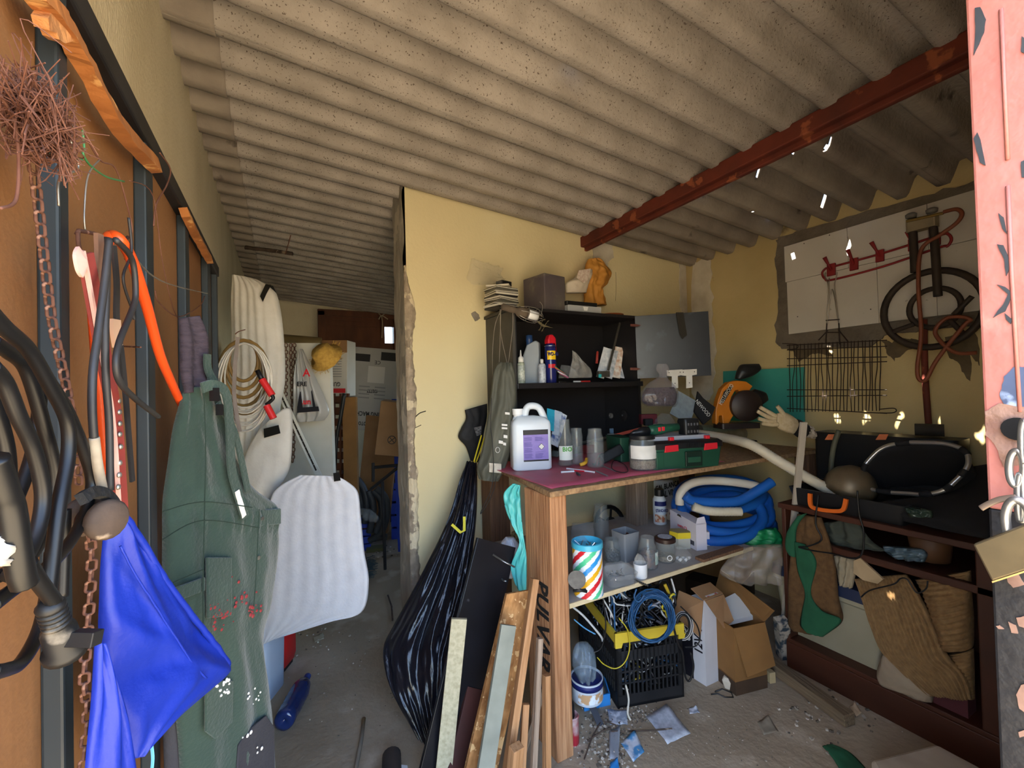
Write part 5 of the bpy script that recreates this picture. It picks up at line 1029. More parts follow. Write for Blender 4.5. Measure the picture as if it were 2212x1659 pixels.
# grey manual sheet and clear packet
plank('manual_sheet', on_d(1468, 905, 2.5), on_d(1486, 856, 2.56), .13, .003, -_fw, mat('grey-blue paper', '9aa4a6', '868f92', scale=30, rough=.7), bevel=0, label='grey printed instruction sheet standing on the bench', cat='paper')
cbag('clear_packet', [(on_d(1428, 892, 2.42), on_d(1446, 894, 2.42), .004), (on_d(1416, 905, 2.42), on_d(1456, 908, 2.42), .02), (on_d(1412, 918, 2.42), on_d(1462, 920, 2.42), .02)], 'clear crinkled packet in front of the instruction sheet', clear, n=-_fw, seed=8)
MB().rbox(on_d(1400, 905, 2.62), (.1, .05, .06), .006, M_face()).obj('red_case', mat('wine red case', '6a1c28', rough=.45), label='wine red case at the hutch end of the bench', cat='case', bevel=.004)
MB().rbox(on_d(1400, 912, 2.52), (.05, .04, .04), .006, M_face()).obj('black_part', m_blackp, label='small black plastic block by the wine red case', cat='block', bevel=.004)
# turquoise sheet standing against the right wall
b = MB(); b.slab([on_x(x, y, XR-.03) for x, y in ((1562, 802), (1738, 793), (1738, 915), (1562, 908))], (.006, 0, 0)); b.obj('turquoise_board', mat('turquoise panel', '3f9a8c', '378c80', scale=4, rough=.5), label='turquoise plastic panel standing against the right wall', cat='panel')
# work glove, palm up
gl = thing('work_glove', on_d(1690, 930, 2.36), 'cream knitted work glove lying on the bench end', 'glove')
gd = lambda x, y, d=2.36: on_d(x, y, d)
m_gl = mat('cream knit', 'cbb896', 'b8a47e', scale=60, rough=.95, bump=.3)
gm = MB().loft([(gd(1672, 896), gd(1672, 915), .012), (gd(1690, 890), gd(1684, 928), .022), (gd(1708, 896), gd(1698, 934), .024), (gd(1724, 908), gd(1712, 938), .022)], 16, 24, n=-_fw, back=.8)
for p in ([(1676, 900), (1660, 890), (1642, 880)], [(1676, 905), (1658, 900), (1636, 888)], [(1676, 910), (1658, 909), (1638, 904)], [(1680, 916), (1664, 917), (1646, 914)], [(1694, 898), (1686, 886), (1679, 877)]):
    gm.tube(px_path(p, lambda x, y: gd(x, y, 2.352), 5), .0135, 10, rfun=lambda t: 1-.25*t)
gm.obj('glove', m_gl, gl, smooth=True)
MB().loft([(gd(1722, 905), gd(1712, 936), .02), (gd(1738, 912), gd(1722, 944), .022), (gd(1752, 922), gd(1735, 948), .02)], 12, 12, n=-_fw, back=.8).obj('cuff', mat('black knit cuff', '1e1b1a', rough=.95), gl, smooth=True)
cbag('cloth_scrap', [(gd(1742, 918), gd(1756, 922), .006), (gd(1736, 932), gd(1764, 938), .015), (gd(1738, 944), gd(1758, 948), .008)], 'crumpled pale cloth scrap behind the plastic profile', mat('pale cloth', 'a89c8c', '8f8474', scale=20, rough=.9), n=-_fw, seed=3, cat='cloth')
# white plastic profile leaning between cabinet and bench
p0 = on_z(1688, 1408, 0); p1 = on_d(1736, 912, 2.03)
prof = plank('plastic_profile', p0+Vector((0, 0, .012)), p1, .03, .012, -_fw, mat('white pvc', 'bdb3a2', 'ab9f8c', scale=5, rough=.5, c3='8a7a62', c3_at=.66, c3_scale=6), label='tall white plastic profile leaning between bench and cabinet', cat='profile')
plank('broom_head', on_z(1690, 1412, 0)+Vector((-.02, -.02, .002)), on_d(1688, 1338, 2.12), .055, .05, -_fw, mat('painted bristle block', 'a89c8c', '2c3a44', scale=26, rough=.8, contrast=.15), label='paint stained block at the foot of the white profile', cat='block')
# ============================================================ on the shelf under the bench
def sf(px, py, dz=.001): return on_z(px, py, HS+dz)
# striped tin of nails
q = sf(1271, 1280); k = mpp(q); r_, h_ = k*32, k*112
tin = thing('striped_tin', q, 'tall tin with coloured diagonal stripes and a turquoise rim', 'tin')
cols = [mat('tin '+c, c, rough=.35) for c in ('e6ebee', 'c9252f', '4fbf8c', '2f8fd0', 'e0a81c')]
b = MB(); nA_, nZ = 96, 60; vs = []
for j in range(nZ+1):
    for i in range(nA_): a = 2*math.pi*i/nA_; vs.append(q+Vector((r_*math.cos(a), r_*math.sin(a), h_*.9*j/nZ)))
fs = []; mi = []
for j in range(nZ):
    for i in range(nA_):
        fs.append((j*nA_+i, j*nA_+(i+1) % nA_, (j+1)*nA_+(i+1) % nA_, (j+1)*nA_+i)); s_ = ((i+.5)/nA_*8*1.0-(j+.5)/nZ*4.2) % 4
        mi.append(0 if s_ % 1 < .48 else 1+int(s_))
b.add(vs, fs); b.mi = mi; b.obj('body', cols, tin, smooth=True)
MB().lathe([(r_*1.0, h_*.88), (r_*1.06, h_*.89), (r_*1.06, h_*.99), (r_*.98, h_), (r_*.96, h_*.9)], 32, q).obj('rim', mat('turquoise enamel', '4ab0cc', rough=.35), tin, smooth=True, auto=40)
MB().lathe([(r_*.96, h_*.86), (0, h_*.88)], 24, q).obj('contents', mat('dark nails', '2a2826', '5c5a58', scale=80, rough=.5, bump=1), tin)
random.seed(21)
for i in range(8): p = q+Vector((random.uniform(-.5, .5)*r_, random.uniform(-.5, .5)*r_, h_*.9)); MB().tube([p, p+Vector((random.uniform(-.02, .02), random.uniform(-.02, .02), .018))], .002, 6).obj('nail', m_metal, tin)
def shelf_bag(rows, d, label, m=None, amp=.012, seed=1, back=.7, fn=None):
    f = fn or (lambda x, y: on_d(x, y, d)); return cbag('clear_bag', [(f(*a), f(*b2), t) for a, b2, t in rows], label, m or clear, n=-_fw, amp=amp, seed=seed, back=back)
shelf_bag([((1236, 1130), (1280, 1128), .01), ((1232, 1150), (1286, 1150), .03), ((1230, 1175), (1286, 1172), .035)], 2.05, 'clear bag of screws standing behind the striped tin', seed=3)
shelf_bag([((1238, 1160), (1262, 1158), .006), ((1234, 1172), (1272, 1172), .014), ((1236, 1186), (1270, 1188), .01)], 1.80, 'clear bag end spilling over the striped tin rim', seed=6, amp=.008)
q = on_y(1300, 1180, BY0+.5); q.z = HS; k = mpp(q); g = thing('glass_jar', q, 'tall empty glass jar at the back of the lower shelf', 'jar'); glass_jar(q, k*17, k*78, k*14, glass, g, neck_h=k*12, shoulder=k*10)
q = sf(1323, 1212); k = mpp(q); g = thing('glass_jar', q, 'round glass jar full of screws on the lower shelf', 'jar'); glass_jar(q, k*18, k*48, k*14, glass, g, neck_h=k*8, shoulder=k*10)
MB().lathe([(k*14, .007), (k*16, .012), (k*16, k*22), (k*8, k*26), (0, k*24)], 18, q).jitter(.004, 120).obj('screws', mat('bright screws', 'a0a0a0', '4a4a4c', scale=110, rough=.3, metal=.8, bump=1), g, kind='stuff')
# grey square container with bolts
q = sf(1352, 1206); k = mpp(q); M_ = M_face(.5); g = thing('grey_container', q, 'grey square plastic container of bolts on the lower shelf', 'container'); cw = k*44
rrloft([(0, cw*.82, cw*.82, .008), (k*60, cw, cw, .01), (k*60, cw*.95, cw*.95, .009), (k*40, cw*.9, cw*.9, .009)], q, M_).obj('body', mat('grey translucent plastic', '83868a', '75787c', scale=6, rough=.4), g, smooth=True, auto=40)
for i in range(6): p = q+M_ @ Vector((random.uniform(-.3, .3)*cw, random.uniform(-.3, .3)*cw, k*42)); MB().lathe([(.004, 0), (.004, .014), (.008, .014), (.008, .02), (0, .021)], 8, p, rot(random.random(), random.random(), 0)).obj('bolt', m_rusty, g)
# jar with label
q = sf(1400, 1226); k = mpp(q); g = thing('glass_jar', q, 'clip top glass jar with a white label and blue contents', 'jar'); glass_jar(q, k*21, k*66, k*15, glass, g, neck_h=k*12, shoulder=k*12)
MB().lathe([(k*17, .007), (k*19, .012), (k*19, k*34), (k*8, k*40), (0, k*38)], 18, q).jitter(.003, 90).obj('contents', mat('blue-black wall plugs', '2c3a4c', '6a4a44', scale=50, rough=.5, bump=1), g, kind='stuff')
MB().lathe([(k*21.4, k*12), (k*21.4, k*38)], 10, q, a0=270, a1=345).obj('label', mat('jar label', 'd6dad6', '9ab0a8', scale=25, rough=.7, contrast=.15), g, smooth=True)
# jar with brown lid
q = sf(1438, 1212); k = mpp(q); g = thing('screw_jar', q, 'clear plastic jar of washers with a dark brown lid', 'jar'); glass_jar(q, k*20, k*46, k*20, glass, g, neck_h=k*2, shoulder=k*2)
MB().lathe([(k*21, 0), (k*22, .002), (k*22, k*8), (k*18, k*10), (k*18, k*9.4), (0, k*9.4)], 22, q+Vector((0, 0, k*43))).obj('lid', mat('dark brown lid', '33231e', rough=.4), g, smooth=True, auto=40)
MB().lathe([(0, 0), (k*15, 0), (k*15, .001), (0, .001)], 20, q+Vector((0, 0, k*53))).obj('lid_label', mat('lid sticker', 'cfd2d8', '9a9ea8', scale=60, rough=.6), g)
MB().lathe([(k*16, .007), (k*18, .012), (k*18, k*14), (0, k*16)], 18, q).jitter(.003, 120).obj('washers', mat('brass washers', 'a09078', '55504a', scale=90, rough=.4, metal=.6, bump=1), g, kind='stuff')
MB().tube([q+M_face() @ Vector((.004+k*5*math.cos(a*.524), -k*20.6, k*14+k*5*math.sin(a*.524))) for a in range(12)], .002, 6, closed=True).obj('ring', m_wht, g)
# clear bag of white plugs, yellow-lidded pack, glue bottle
shelf_bag([((1462, 1180), (1480, 1184), .012), ((1456, 1195), (1494, 1200), .022), ((1456, 1212), (1486, 1216), .02)], depth(sf(1470, 1210))-.02, 'clear bag of white wall plugs beside the brown-lidded jar', seed=5, amp=.008)
for i in range(5):
    p = sf(1462+i*6, 1206+(i % 2)*5, .008); MB().tube([p, p+Vector((.018, .004, .006*(i % 2)))], .007, 8).obj('wall_plug', m_wht, label='white plastic wall plug in the clear bag', cat='wall plug', group='white plugs on the lower shelf', smooth=True)
q = on_y(1470, 1190, BY0+.22); q.z = HS; k = mpp(q); g = thing('yellow_pack', q, 'small pack with an olive top and bright yellow edge', 'pack')
MB().prism([(-k*22, 0), (-k*10, -k*16), (k*16, -k*14), (k*22, 0), (k*8, k*14), (-k*14, k*14)], 0, k*22, q, M_face()).obj('body', film('clear tub side', 'd8d4c4', .6, .2), g)
MB().prism([(-k*23, 0), (-k*11, -k*17), (k*17, -k*15), (k*23, 0), (k*8, k*15), (-k*15, k*15)], k*22, k*34, q, M_face()).obj('rim', mat('bright yellow plastic', 'd9c02c', rough=.5), g)
MB().prism([(-k*22, 0), (-k*10, -k*16), (k*16, -k*14), (k*22, 0), (k*8, k*14), (-k*14, k*14)], k*34, k*35, q, M_face()).obj('lid', mat('olive film lid', '9a8c4c', '84783e', scale=8, rough=.4), g)
q = on_y(1427, 1165, BY0+.55); q.z = HS; k = mpp(q); g = thing('glue_bottle', q, 'white glue bottle with a black cap behind the grey post', 'bottle')
MB().lathe([(k*13, 0), (k*14, .004), (k*14, k*52), (k*8, k*62), (0, k*63)], 20, q).obj('body', mat('white bottle', 'd6d8da', rough=.4), g, smooth=True)
MB().lathe([(k*10, 0), (k*10, k*14), (0, k*14.5)], 18, q+Vector((0, 0, k*60))).obj('cap', m_blackp, g, smooth=True, auto=40)
MB().lathe([(k*14.2, k*40), (k*14.2, k*50)], 16, q, a0=180, a1=340).obj('blue_band', mat('navy print', '16205e'), g, smooth=True)
MB().lathe([(k*14.2, k*6), (k*14.2, k*22)], 16, q, a0=180, a1=340).obj('picture', mat('orange roof picture', 'b86a44', 'd8c8b4', scale=30, rough=.6, contrast=.1), g, smooth=True)
text('lettering', 'STANDARD', k*9, q+M_face() @ Vector((0, -k*14.6, k*31)), M_face() @ Vector((1, 0, 0)), (0, 0, 1), mat('navy print', '16205e'), g, sx=.55, bold=.0006)
# white carton
c0 = sf(1505, 1190); k = mpp(c0); M_ = M_face(-.15); g = thing('white_carton', c0, 'white hanging carton with a small red logo on the lower shelf', 'carton')
Lc = on_y(1449, 1170, c0.y+.22); 
ux = (Vector((c0.x, c0.y, 0))-Vector((Lc.x, Lc.y, 0))); wl = ux.length; ux.normalize(); nrm = Vector((ux.y, -ux.x, 0)); nrm = nrm if nrm.dot(CAM-c0) > 0 else -nrm
pA = Vector((Lc.x, Lc.y, HS+.001)); pB = Vector((c0.x, c0.y, HS+.001)); th_ = -nrm*.06+ux*.0
m_cart = mat('white card', 'cfcad2', 'c2bdc6', scale=5, rough=.7)
MB().slab([pA, pB, pB+Vector((0, 0, k*58)), pA+Vector((0, 0, k*64))], -nrm*.06).obj('box', m_cart, g)
MB().slab([pB+Vector((0, 0, k*56)), pB-nrm*.06+Vector((0, 0, k*56)), pB-nrm*.05+Vector((0, 0, k*72)), pB-nrm*.01+Vector((0, 0, k*70))], ux*-.002).obj('flap', m_cart, g)
fc = lambda u, v, o=.001: pA.lerp(pB, u)+Vector((0, 0, k*v))+nrm*o
text('lettering', 'LOGITO', k*7, fc(.42, 36), ux, (0, 0, 1), mat('red print', 'c9202c'), g, sx=.8, bold=.0004)
MB().tube([fc(.62, 36, .002)+ux*(k*5*math.cos(a*.524))+Vector((0, 0, k*5*math.sin(a*.524))) for a in range(12)], .0014, 5, closed=True).obj('logo_ring', mat('red print', 'c9202c'), g)
for i in range(6): MB().slab([fc(.80+i*.022, 8), fc(.812+i*.022, 8), fc(.812+i*.022, 18), fc(.80+i*.022, 18)], nrm*.0006).obj('barcode_bar', mat('black print', '15141c'), g)
MB().slab([fc(.3, 58), fc(.48, 57), fc(.44, 62), fc(.34, 62)], nrm*.0008).obj('hang_slot', m_dark, g)
pC = sf(1530, 1178); MB().rbox(pC+Vector((0, .03, .035)), (.05, .06, .07), .002, M_).obj('small_carton', m_cart, label='second small white carton behind the logo carton', cat='carton')
# bag of lime
q = on_y(1450, 1130, YP-.18); b = lambda x, y: on_y(x, y, YP-.19)
lime = thing('lime_sack', b(1445, 1175), 'white paper sack of lime at the back of the lower shelf', 'sack')
MB().loft([(b(1412, 1036), b(1450, 1036), .03), (b(1412, 1070), b(1468, 1070), .06), (b(1412, 1120), b(1480, 1120), .06), (b(1412, 1172), b(1480, 1172), .05)], 14, 20, n=Vector((0, -1, 0)), fold=lambda u, v: .006*fbm(u*4, v*4, 2), power=.25).obj('sack', mat('white paper sack', 'cfcdca', 'bdbab6', scale=6, rough=.8), lime, smooth=True)
b2 = lambda x, y: on_y(x, y, YP-.262)
for s, (x, y), sz in (('CAL BLANCA', (1442, 1050), .05), ('CAL VIVA', (1444, 1066), .056), ('CALES', (1452, 1108), .026)):
    text('lettering', s, sz, b2(x, y), (1, 0, .06), (0, 0, 1), mat('black stencil ink', '1a1715'), lime, sx=.75, bold=.001)
# black wheel leaning at the back
q = on_y(1318, 1134, YP-.2); g = thing('handwheel', q-Vector((0, 0, .07)), 'black plastic wheel with spokes leaning behind the jars', 'wheel'); Wm = axes(Vector((1, 0, 0)), Vector((0, .25, 1)).normalized(), Vector((0, -1, .25)).normalized()); rw_ = mpp(q)*38
MB().tube([q+Wm @ Vector((rw_*math.cos(a*.262), rw_*math.sin(a*.262), 0)) for a in range(24)], .014, 10, closed=True).obj('tyre', m_rubber, g, smooth=True)
MB().lathe([(0, -.01), (rw_*.45, -.008), (rw_*.45, .012), (0, .016)], 20, q, Wm).obj('hub', m_blackp, g, smooth=True, auto=40)
for a in range(5): MB().tube([q+Wm @ Vector((rw_*.4*math.cos(a*1.2566), rw_*.4*math.sin(a*1.2566), 0)), q+Wm @ Vector((rw_*.95*math.cos(a*1.2566), rw_*.95*math.sin(a*1.2566), 0))], .008, 6).obj('spoke', m_blackp, g)
# clear tub with screws, white cup, drill bits, pliers
q = sf(1335, 1258); k = mpp(q); M_ = M_face(.3); g = thing('clear_tub', q, 'clear plastic tub of loose screws at the shelf edge', 'tub')
rrloft([(0, k*62, k*50, .02), (k*26, k*72, k*60, .022), (k*26, k*69, k*57, .022), (.004, k*58, k*46, .02)], q, M_).obj('tub', film('clear tub plastic', '9aa0a6', .2, .12), g, smooth=True, auto=50)
for i in range(16):
    p = q+M_ @ Vector((random.uniform(-.35, .35)*k*62, random.uniform(-.35, .35)*k*50, .012+random.random()*.03)); MB().tube([p, p+Vector((random.uniform(-.02, .02), random.uniform(-.02, .02), random.uniform(0, .012)))], .0024, 6).obj('screw', m_metal, g)
shelf_bag([((1306, 1218), (1350, 1212), .008), ((1302, 1234), (1370, 1226), .02), ((1308, 1250), (1368, 1248), .02)], depth(q)-.02, 'open clear packet of screws lying in the tub', seed=9)
q = sf(1384, 1246); k = mpp(q); g = thing('measuring_cup', q, 'small white printed cup of bits at the shelf edge', 'cup')
MB().lathe([(k*13, 0), (k*14, .003), (k*15, k*30), (k*14, k*30), (k*13, .006), (0, .005)], 20, q).obj('cup', mat('white cup plastic', 'd9dce0', rough=.4), g, smooth=True, auto=50)
MB().lathe([(k*13.5, k*20), (0, k*22)], 16, q).obj('bits', mat('dark bits', '2c2826', rough=.8), g)
shelf_bag([((1376, 1196), (1384, 1198), .004), ((1370, 1208), (1394, 1210), .008), ((1370, 1220), (1394, 1222), .006)], depth(q), 'pointed clear sachet stuck in the white cup', m=clear2, seed=4, amp=.004)
for i in range(4):
    p0, p1 = sf(1368+i*4, 1250+i*2, .004), sf(1388+i*4, 1262+i, .004); MB().tube(spl([p0, p1], 12), .0034, 6, rfun=lambda t: 1+.3*math.sin(t*40)).obj('drill_bit', m_clst, label='twist drill bit lying at the shelf edge', cat='drill bit', group='drill bits on the lower shelf', smooth=True)
g = thing('pliers', sf(1256, 1285), 'black handled pliers lying in front of the striped tin', 'pliers')
for p in ([(1236, 1262), (1252, 1274), (1268, 1278)], [(1238, 1276), (1252, 1276), (1266, 1274)]): MB().tube([on_d(x, y, depth(sf(1250, 1292))-.05) for x, y in p], .006, 8).obj('handle', m_blackp, g, smooth=True)
dz_ = depth(sf(1250, 1292))-.06
MB().lathe([(0, 0), (.034, 0), (.034, .002), (0, .002)], 24, on_d(1246, 1252, dz_), axes(*basis(Vector((-.6, -.8, .1))))).obj('cutting_disc', mat('grey cutting disc', '6d6a64', '55524d', scale=40, rough=.8), label='thin grey cutting disc propped on the striped tin', cat='disc')
# blue hose coil
m_bh = mat('blue ribbed hose', '1d5fae', '1850a0', scale=6, rough=.4); m_bhdk = m_bh
hc = thing('pool_hose', sf(1600, 1180), 'coiled blue pool hose with cream ends on the lower shelf', 'hose')
hd_ = lambda x, y, d: on_d(x, y, d)
k0 = 2.38
def hring(cx, cy, rx, ry, d, tilt=0, a0=0, a1=360, m=m_bh, nm='coil', r=.028):
    pts = []
    n = 36
    for i in range(n+(0 if a1-a0 >= 360 else 1)):
        a = R_(a0+(a1-a0)*i/n); x = cx+rx*math.cos(a)*math.cos(tilt)-ry*math.sin(a)*math.sin(tilt); y = cy+rx*math.cos(a)*math.sin(tilt)+ry*math.sin(a)*math.cos(tilt); pts.append(on_d(x, y, d+.12*math.sin(a*1.0)*-1))
    MB().tube(pts, r, 10, closed=a1-a0 >= 360, rfun=(lambda t: 1+.03*math.sin(t*260))).obj(nm, m, hc, smooth=True)
hring(1560, 1090, 100, 48, 2.46); hring(1568, 1105, 96, 46, 2.40, .1); hring(1560, 1120, 88, 50, 2.36, -.06); hring(1566, 1128, 104, 40, 2.44, .12); hring(1590, 1110, 70, 62, 2.5, .3); hring(1556, 1068, 92, 34, 2.48)
MB().tube(px_path([(1668, 1040), (1640, 1058), (1600, 1080), (1560, 1085), (1500, 1082), (1480, 1070)], lambda x, y: on_d(x, y, 2.28)), .026, 10).obj('coil', m_bh, hc, smooth=True)
MB().tube(px_path([(1636, 1050), (1590, 1042), (1530, 1038), (1490, 1046), (1470, 1066), (1468, 1090)], lambda x, y: on_d(x, y, 2.31)), .022, 12).obj('cream_coil', mat('cream hose', 'c9c3b6', 'b8b1a2', scale=6, rough=.5), hc, smooth=True)
MB().tube(spl([on_d(x, y, 2.25) for x, y in ((1498, 1094), (1520, 1102), (1550, 1105), (1600, 1105))], 22), .022, 14, rfun=lambda t: 1+.07*math.sin(t*165)).obj('cream_end', mat('cream ribbed plastic', 'cfc6b0', 'c2b8a0', scale=6, rough=.5), hc, smooth=True)
shelf_bag([((1610, 1146), (1676, 1140), .02), ((1604, 1160), (1690, 1160), .04), ((1606, 1176), (1688, 1180), .03)], 2.28, 'green plastic sheet bundle under the blue hose', m=mat('green plastic', '1f8a52', '17703f', scale=6, rough=.45), seed=4)
shelf_bag([((1600, 1182), (1690, 1176), .02), ((1570, 1210), (1692, 1205), .04), ((1556, 1240), (1690, 1230), .03), ((1600, 1262), (1686, 1262), .01)], 2.18, 'large milky plastic sheet hanging off the end of the lower shelf', m=film('milky sheet', 'a89a8a', .35, .35), seed=7, amp=.02)
MB().rbox(sf(1555, 1195, .008), (.3, .05, .014), .004, rotz(.0)).obj('wooden_lath', m_firdk, label='brown wooden slat lying along the lower shelf', cat='slat', bevel=.002)
# ============================================================ on the floor under the bench
# black crate of cables with a yellow rim
fl = lambda x, y: on_z(x, y, 0)
c0, c1 = fl(1335, 1532), fl(1478, 1505); ux = (c1-c0); Lc = ux.length; ux.normalize(); uy = Vector((-ux.y, ux.x, 0)); Dc = .48; k = mpp((c0+c1)/2); Hc = .285
m_crate = mat('black crate plastic', '17181b', '202124', scale=8, rough=.5)
crate = thing('cable_crate', (c0+c1)/2+uy*Dc/2, 'black slotted plastic crate with a yellow rim full of cables', 'crate')
def cpt(u, v, z): return c0+ux*(Lc*u)+uy*(Dc*v)+Vector((0, 0, z))
MB().slab([cpt(0, 0, 0), cpt(1, 0, 0), cpt(1, 1, 0), cpt(0, 1, 0)], (0, 0, .012)).obj('bottom', m_crate, crate)
def crwall(p, d, ln, nm):
    n_ = ux.cross(Vector((0, 0, 1))) if nm == 'x' else Vector((0, 0, 0))
    t = Vector((-d.y, d.x, 0))*.008
    for z0, z1 in ((0, .055), (.2, .245), (.272, Hc)): MB().slab([p+Vector((0, 0, z0)), p+d*ln+Vector((0, 0, z0)), p+d*ln+Vector((0, 0, z1)), p+Vector((0, 0, z1))], t).obj('rail', m_crate, crate)
    for z in (.10, .15): MB().slab([p+Vector((0, 0, z)), p+d*ln+Vector((0, 0, z)), p+d*ln+Vector((0, 0, z+.007)), p+Vector((0, 0, z+.007))], t).obj('rail', m_crate, crate)
    n = int(ln/.02)
    for i in range(n+1):
        a = ln*i/n; w2 = .02 if i in (0, n) else .0075
        if abs(i/n-.5) < .2: z1 = .245
        else: z1 = Hc
        a = min(max(a, w2/2), ln-w2/2)
        MB().slab([p+d*(a-w2/2)+Vector((0, 0, .05)), p+d*(a+w2/2)+Vector((0, 0, .05)), p+d*(a+w2/2)+Vector((0, 0, z1)), p+d*(a-w2/2)+Vector((0, 0, z1))], t).obj('slat', m_crate, crate)
crwall(cpt(0, 0, 0), ux, Lc, 'x'); crwall(cpt(0, 1, 0), -uy, Dc, 'y'); crwall(cpt(1, 0, 0), uy, Dc, 'y2'); crwall(cpt(1, 1, 0), -ux, Lc, 'x2')
m_yr = mat('yellow painted rim', 'd6bc3c', 'c2a62c', scale=9, rough=.5)
zr = Hc
MB().slab([cpt(-.02, -.015, zr), cpt(1.02, -.015, zr), cpt(1.02, -.015, zr+.045), cpt(-.02, -.015, zr+.045)], uy*.012).obj('rim', m_yr, crate)
MB().slab([cpt(-.02, 1, zr), cpt(-.02, -.012, zr), cpt(-.02, -.012, zr+.045), cpt(-.02, 1, zr+.045)], ux*.012).obj('rim', m_yr, crate)
for u in (0, 1): MB().slab([cpt(u*.95-.02, -.016, zr-.02), cpt(u*.95+.07, -.016, zr-.02), cpt(u*.95+.09, -.016, zr), cpt(u*.95-.02, -.016, zr)], uy*.012).obj('rim_corner', m_yr, crate)
# cables: one heap nobody could count, plus the ones that can be told apart
cm = [mat('cable '+c, c, rough=.45) for c in ('141416', 'c9c9c6', '27517a', '8f9096', 'bfae2c', '1e1d20')]
random.seed(31); hp_ = MB()
for i in range(300):
    c = cpt(random.uniform(.0, 1.0), random.uniform(.0, .95), Hc+random.uniform(-.22, .17)); R2 = random.uniform(.03, .10); t1 = Vector((random.gauss(0, 1), random.gauss(0, 1), random.gauss(0, .5))).normalized(); t2 = t1.orthogonal().normalized(); t2 = Matrix.Rotation(random.random()*6, 3, t1) @ t2
    a0, sp = random.random()*6, random.uniform(2.5, 6)
    pts = []
    for j in range(16):
        p = c+(t1*math.cos(a0+sp*j/15)+t2*math.sin(a0+sp*j/15))*R2*(1+.2*math.sin(j)); rel = p-c0; u = min(.97, max(.03, rel.dot(ux)/Lc)); v = min(.97, max(.06, rel.dot(uy)/Dc)); pts.append(cpt(u, v, max(.02, p.z)))
    hp_.cur = random.choice([0, 0, 0, 0, 1, 1, 3, 5, 5, 4, 2]) if i % 3 else 0; hp_.tube(pts, random.uniform(.0022, .005), 6)
hp_.obj('cable_heap', cm, label='heap of tangled black white and grey cables in the crate', cat='cables', kind='stuff', smooth=True)
# loops that stand out
dk = depth(cpt(.5, .3, Hc+.1))
dk -= .15
blc = thing('blue_cable_coil', on_d(1430, 1390, dk-.03), 'tied coil of blue cable lying on the cable heap', 'cable coil')
for i in range(7):
    MB().tube([on_d(1408+(50-i*2.2)*math.cos(a*.2618)*(1+.06*math.sin(3*a*.2618+i)), 1330+(58-i*2)*math.sin(a*.2618)+i*1.2, dk-.03+.014*math.sin(a*.7+i)-.07*math.sin(a*.2618)) for a in range(24)], .0035, 6, closed=True).obj('loop', cm[2], blc, smooth=True)
dk += 0
MB().tube(px_path([(1375, 1272), (1370, 1290), (1380, 1300), (1392, 1285)], lambda x, y: on_d(x, y, dk-.04)), .004, 6).obj('tail', cm[2], blc, smooth=True)
dk += .13
wcc = thing('white_cable_coil', on_d(1478, 1380, dk-.04), 'coil of thick white and black cable at the crate corner', 'cable coil')
for i in range(4): MB().tube([on_d(1476+(20-i*2)*math.cos(a*.349), 1352+(30-i*2)*math.sin(a*.349), dk-.06-.01*i) for a in range(18)], .005, 7, closed=True).obj('loop', cm[1 if i % 2 == 0 else 0], wcc, smooth=True)
def floorcab(p, d, r, m, lb): return MB().tube(px_path(p, lambda x, y: on_d(x, y, d)), r, 7).obj('cable', m, label=lb, cat='cable', smooth=True)
floorcab([(1337, 1335), (1356, 1362), (1360, 1400), (1350, 1430), (1330, 1444), (1306, 1436), (1290, 1420)], dk-.17, .0025, cm[4], 'thin yellow cable looping over the crate rim')
floorcab([(1300, 1280), (1306, 1320), (1308, 1360), (1298, 1400), (1280, 1410)], dk-.14, .003, cm[0], 'black cable hanging down in front of the crate side')
floorcab([(1300, 1290), (1318, 1320), (1332, 1350)], dk-.10, .004, cm[1], 'bright white twin cable over the heap')
floorcab([(1450, 1250), (1458, 1280), (1454, 1300), (1450, 1306)], dk-.05, .004, cm[1], 'white cable hanging from the shelf behind the crate')
floorcab([(1436, 1262), (1446, 1285), (1452, 1308)], dk-.04, .008, mat('yellow rope', 'c9a82c', 'b08f1c', scale=40, rough=.8), 'yellow rope bundle hanging above the crate')
floorcab([(1470, 1310), (1490, 1330), (1506, 1352), (1512, 1380), (1502, 1396), (1480, 1398)], dk-.12, .003, cm[0], 'black cable arching over to the white carton')
floorcab([(1452, 1340), (1464, 1390), (1474, 1410), (1480, 1460), (1490, 1470), (1498, 1440), (1492, 1410)], dk-.16, .0045, cm[0], 'black clip lead hanging over the crate corner')
floorcab([(1240, 1338), (1262, 1356), (1286, 1370)], dk-.12, .003, mat('sky blue cable', '5a9cd0', rough=.4), 'sky blue cable at the side of the heap')
floorcab([(1236, 1310), (1262, 1332), (1296, 1372), (1302, 1385)], dk-.10, .005, cm[1], 'thick white cable lying down the side of the heap')
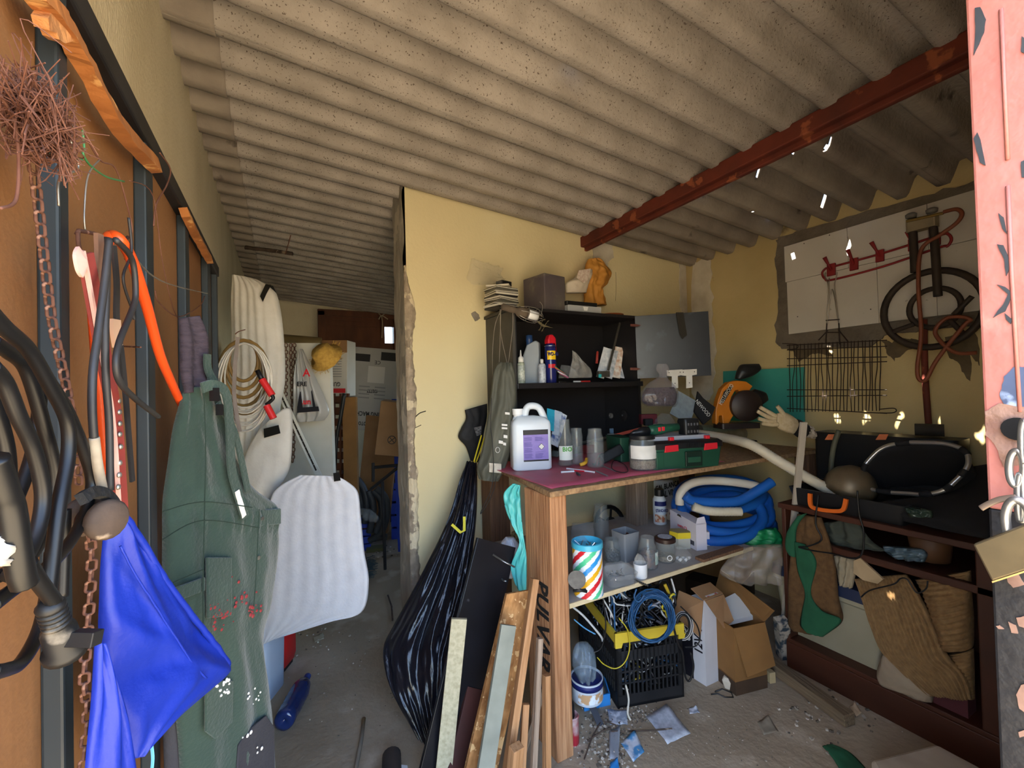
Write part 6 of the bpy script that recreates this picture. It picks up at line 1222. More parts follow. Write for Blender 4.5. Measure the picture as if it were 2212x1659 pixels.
# paint tin with a clear bag, behind the front leg
q = fl(1272, 1512); q = on_z(1268, 1490, .09); k = mpp(q); g = thing('paint_tin', Vector((q.x, q.y, .06)), 'white and navy paint tin stuffed with a clear bag', 'paint tin'); q.z = .06
MB().lathe([(k*33, 0), (k*34, .004), (k*34, k*42), (k*35, k*43), (k*35, k*45), (k*33, k*45), (k*32, k*38), (0, k*38)], 28, q).obj('tin', mat('white tin', 'c9d2dc', rough=.35), g, smooth=True, auto=40)
MB().lathe([(k*34.4, k*30), (k*34.4, k*41)], 28, q).obj('navy_band', mat('navy print', '16205e'), g, smooth=True)
MB().lathe([(k*34.6, k*6), (k*34.6, k*26)], 14, q, a0=200, a1=310).obj('label', mat('tin label', 'dfe6ea', 'c29a70', scale=30, rough=.5, contrast=.1), g, smooth=True)
shelf_bag([((1244, 1392), (1270, 1388), .02), ((1236, 1410), (1284, 1406), .05), ((1236, 1440), (1288, 1436), .06), ((1246, 1462), (1284, 1460), .05)], depth(q), 'grey clear bag stuffed into the paint tin', m=film('grey clear bag', '8fa0ae', .4, .15), seed=3, amp=.014)
# blue metal tray frame the tin stands on
g = thing('blue_tray', fl(1290, 1520), 'bright blue metal tray under the paint tin', 'tray'); m_bluem = mat('bright blue enamel', '2f7fc4', rough=.45)
t0, t1, t2 = on_z(1262, 1512, .05), on_z(1318, 1498, .05), on_z(1300, 1440, .05)
MB().slab([t0, t1, t1-Vector((0, 0, .05)), t0-Vector((0, 0, .05))], Vector((0, .006, 0))).obj('front', m_bluem, g); MB().slab([t1, t2, t2-Vector((0, 0, .05)), t1-Vector((0, 0, .05))], Vector((-.006, 0, 0))).obj('side', m_bluem, g)
plank('steel_strap', on_z(1298, 1568, .003), on_z(1270, 1505, .07), .03, .004, Vector((0, -1, 1)), mat('grey steel strap', '5f6470', '4c505a', scale=10, rough=.4, metal=.5), label='bent grey steel strap lying by the bench leg', cat='strap')
# red paint tin half hidden by the leg
q = fl(1258, 1618); k = mpp(q); g = thing('paint_tin', q, 'dented red and white paint tin behind the bench leg', 'paint tin'); q = q+Vector((-.015, .05, 0))
MB().lathe([(k*16, 0), (k*17, .003), (k*17, k*56), (k*18, k*58), (k*16, k*60), (k*15, k*50), (0, k*50)], 20, q).obj('tin', mat('red tin', 'a82434', 'c9b8b8', scale=9, rough=.4, contrast=.15), g, smooth=True, auto=40)
MB().lathe([(k*15, 0), (k*15, k*26), (k*10, k*36), (0, k*38)], 18, q+Vector((0, .02, k*50))).obj('brush_pot', m_blackp, g, smooth=True)
# white 12 V carton
c0 = fl(1524, 1482); cL, cR = fl(1500, 1467), fl(1566, 1462)
c0, cL, cR = fl(1526, 1483), fl(1499, 1466), fl(1568, 1463); hC = on_y(1520, 1298, c0.y).z
g = thing('inverter_carton', c0, 'tall white carton printed 12V with open brown flaps', 'carton')
p4 = cL+cR-c0
MB().slab([c0, cR, p4, cL], (0, 0, hC)).obj('box', mat('white corrugated card', 'c6c4c6', 'bab8ba', scale=6, rough=.75), g)
n1 = (cL-c0).cross(Vector((0, 0, 1))).normalized(); n1 = n1 if n1.dot(CAM-c0) > 0 else -n1; mid = (cL+c0)/2
text('lettering', '12V TR', .06, mid+n1*.001+Vector((0, 0, hC*.55)), (0, 0, 1), -(c0-cL), mat('black print', '15141c'), g, sx=.9, bold=.001)
MB().slab([cL+n1*.0012, cL+n1*.0012+(c0-cL)*-.9, cL+n1*.0012+(c0-cL)*-.9+Vector((0, 0, hC*.95)), cL+n1*.0012+Vector((0, 0, hC*.95))], n1*-.004).obj('black_side', mat('black print', '15141c'), g)
for s, v in (('PURE SINE', .75), ('OFF-GRID INV', .35)): text('lettering', s, .038, cL-(c0-cL)*v+n1*.002+Vector((0, 0, hC*.66)), (0, 0, 1), -(c0-cL), mat('white print', 'd8d8d4'), g, sx=.75, bold=.0008)
m_kraft = mat('brown cardboard', '9a7450', '86623f', scale=5, rough=.85); m_kraftd = mat('brown cardboard old', '8a6234', '75522b', scale=5, rough=.85)
zt = Vector((0, 0, hC))
MB().slab([cL+zt, c0+zt, c0+zt-Vector((0, 0, .16))+n1*.03, cL+zt-Vector((0, 0, .10))+n1*.06-(c0-cL)*.8, cL+zt-(c0-cL)*1.0], n1*.004).obj('flap', m_kraft, g)
n2 = (cR-c0).cross(Vector((0, 0, 1))).normalized(); n2 = n2 if n2.dot(CAM-c0) > 0 else -n2
MB().slab([c0+zt+(cR-c0)*.05, cR+zt, cR+zt+n2*.05-Vector((0, 0, .10)), c0+zt+(cR-c0)*.5+n2*.05-Vector((0, 0, .12)), c0+zt+(cR-c0)*.2+n2*.03-Vector((0, 0, .05))], n2*.004).obj('flap', m_kraft, g)
MB().slab([c0+zt+Vector((0, 0, .001)), cR+zt+Vector((0, 0, .001)), p4+zt+Vector((0, 0, .03)), cL+zt+Vector((0, 0, .03))], (0, 0, .004)).obj('flap', m_kraft, g)
MB().slab([(c0+cR)/2+zt+Vector((0, 0, .010))+(p4-cR)*f_+(cR-c0)*s_ for f_, s_ in ((.05, -.3), (.05, .3), (.3, .3), (.3, -.3))], (0, 0, .001)).obj('shipping_label', mat('white shipping label', 'd8d6d2', 'b8483c', scale=40, rough=.7, contrast=.1), g)
# open cardboard box beside it
b0 = fl(1578, 1508); b0, b1 = fl(1588, 1502), fl(1656, 1484); bu = (b1-b0); bl_ = bu.length; bu.normalize(); bv = Vector((-bu.y, bu.x, 0)); hB = .30
bxx = thing('cardboard_box', b0+bu*bl_/2+bv*.15, 'open brown cardboard box with folded out flaps on the floor', 'cardboard box')
for P in ([b0, b1], [b0, b0+bv*.32], [b1, b1+bv*.32], [b0+bv*.32, b1+bv*.32]):
    nn = (P[1]-P[0]).cross(Vector((0, 0, 1))).normalized()
    MB().slab([P[0]+Vector((0, 0, .06)), P[1]+Vector((0, 0, .06)), P[1]+Vector((0, 0, hB)), P[0]+Vector((0, 0, hB))], nn*.005).obj('wall', m_kraftd, bxx)
for P in ([b0, b1], [b0, b0+bv*.32], [b1, b1+bv*.32]):
    nn = (P[1]-P[0]).cross(Vector((0, 0, 1))).normalized(); MB().slab([P[0], P[1], P[1]+Vector((0, 0, .06)), P[0]+Vector((0, 0, .06))], nn*.006).obj('dark_base', mat('damp dark card', '3a2a1c', '4c3826', scale=9, rough=.9), bxx)
MB().slab([b0+Vector((0, 0, .06)), b1+Vector((0, 0, .06)), b1+bv*.32+Vector((0, 0, .06)), b0+bv*.32+Vector((0, 0, .06))], (0, 0, .005)).obj('floor_panel', m_kraftd, bxx)
fn_ = bu.cross(Vector((0, 0, 1))); fn_ = fn_ if fn_.dot(CAM-b0) > 0 else -fn_
MB().slab([b0+Vector((0, 0, hB)), b1+Vector((0, 0, hB)), b1+Vector((0, 0, hB-.17))+fn_*.05, b0+Vector((0, 0, hB-.19))+fn_*.05+bu*.02], fn_*.004).obj('flap', m_kraftd, bxx)
MB().slab([b1+Vector((0, 0, hB)), b1+bv*.32+Vector((0, 0, hB)), b1+bv*.34+bu*.06+Vector((0, 0, hB+.1)), b1+bu*.06+Vector((0, 0, hB+.04))], bu*.004).obj('flap', m_kraftd, bxx)
MB().slab([b0+bu*.04+bv*.1+Vector((0, 0, hB-.05)), b0+bu*.2+bv*.06+Vector((0, 0, hB-.02)), b0+bu*.2+bv*.2+Vector((0, 0, hB+.02)), b0+bu*.04+bv*.2+Vector((0, 0, hB-.02))], (0, 0, .02)).obj('foam_packing', mat('white foam packing', 'c9c6c0', rough=.9), label='piece of white foam packing in the open cardboard box', cat='foam')
# box behind, on its side
kb = thing('cardboard_box', on_d(1640, 1330, 2.5), 'brown printed cardboard box lying behind the open box', 'cardboard box')
Pb = on_y(1648, 1300, 1.9); Pb.z = .30; Pb.x = min(Pb.x, XR-.29)
MB().rbox(Pb, (.42, .3, .26), .004, rot(0, .25, .35)).obj('box', m_kraftd, kb); text('lettering', '60', .11, Pb+rot(0, .25, .35) @ Vector((.02, -.152, .02)), rot(0, .25, .35) @ Vector((1, 0, 0)), rot(0, .25, .35) @ Vector((0, 0, 1)), mat('dark brown print', '4a3016', rough=.9), kb)
MB().rbox((Pb.x, Pb.y, .075), (.4, .3, .148), .004, rotz(.3)).obj('crate_block', mat('dark old box', '33261a', '45341f', scale=7, rough=.9), label='dark old box under the printed cardboard box', cat='box')
# white chunks, floor board, twigs
q = fl(1580, 1480); rrloft([(0, .09, .06, .01), (.035, .1, .065, .012), (.05, .08, .05, .012)], q, rotz(.5)).jitter(.006, 30).obj('plaster_chunk', mat('white polystyrene', 'c9bfae', 'b8ad9a', scale=30, rough=.95), label='chunk of white polystyrene beside the white carton', cat='chunk', smooth=True, auto=30)
# ============================================================ cabinet along the right wall
CX = 2.185; cy1 = on_x(1700, 1440, CX).y; cy0 = .42; ZT = on_x(1900, 1130, CX).z
m_ward = mat('dark red-brown cabinet', '4a2413', '381b0e', scale=6, rough=.55, stretch=(1, .3, 1), bump=.1)
cabn = thing('low_cabinet', (2.5, (cy0+cy1)/2, 0), 'dark red-brown low cabinet frame along the right wall', 'cabinet')
ZM = on_x(1950, 1222, CX).z
def cb(nm, *a, m=m_ward): return MB().bb(*a).obj(nm, m, cabn, bevel=.004)
cb('plinth', CX, CX+.025, cy0, cy1, 0, .125); cb('bottom', CX, XR-.03, cy0, cy1, .125, .145); cb('top', CX-.012, XR-.03, cy0, cy1+.01, ZT-.026, ZT)
cb('rail', CX, CX+.03, cy0, cy1-.13, ZM-.03, ZM); cb('shelf', CX+.03, XR-.04, cy0, cy1, ZM-.026, ZM-.012)
cb('side_panel', CX, XR-.03, cy1-.02, cy1, .145, ZT-.026); cb('stile', CX, CX+.03, cy0, on_x(2112, 1350, CX).y, .145, ZT-.026)
cb('back_panel', XR-.03, XR-.02, cy0, cy1, 0, ZT)
cf = lambda x, y, d=0: on_x(x, y, CX+d)
nX = Vector((-1, 0, 0))
# rags and blanket inside
m_burl = mat('brown burlap', '664a2a', '523a20', scale=40, rough=.95, bump=.4); m_grag = mat('dark green rag', '1f5a3c', '184a30', scale=9, rough=.9)
rg = thing('burlap_rag', cf(1755, 1380), 'brown burlap cloth draped over the cabinet rail', 'cloth')
MB().loft([(cf(1722, 1110, -.02), cf(1775, 1118, -.02), .02), (cf(1715, 1150, -.03), cf(1790, 1160, -.03), .03), (cf(1706, 1220, -.03), cf(1805, 1220, -.03), .03), (cf(1702, 1290, -.03), cf(1812, 1290, -.03), .03), (cf(1702, 1345, -.03), cf(1820, 1342, -.03), .025), (cf(1712, 1362, -.03), cf(1776, 1374, -.03), .01)], 22, 40, n=nX, fold=lambda u, v: .012*fbm(u*4, v*4, 2)+.005*math.sin(u*14)).obj('cloth', m_burl, rg, smooth=True)
MB().loft([(cf(1716, 1170, -.068), cf(1740, 1176, -.068), .006), (cf(1722, 1230, -.068), cf(1764, 1215, -.068), .008), (cf(1738, 1280, -.068), cf(1752, 1280, -.068), .008), (cf(1732, 1320, -.068), cf(1775, 1318, -.068), .01), (cf(1728, 1350, -.068), cf(1818, 1340, -.068), .01), (cf(1742, 1366, -.068), cf(1778, 1376, -.068), .008)], 14, 40, n=nX, fold=lambda u, v: .004*fbm(u*6, v*8, 3)).obj('green_rag', m_grag, rg, smooth=True)
MB().loft([(cf(1722, 1115, -.06), cf(1744, 1108, -.06), .012), (cf(1700, 1150, -.06), cf(1722, 1140, -.06), .014), (cf(1696, 1180, -.06), cf(1720, 1190, -.06), .014), (cf(1704, 1198, -.06), cf(1718, 1204, -.06), .008)], 10, 20, n=nX).obj('green_rag', m_grag, label='crumpled dark green rag on the cabinet corner', cat='rag', smooth=True)
# white bin with navy lid
q = on_x(1800, 1420, CX+.16); q.z = .146; g = thing('plastic_bin', q, 'cream plastic storage bin with a navy lid in the cabinet', 'bin')
rrloft([(0, .30, .42, .03), (.25, .34, .46, .03), (.26, .36, .48, .03), (.28, .36, .48, .03)], q+Vector((.06, -.02, 0)), None).obj('bin', mat('cream plastic', '9c947c', '8e866e', scale=4, rough=.45), g, smooth=True, auto=40)
rrloft([(.28, .37, .49, .03), (.33, .36, .48, .03)], q+Vector((.06, -.02, 0)), None).obj('lid', mat('navy plastic', '1c2742', rough=.5), g, smooth=True, auto=40)
# knitted blanket: ribs as geometry
m_knit = mat('beige knit', '8f7048', '785c3a', scale=50, rough=.95, bump=.5)
bk_ = thing('knit_blanket', cf(1980, 1500), 'beige ribbed knit blanket bundled in the cabinet', 'blanket')
rib = lambda f_, s=0: (lambda u, v: .007*math.sin(u*f_+s*v)+.012*fbm(u*3, v*3, 5))
MB().loft([(cf(1846, 1250, .05), cf(1960, 1240, .05), .02), (cf(1862, 1290, .03), cf(1990, 1290, .03), .05), (cf(1880, 1340, .02), cf(2020, 1350, .02), .07), (cf(1905, 1400, .02), cf(2045, 1410, .02), .07), (cf(1950, 1450, .02), cf(2085, 1455, .02), .06), (cf(2000, 1495, .02), cf(2100, 1510, .02), .03)], 90, 40, n=nX, fold=rib(110)).obj('drape', m_knit, bk_, smooth=True)
MB().loft([(cf(1976, 1252, .06), cf(2098, 1232, .06), .03), (cf(2000, 1290, .05), cf(2100, 1280, .05), .08), (cf(2020, 1340, .05), cf(2104, 1330, .05), .09), (cf(2035, 1390, .05), cf(2104, 1390, .05), .07), (cf(2045, 1404, .05), cf(2095, 1402, .05), .03)], 24, 80, n=nX, fold=lambda u, v: .005*math.sin(v*120)+.01*fbm(u*3, v*3, 1)).obj('roll', m_knit, bk_, smooth=True)
MB().loft([(cf(2052, 1410, .07), cf(2104, 1400, .07), .04), (cf(2056, 1450, .06), cf(2106, 1460, .06), .06), (cf(2070, 1490, .06), cf(2106, 1510, .06), .03)], 24, 60, n=nX, fold=lambda u, v: .004*math.sin(v*90)).obj('roll', m_knit, bk_, smooth=True)
m_wcl = mat('off-white cloth', '988872', '8a7a66', scale=8, rough=.95)
MB().loft([(cf(1908, 1412, .0), cf(1925, 1416, .0), .02), (cf(1894, 1450, -.0), cf(1962, 1440, -.0), .04), (cf(1905, 1478, -.0), cf(2000, 1470, -.0), .04), (cf(1940, 1492, -.0), cf(2016, 1500, -.0), .03), (cf(1960, 1502, -.0), cf(2014, 1518, -.0), .015)], 18, 30, n=nX, fold=lambda u, v: .01*fbm(u*4, v*4, 2)).obj('white_cloth', m_wcl, label='off-white cloth spilling over the cabinet plinth', cat='cloth', smooth=True)
MB().slab([cf(x, y, .03) for x, y in ((2014, 1480), (2090, 1500), (2092, 1560), (2016, 1520))], (.08, 0, 0)).obj('wine_box', mat('dark wine card', '4c1f24', rough=.8), label='dark wine red box behind the knit blanket', cat='box')
cbag('white_shirt', [(cf(1800, 1200, .06), cf(1845, 1200, .06), .01), (cf(1808, 1232, .05), cf(1850, 1230, .05), .03), (cf(1814, 1262, .05), cf(1842, 1270, .05), .02)], 'cream shirt sleeve hanging by the burlap cloth', mat('cream shirt', 'a8987c', '94866c', scale=9, rough=.95), n=nX, seed=4, cat='shirt')
MB().slab([cf(x, y, -.01) for x, y in ((1845, 1212), (1858, 1206), (1907, 1252), (1895, 1262), (1862, 1252), (1844, 1240))], (.012, 0, 0)).jitter(.006, 20).obj('paper_scrap', mat('tan paper', 'b8a07c', 'a48c68', scale=9, rough=.9), label='folded tan paper lying over the knit blanket', cat='paper')
# second row: crumpled plastic and dark bundles on the shelf
sv = lambda x, y, d=.08: on_x(x, y, CX+d)
cbag('plastic_bundle', [(sv(1908, 1178), sv(1994, 1186), .02), (sv(1912, 1192), sv(2004, 1198), .03), (sv(1930, 1204), sv(1998, 1214), .02)], 'crinkled blue-grey plastic bundle on the cabinet shelf', mat('blue-grey plastic', '5c7078', '3e4e58', scale=12, rough=.3), n=nX, seed=3, amp=.014)
cbag('grey_bundle', [(sv(1770, 1130, .1), sv(1850, 1120, .1), .02), (sv(1780, 1160, .1), sv(1880, 1165, .1), .04), (sv(1800, 1176, .1), sv(1915, 1190, .1), .03)], 'grey-green crumpled cloth bundle on the cabinet shelf', mat('grey-green cloth', '4c5044', '3a3d34', scale=10, rough=.9), n=nX, seed=6, amp=.018, cat='cloth')
MB().lathe([(.03, 0), (.06, .01), (.07, .1), (.05, .12), (0, .12)], 18, Vector((sv(2010, 1200, .15).x, sv(2010, 1200, .15).y, ZM))).obj('brown_pot', mat('brown earthenware', '5a3c24', '4a301c', scale=8, rough=.6), label='brown rounded pot on the cabinet shelf', cat='pot', smooth=True)
# black cord over the front
MB().tube(px_path([(1768, 1070), (1762, 1130), (1775, 1165), (1745, 1180), (1725, 1182), (1760, 1190), (1800, 1196), (1840, 1206), (1862, 1196), (1866, 1150), (1856, 1110), (1852, 1060)], lambda x, y: on_x(x, y, CX-.10)), .0035, 7).obj('black_cable', m_rubber, label='black cord looped over the cabinet front', cat='cord', smooth=True)
MB().tube(px_path([(1860, 1290), (1880, 1275), (1930, 1262), (1945, 1250), (1960, 1252), (1980, 1280), (2000, 1272), (2004, 1255)], lambda x, y: on_x(x, y, CX-.065)), .0028, 7).obj('dark_wire', m_rubber, label='thin dark wire lying across the knit blanket', cat='wire', smooth=True)
# ---- on the cabinet top
ct = lambda x, y, z=0: on_z(x, y, ZT+z)
q = on_x(1790, 1090, CX+.10); g = thing('tool_tray', Vector((q.x, q.y, ZT)), 'black plastic tool tray with an orange carrying handle', 'tool tray')
tq_ = Vector((CX+.20, on_x(1800, 1085, CX).y-.03, ZT+.001))
rrloft([(0, .36, .42, .02), (.085, .40, .46, .02), (.085, .38, .44, .02), (.02, .34, .4, .02)], tq_, None).obj('tray', m_blackp, g, smooth=True, auto=40)
ribbon(px_path([(1750, 1066), (1752, 1092), (1770, 1100), (1805, 1104), (1822, 1100), (1828, 1078)], lambda x, y: on_x(x, y, CX-.012)), .016, .012, nX).obj('handle', mat('orange plastic handle', 'd9661c', rough=.45), g)
# black case behind with orange tags
q = Vector((XR-.14, on_x(1870, 1000, XR-.2).y, ZT)); g = thing('black_case', q, 'black case with orange tags standing at the back of the cabinet top', 'case')
zc = on_x(1860, 938, XR-.2).z-ZT
rrloft([(.002, .16, .58, .015), (zc, .16, .58, .02)], q+Vector((0, -.06, 0)), None).obj('case', m_blackp, g, smooth=True, auto=40)
for x in (1796, 1906): MB().slab([on_x(x+a, 938+b2, XR-.232) for a, b2 in ((-14, 12), (-6, 0), (14, 0), (8, 12))], (-.004, 0, 0)).obj('tag', mat('orange tag', 'd97a4c', rough=.6), g)
# bowl
q = Vector((CX+.18, on_x(1836, 1060, CX+.18).y, ZT+.09)); MB().lathe([(0, .105), (.04, .10), (.08, .07), (.10, .03), (.105, 0), (.1, 0), (.06, .06), (0, .09)], 24, q, rot(.35, -.2, 0)).obj('metal_bowl', mat('tarnished bowl', '7a6a52', '5f523e', scale=9, rough=.45, metal=.4), label='upturned tarnished metal bowl leaning in the tool tray', cat='bowl', smooth=True)
MB().tube(px_path([(1812, 930), (1802, 960), (1796, 1000), (1794, 1040)], lambda x, y: on_x(x, y, CX+.3)), .012, 10).obj('grey_tube', mat('grey-green tube', '5a5a4a', '4a4a3c', scale=9, rough=.6), label='bent grey-green tube standing in front of the black case', cat='tube', smooth=True)
# folding basket with silver hoop
hoop_c = on_x(1982, 1020, CX+.16); dB = lambda x, y: on_x(x, y, CX+.12+.12*(1100-y)/150)
g = thing('folding_basket', Vector((CX+.28, hoop_c.y, ZT)), 'black fabric folding basket with a silver hoop on the cabinet', 'basket')
hp2 = [(1870, 1050), (1866, 1012), (1885, 985), (1910, 966), (1950, 957), (2000, 956), (2050, 960), (2085, 975), (2092, 1000), (2080, 1022), (2060, 1042), (2040, 1058), (2000, 1068), (1960, 1066), (1910, 1062)]
hpw = spl([dB(*p) for p in hp2], 6, closed=True)
MB().tube(hpw, .009, 10, closed=True).obj('hoop', mat('silver hoop', 'a9aaac', rough=.3, metal=.8), g, smooth=True)
for i in (4, 22, 40, 52, 62, 70, 82): MB().tube([hpw[(i+j) % len(hpw)] for j in range(5)], .0115, 10).obj('fabric_loop', mat('black basket cloth', '131316', '1a1a1e', scale=9, rough=.85), g, smooth=True)
cxy = sum(hpw, Vector())/len(hpw); b = MB(); n_ = len(hpw); vs = []
for r in range(9):
    t = r/8
    for p in hpw:
        e = cxy+(p-cxy)*(1-.1*t)+Vector((.10, 0, 0))*math.sin(t*1.4); e.z = p.z*(1-t)+(ZT+.012)*t if t < .999 else ZT+.012
        e = e+Vector((.16*t, 0, 0))+noise.noise_vector(e*9)*.012*t*(1-t)*3; vs.append(e)
b.add(vs, [(r*n_+i, r*n_+(i+1) % n_, (r+1)*n_+(i+1) % n_, (r+1)*n_+i) for r in range(8) for i in range(n_)]+[tuple(8*n_+i for i in range(n_))]); b.obj('bag', mat('black basket cloth', '131316'), g, smooth=True, sol=.003)
MB().loft([(on_x(2085, 1010, CX+.38), on_x(2150, 1000, CX+.38), .03), (on_x(2060, 1060, CX+.22), on_x(2150, 1060, CX+.22), .05), (on_x(1900, 1085, CX+.08), on_x(2150, 1130, CX+.08), .06), (on_x(1900, 1110, CX+.05), on_x(2150, 1166, CX+.05), .03)], 20, 26, n=nX, fold=lambda u, v: .015*fbm(u*4, v*4, 3)).obj('black_coat', mat('black coat cloth', '0f0f11', '17161a', scale=8, rough=.9), label='black coat heaped at the end of the cabinet top', cat='coat', smooth=True)
cbag('green_bottle_bag', [(on_x(1956, 1096, CX-.01), on_x(1966, 1094, CX-.01), .012), (on_x(1958, 1104, CX-.015), on_x(2010, 1102, CX-.015), .02), (on_x(1964, 1116, CX-.01), on_x(2016, 1118, CX-.01), .012)], 'crinkled dark green bottle bag on the cabinet edge', mat('dark green film', '34463c', '232f28', scale=14, rough=.25), n=nX, seed=5, amp=.008)
# ============================================================ right wall: blocked-up window with white boards
w2 = thing('window_2', on_x(1900, 740, XR), 'blocked window with white boards in a cement surround', kind='structure')
m_cemd = mat('dark cement surround', '756c60', '5f574c', scale=9, rough=.95, bump=.7, bscale=40)
patch('cement_surround', [(1677, 520), (1690, 512), (1760, 490), (1900, 450), (2000, 424), (2130, 384), (2150, 384), (2150, 700), (2010, 712), (1920, 724), (1880, 748), (1690, 754), (1676, 738), (1684, 640), (1676, 560)], rwp, m_cemd, w2, off=.012, jag=7, seed=3)
WX = XR-.014; zt_, zb_ = on_x(1697, 533, WX).z, on_x(1705, 722, WX).z; zm_ = on_x(1704, 609, WX).z
m_wb = mat('white foam board', 'c8c4bc', 'bcb6ac', scale=3, rough=.7, c3='8f8a80', c3_at=.72, c3_scale=20)
for row, xs_, (z0, z1) in ((0, (1697, 1835, 2010, 2200), (zm_+.0012, zt_)), (1, (1700, 1896, 2023, 2200), (zb_, zm_-.0012))):
    for a, c in zip(xs_, xs_[1:]):
        ya, yc = on_x(a, 600, WX).y, on_x(c, 600, WX).y; MB().bb(WX-.006, WX, min(ya, yc)+.0012, max(ya, yc)-.0012, z0, z1).obj('board', m_wb, w2)
for x, y in ((1792, 508), (1737, 526), (1881, 668), (1723, 684)): MB().lathe([(0, 0), (.003, 0), (.003, .002), (0, .002)], 6, on_x(x, y, WX-.006), axes(*basis(nX))).obj('nail_head', m_dark, w2)
# red coat rack
RX = WX-.02; rk = lambda x, y, d=0: on_x(x, y, RX-d)
m_red = mat('red plastic rack', '8e1f24', '7a191e', scale=6, rough=.5)
rack = thing('coat_rack', rk(1900, 600), 'red plastic coat rack with knob hooks on the white boards', 'coat rack')
MB().tube([rk(*p) for p in spl([Vector((x, y, 0)) for x, y in ((1796, 577), (1910, 546), (2030, 508), (2048, 506), (2055, 518), (2046, 532), (2030, 534), (1910, 575), (1800, 604), (1782, 602), (1776, 590), (1784, 580))], 6, closed=True) for p in [(p.x, p.y)]], .006, 8, closed=True).obj('rail', m_red, rack, smooth=True)
for x0, y0, x1, y1 in ((1781, 556, 1797, 586), (1831, 539, 1846, 574), (1882, 523, 1902, 556), (1960, 500, 1972, 532), (2010, 490, 2024, 520)):
    b = MB(); b.slab([rk(x1-9, y1-14, -.004), rk(x1+9, y1-18, -.004), rk(x1+9, y1+8, -.004), rk(x1-9, y1+12, -.004)], (-.012, 0, 0)); b.obj('plate', m_red, rack, bevel=.002)
    MB().tube([rk(x1, y1, .0), rk((x0+x1)/2, (y0+y1)/2, .02), rk(x0, y0, .04)], .0065, 8, rfun=lambda t: 1 if t < .8 else 1.7).obj('hook', m_red, rack, smooth=True)
# wire sandwich grill hanging from the rack
m_chr = mat('dull chrome wire', '9a938a', rough=.3, metal=.9); m_burnt = mat('burnt black wire', '1f1814', '33241c', scale=30, rough=.7, metal=.3)
GX = RX-.045; gr = lambda x, y, d=0: on_x(x, y, GX-d)
grill = thing('grill_rack', gr(1800, 892), 'rusty wire grill rack with long chrome handles on the coat rack', 'grill rack')
for p in ([(1783, 588), (1783, 600), (1788, 612), (1790, 640), (1786, 700)], [(1808, 588), (1806, 602), (1803, 614), (1806, 645), (1812, 700)], [(1786, 700), (1794, 640), (1797, 625), (1802, 640), (1812, 700)], [(1791, 600), (1790, 660), (1787, 700)]):
    MB().tube(px_path(p, gr), .0026, 7).obj('handle_wire', m_chr, grill, smooth=True)
for p in ([(1786, 698), (1784, 742)], [(1812, 698), (1814, 744)], [(1784, 692), (1813, 690)], [(1788, 714), (1768, 735)], [(1812, 714), (1832, 738)], [(1786, 718), (1812, 718)]): MB().tube([gr(*q) for q in p], .0032, 7).obj('handle_wire', m_burnt, grill)
random.seed(41)
for i in range(26):
    x = 1706+i*7.8; j1, j2, j3 = [random.gauss(0, 1.3) for _ in range(3)]; yt = 752-i*.35
    MB().tube(px_path([(x+j1*.3, 744-i*.42), (x+j1, 790), (x+j2, 830), (x+j3*.7, 890-i*.1)], lambda a, c: gr(a, c, .003*(i % 2)), 5), .0021, 6).obj('grill_wire', m_burnt, grill)
for y0, y1 in ((746, 735), (756, 748), (775, 771), (790, 781), (842, 842), (856, 854), (882, 893)): MB().tube([gr(1700, y0), gr(1916, y1)], .0026, 6).obj('cross_wire', m_burnt, grill)
MB().tube(px_path([(1690, 742), (1720, 744), (1722, 752), (1700, 756)], gr), .0022, 6).obj('hook_wire', m_burnt, grill, smooth=True); MB().tube(px_path([(1900, 884), (1930, 882), (1936, 888), (1925, 892), (1900, 892)], gr), .0026, 6).obj('hook_wire', m_burnt, grill, smooth=True)
# gas ring burner hanging on the rack
BXp = RX-.09; bu_ = lambda x, y, d=0: on_x(x, y, BXp-d)
m_iron = mat('dark cast iron', '2c2723', '3f352e', scale=14, rough=.65, metal=.4); m_brh = mat('orange-brown gas hose', '6a3420', '7d4228', scale=9, rough=.5)
brn = thing('gas_burner', bu_(2010, 760), 'two ring paella gas burner hanging on the coat rack', 'gas burner')
def wring(cx, cy, ry, r, nm, d=0):
    c = bu_(cx, cy, d); R2 = ry*mpp(c); MB().tube([c+Vector((0, R2*math.cos(a*.1745), R2*math.sin(a*.1745))) for a in range(36)], r, 9, closed=True).obj(nm, m_iron, brn, smooth=True)
wring(2010, 668, 82, .0155, 'outer_ring'); wring(2018, 665, 42, .012, 'inner_ring', .01)
for p, r in (([(1970, 470), (1974, 540), (1976, 588)], .0165), ([(2014, 470), (2020, 540), (2026, 640)], .0165), ([(1930, 716), (1975, 700)], .011), ([(2060, 680), (2100, 640)], .011), ([(2080, 720), (2050, 690)], .011)):
    MB().tube(px_path(p, lambda x, y: bu_(x, y, .02)), r, 10).obj('feed_pipe', m_iron, brn, smooth=True)
MB().rbox(bu_(1992, 485, .02), (.05, .11, .05), .01).obj('mounting_plate', mat('cream enamel bracket', '8f836a', '756a54', scale=14, rough=.6), brn)
MB().tube([bu_(1958, 478, .05), bu_(2038, 460, .05)], .007, 8).obj('manifold', mat('brass manifold', '8a7440', rough=.4, metal=.6), brn)
for x, y in ((1968, 466), (2013, 455)): MB().lathe([(0, -.01), (.02, -.008), (.022, .006), (.014, .012), (0, .013)], 14, bu_(x, y, .05)).obj('valve_knob', mat('grey knob', '6a6660', rough=.5), brn, smooth=True)
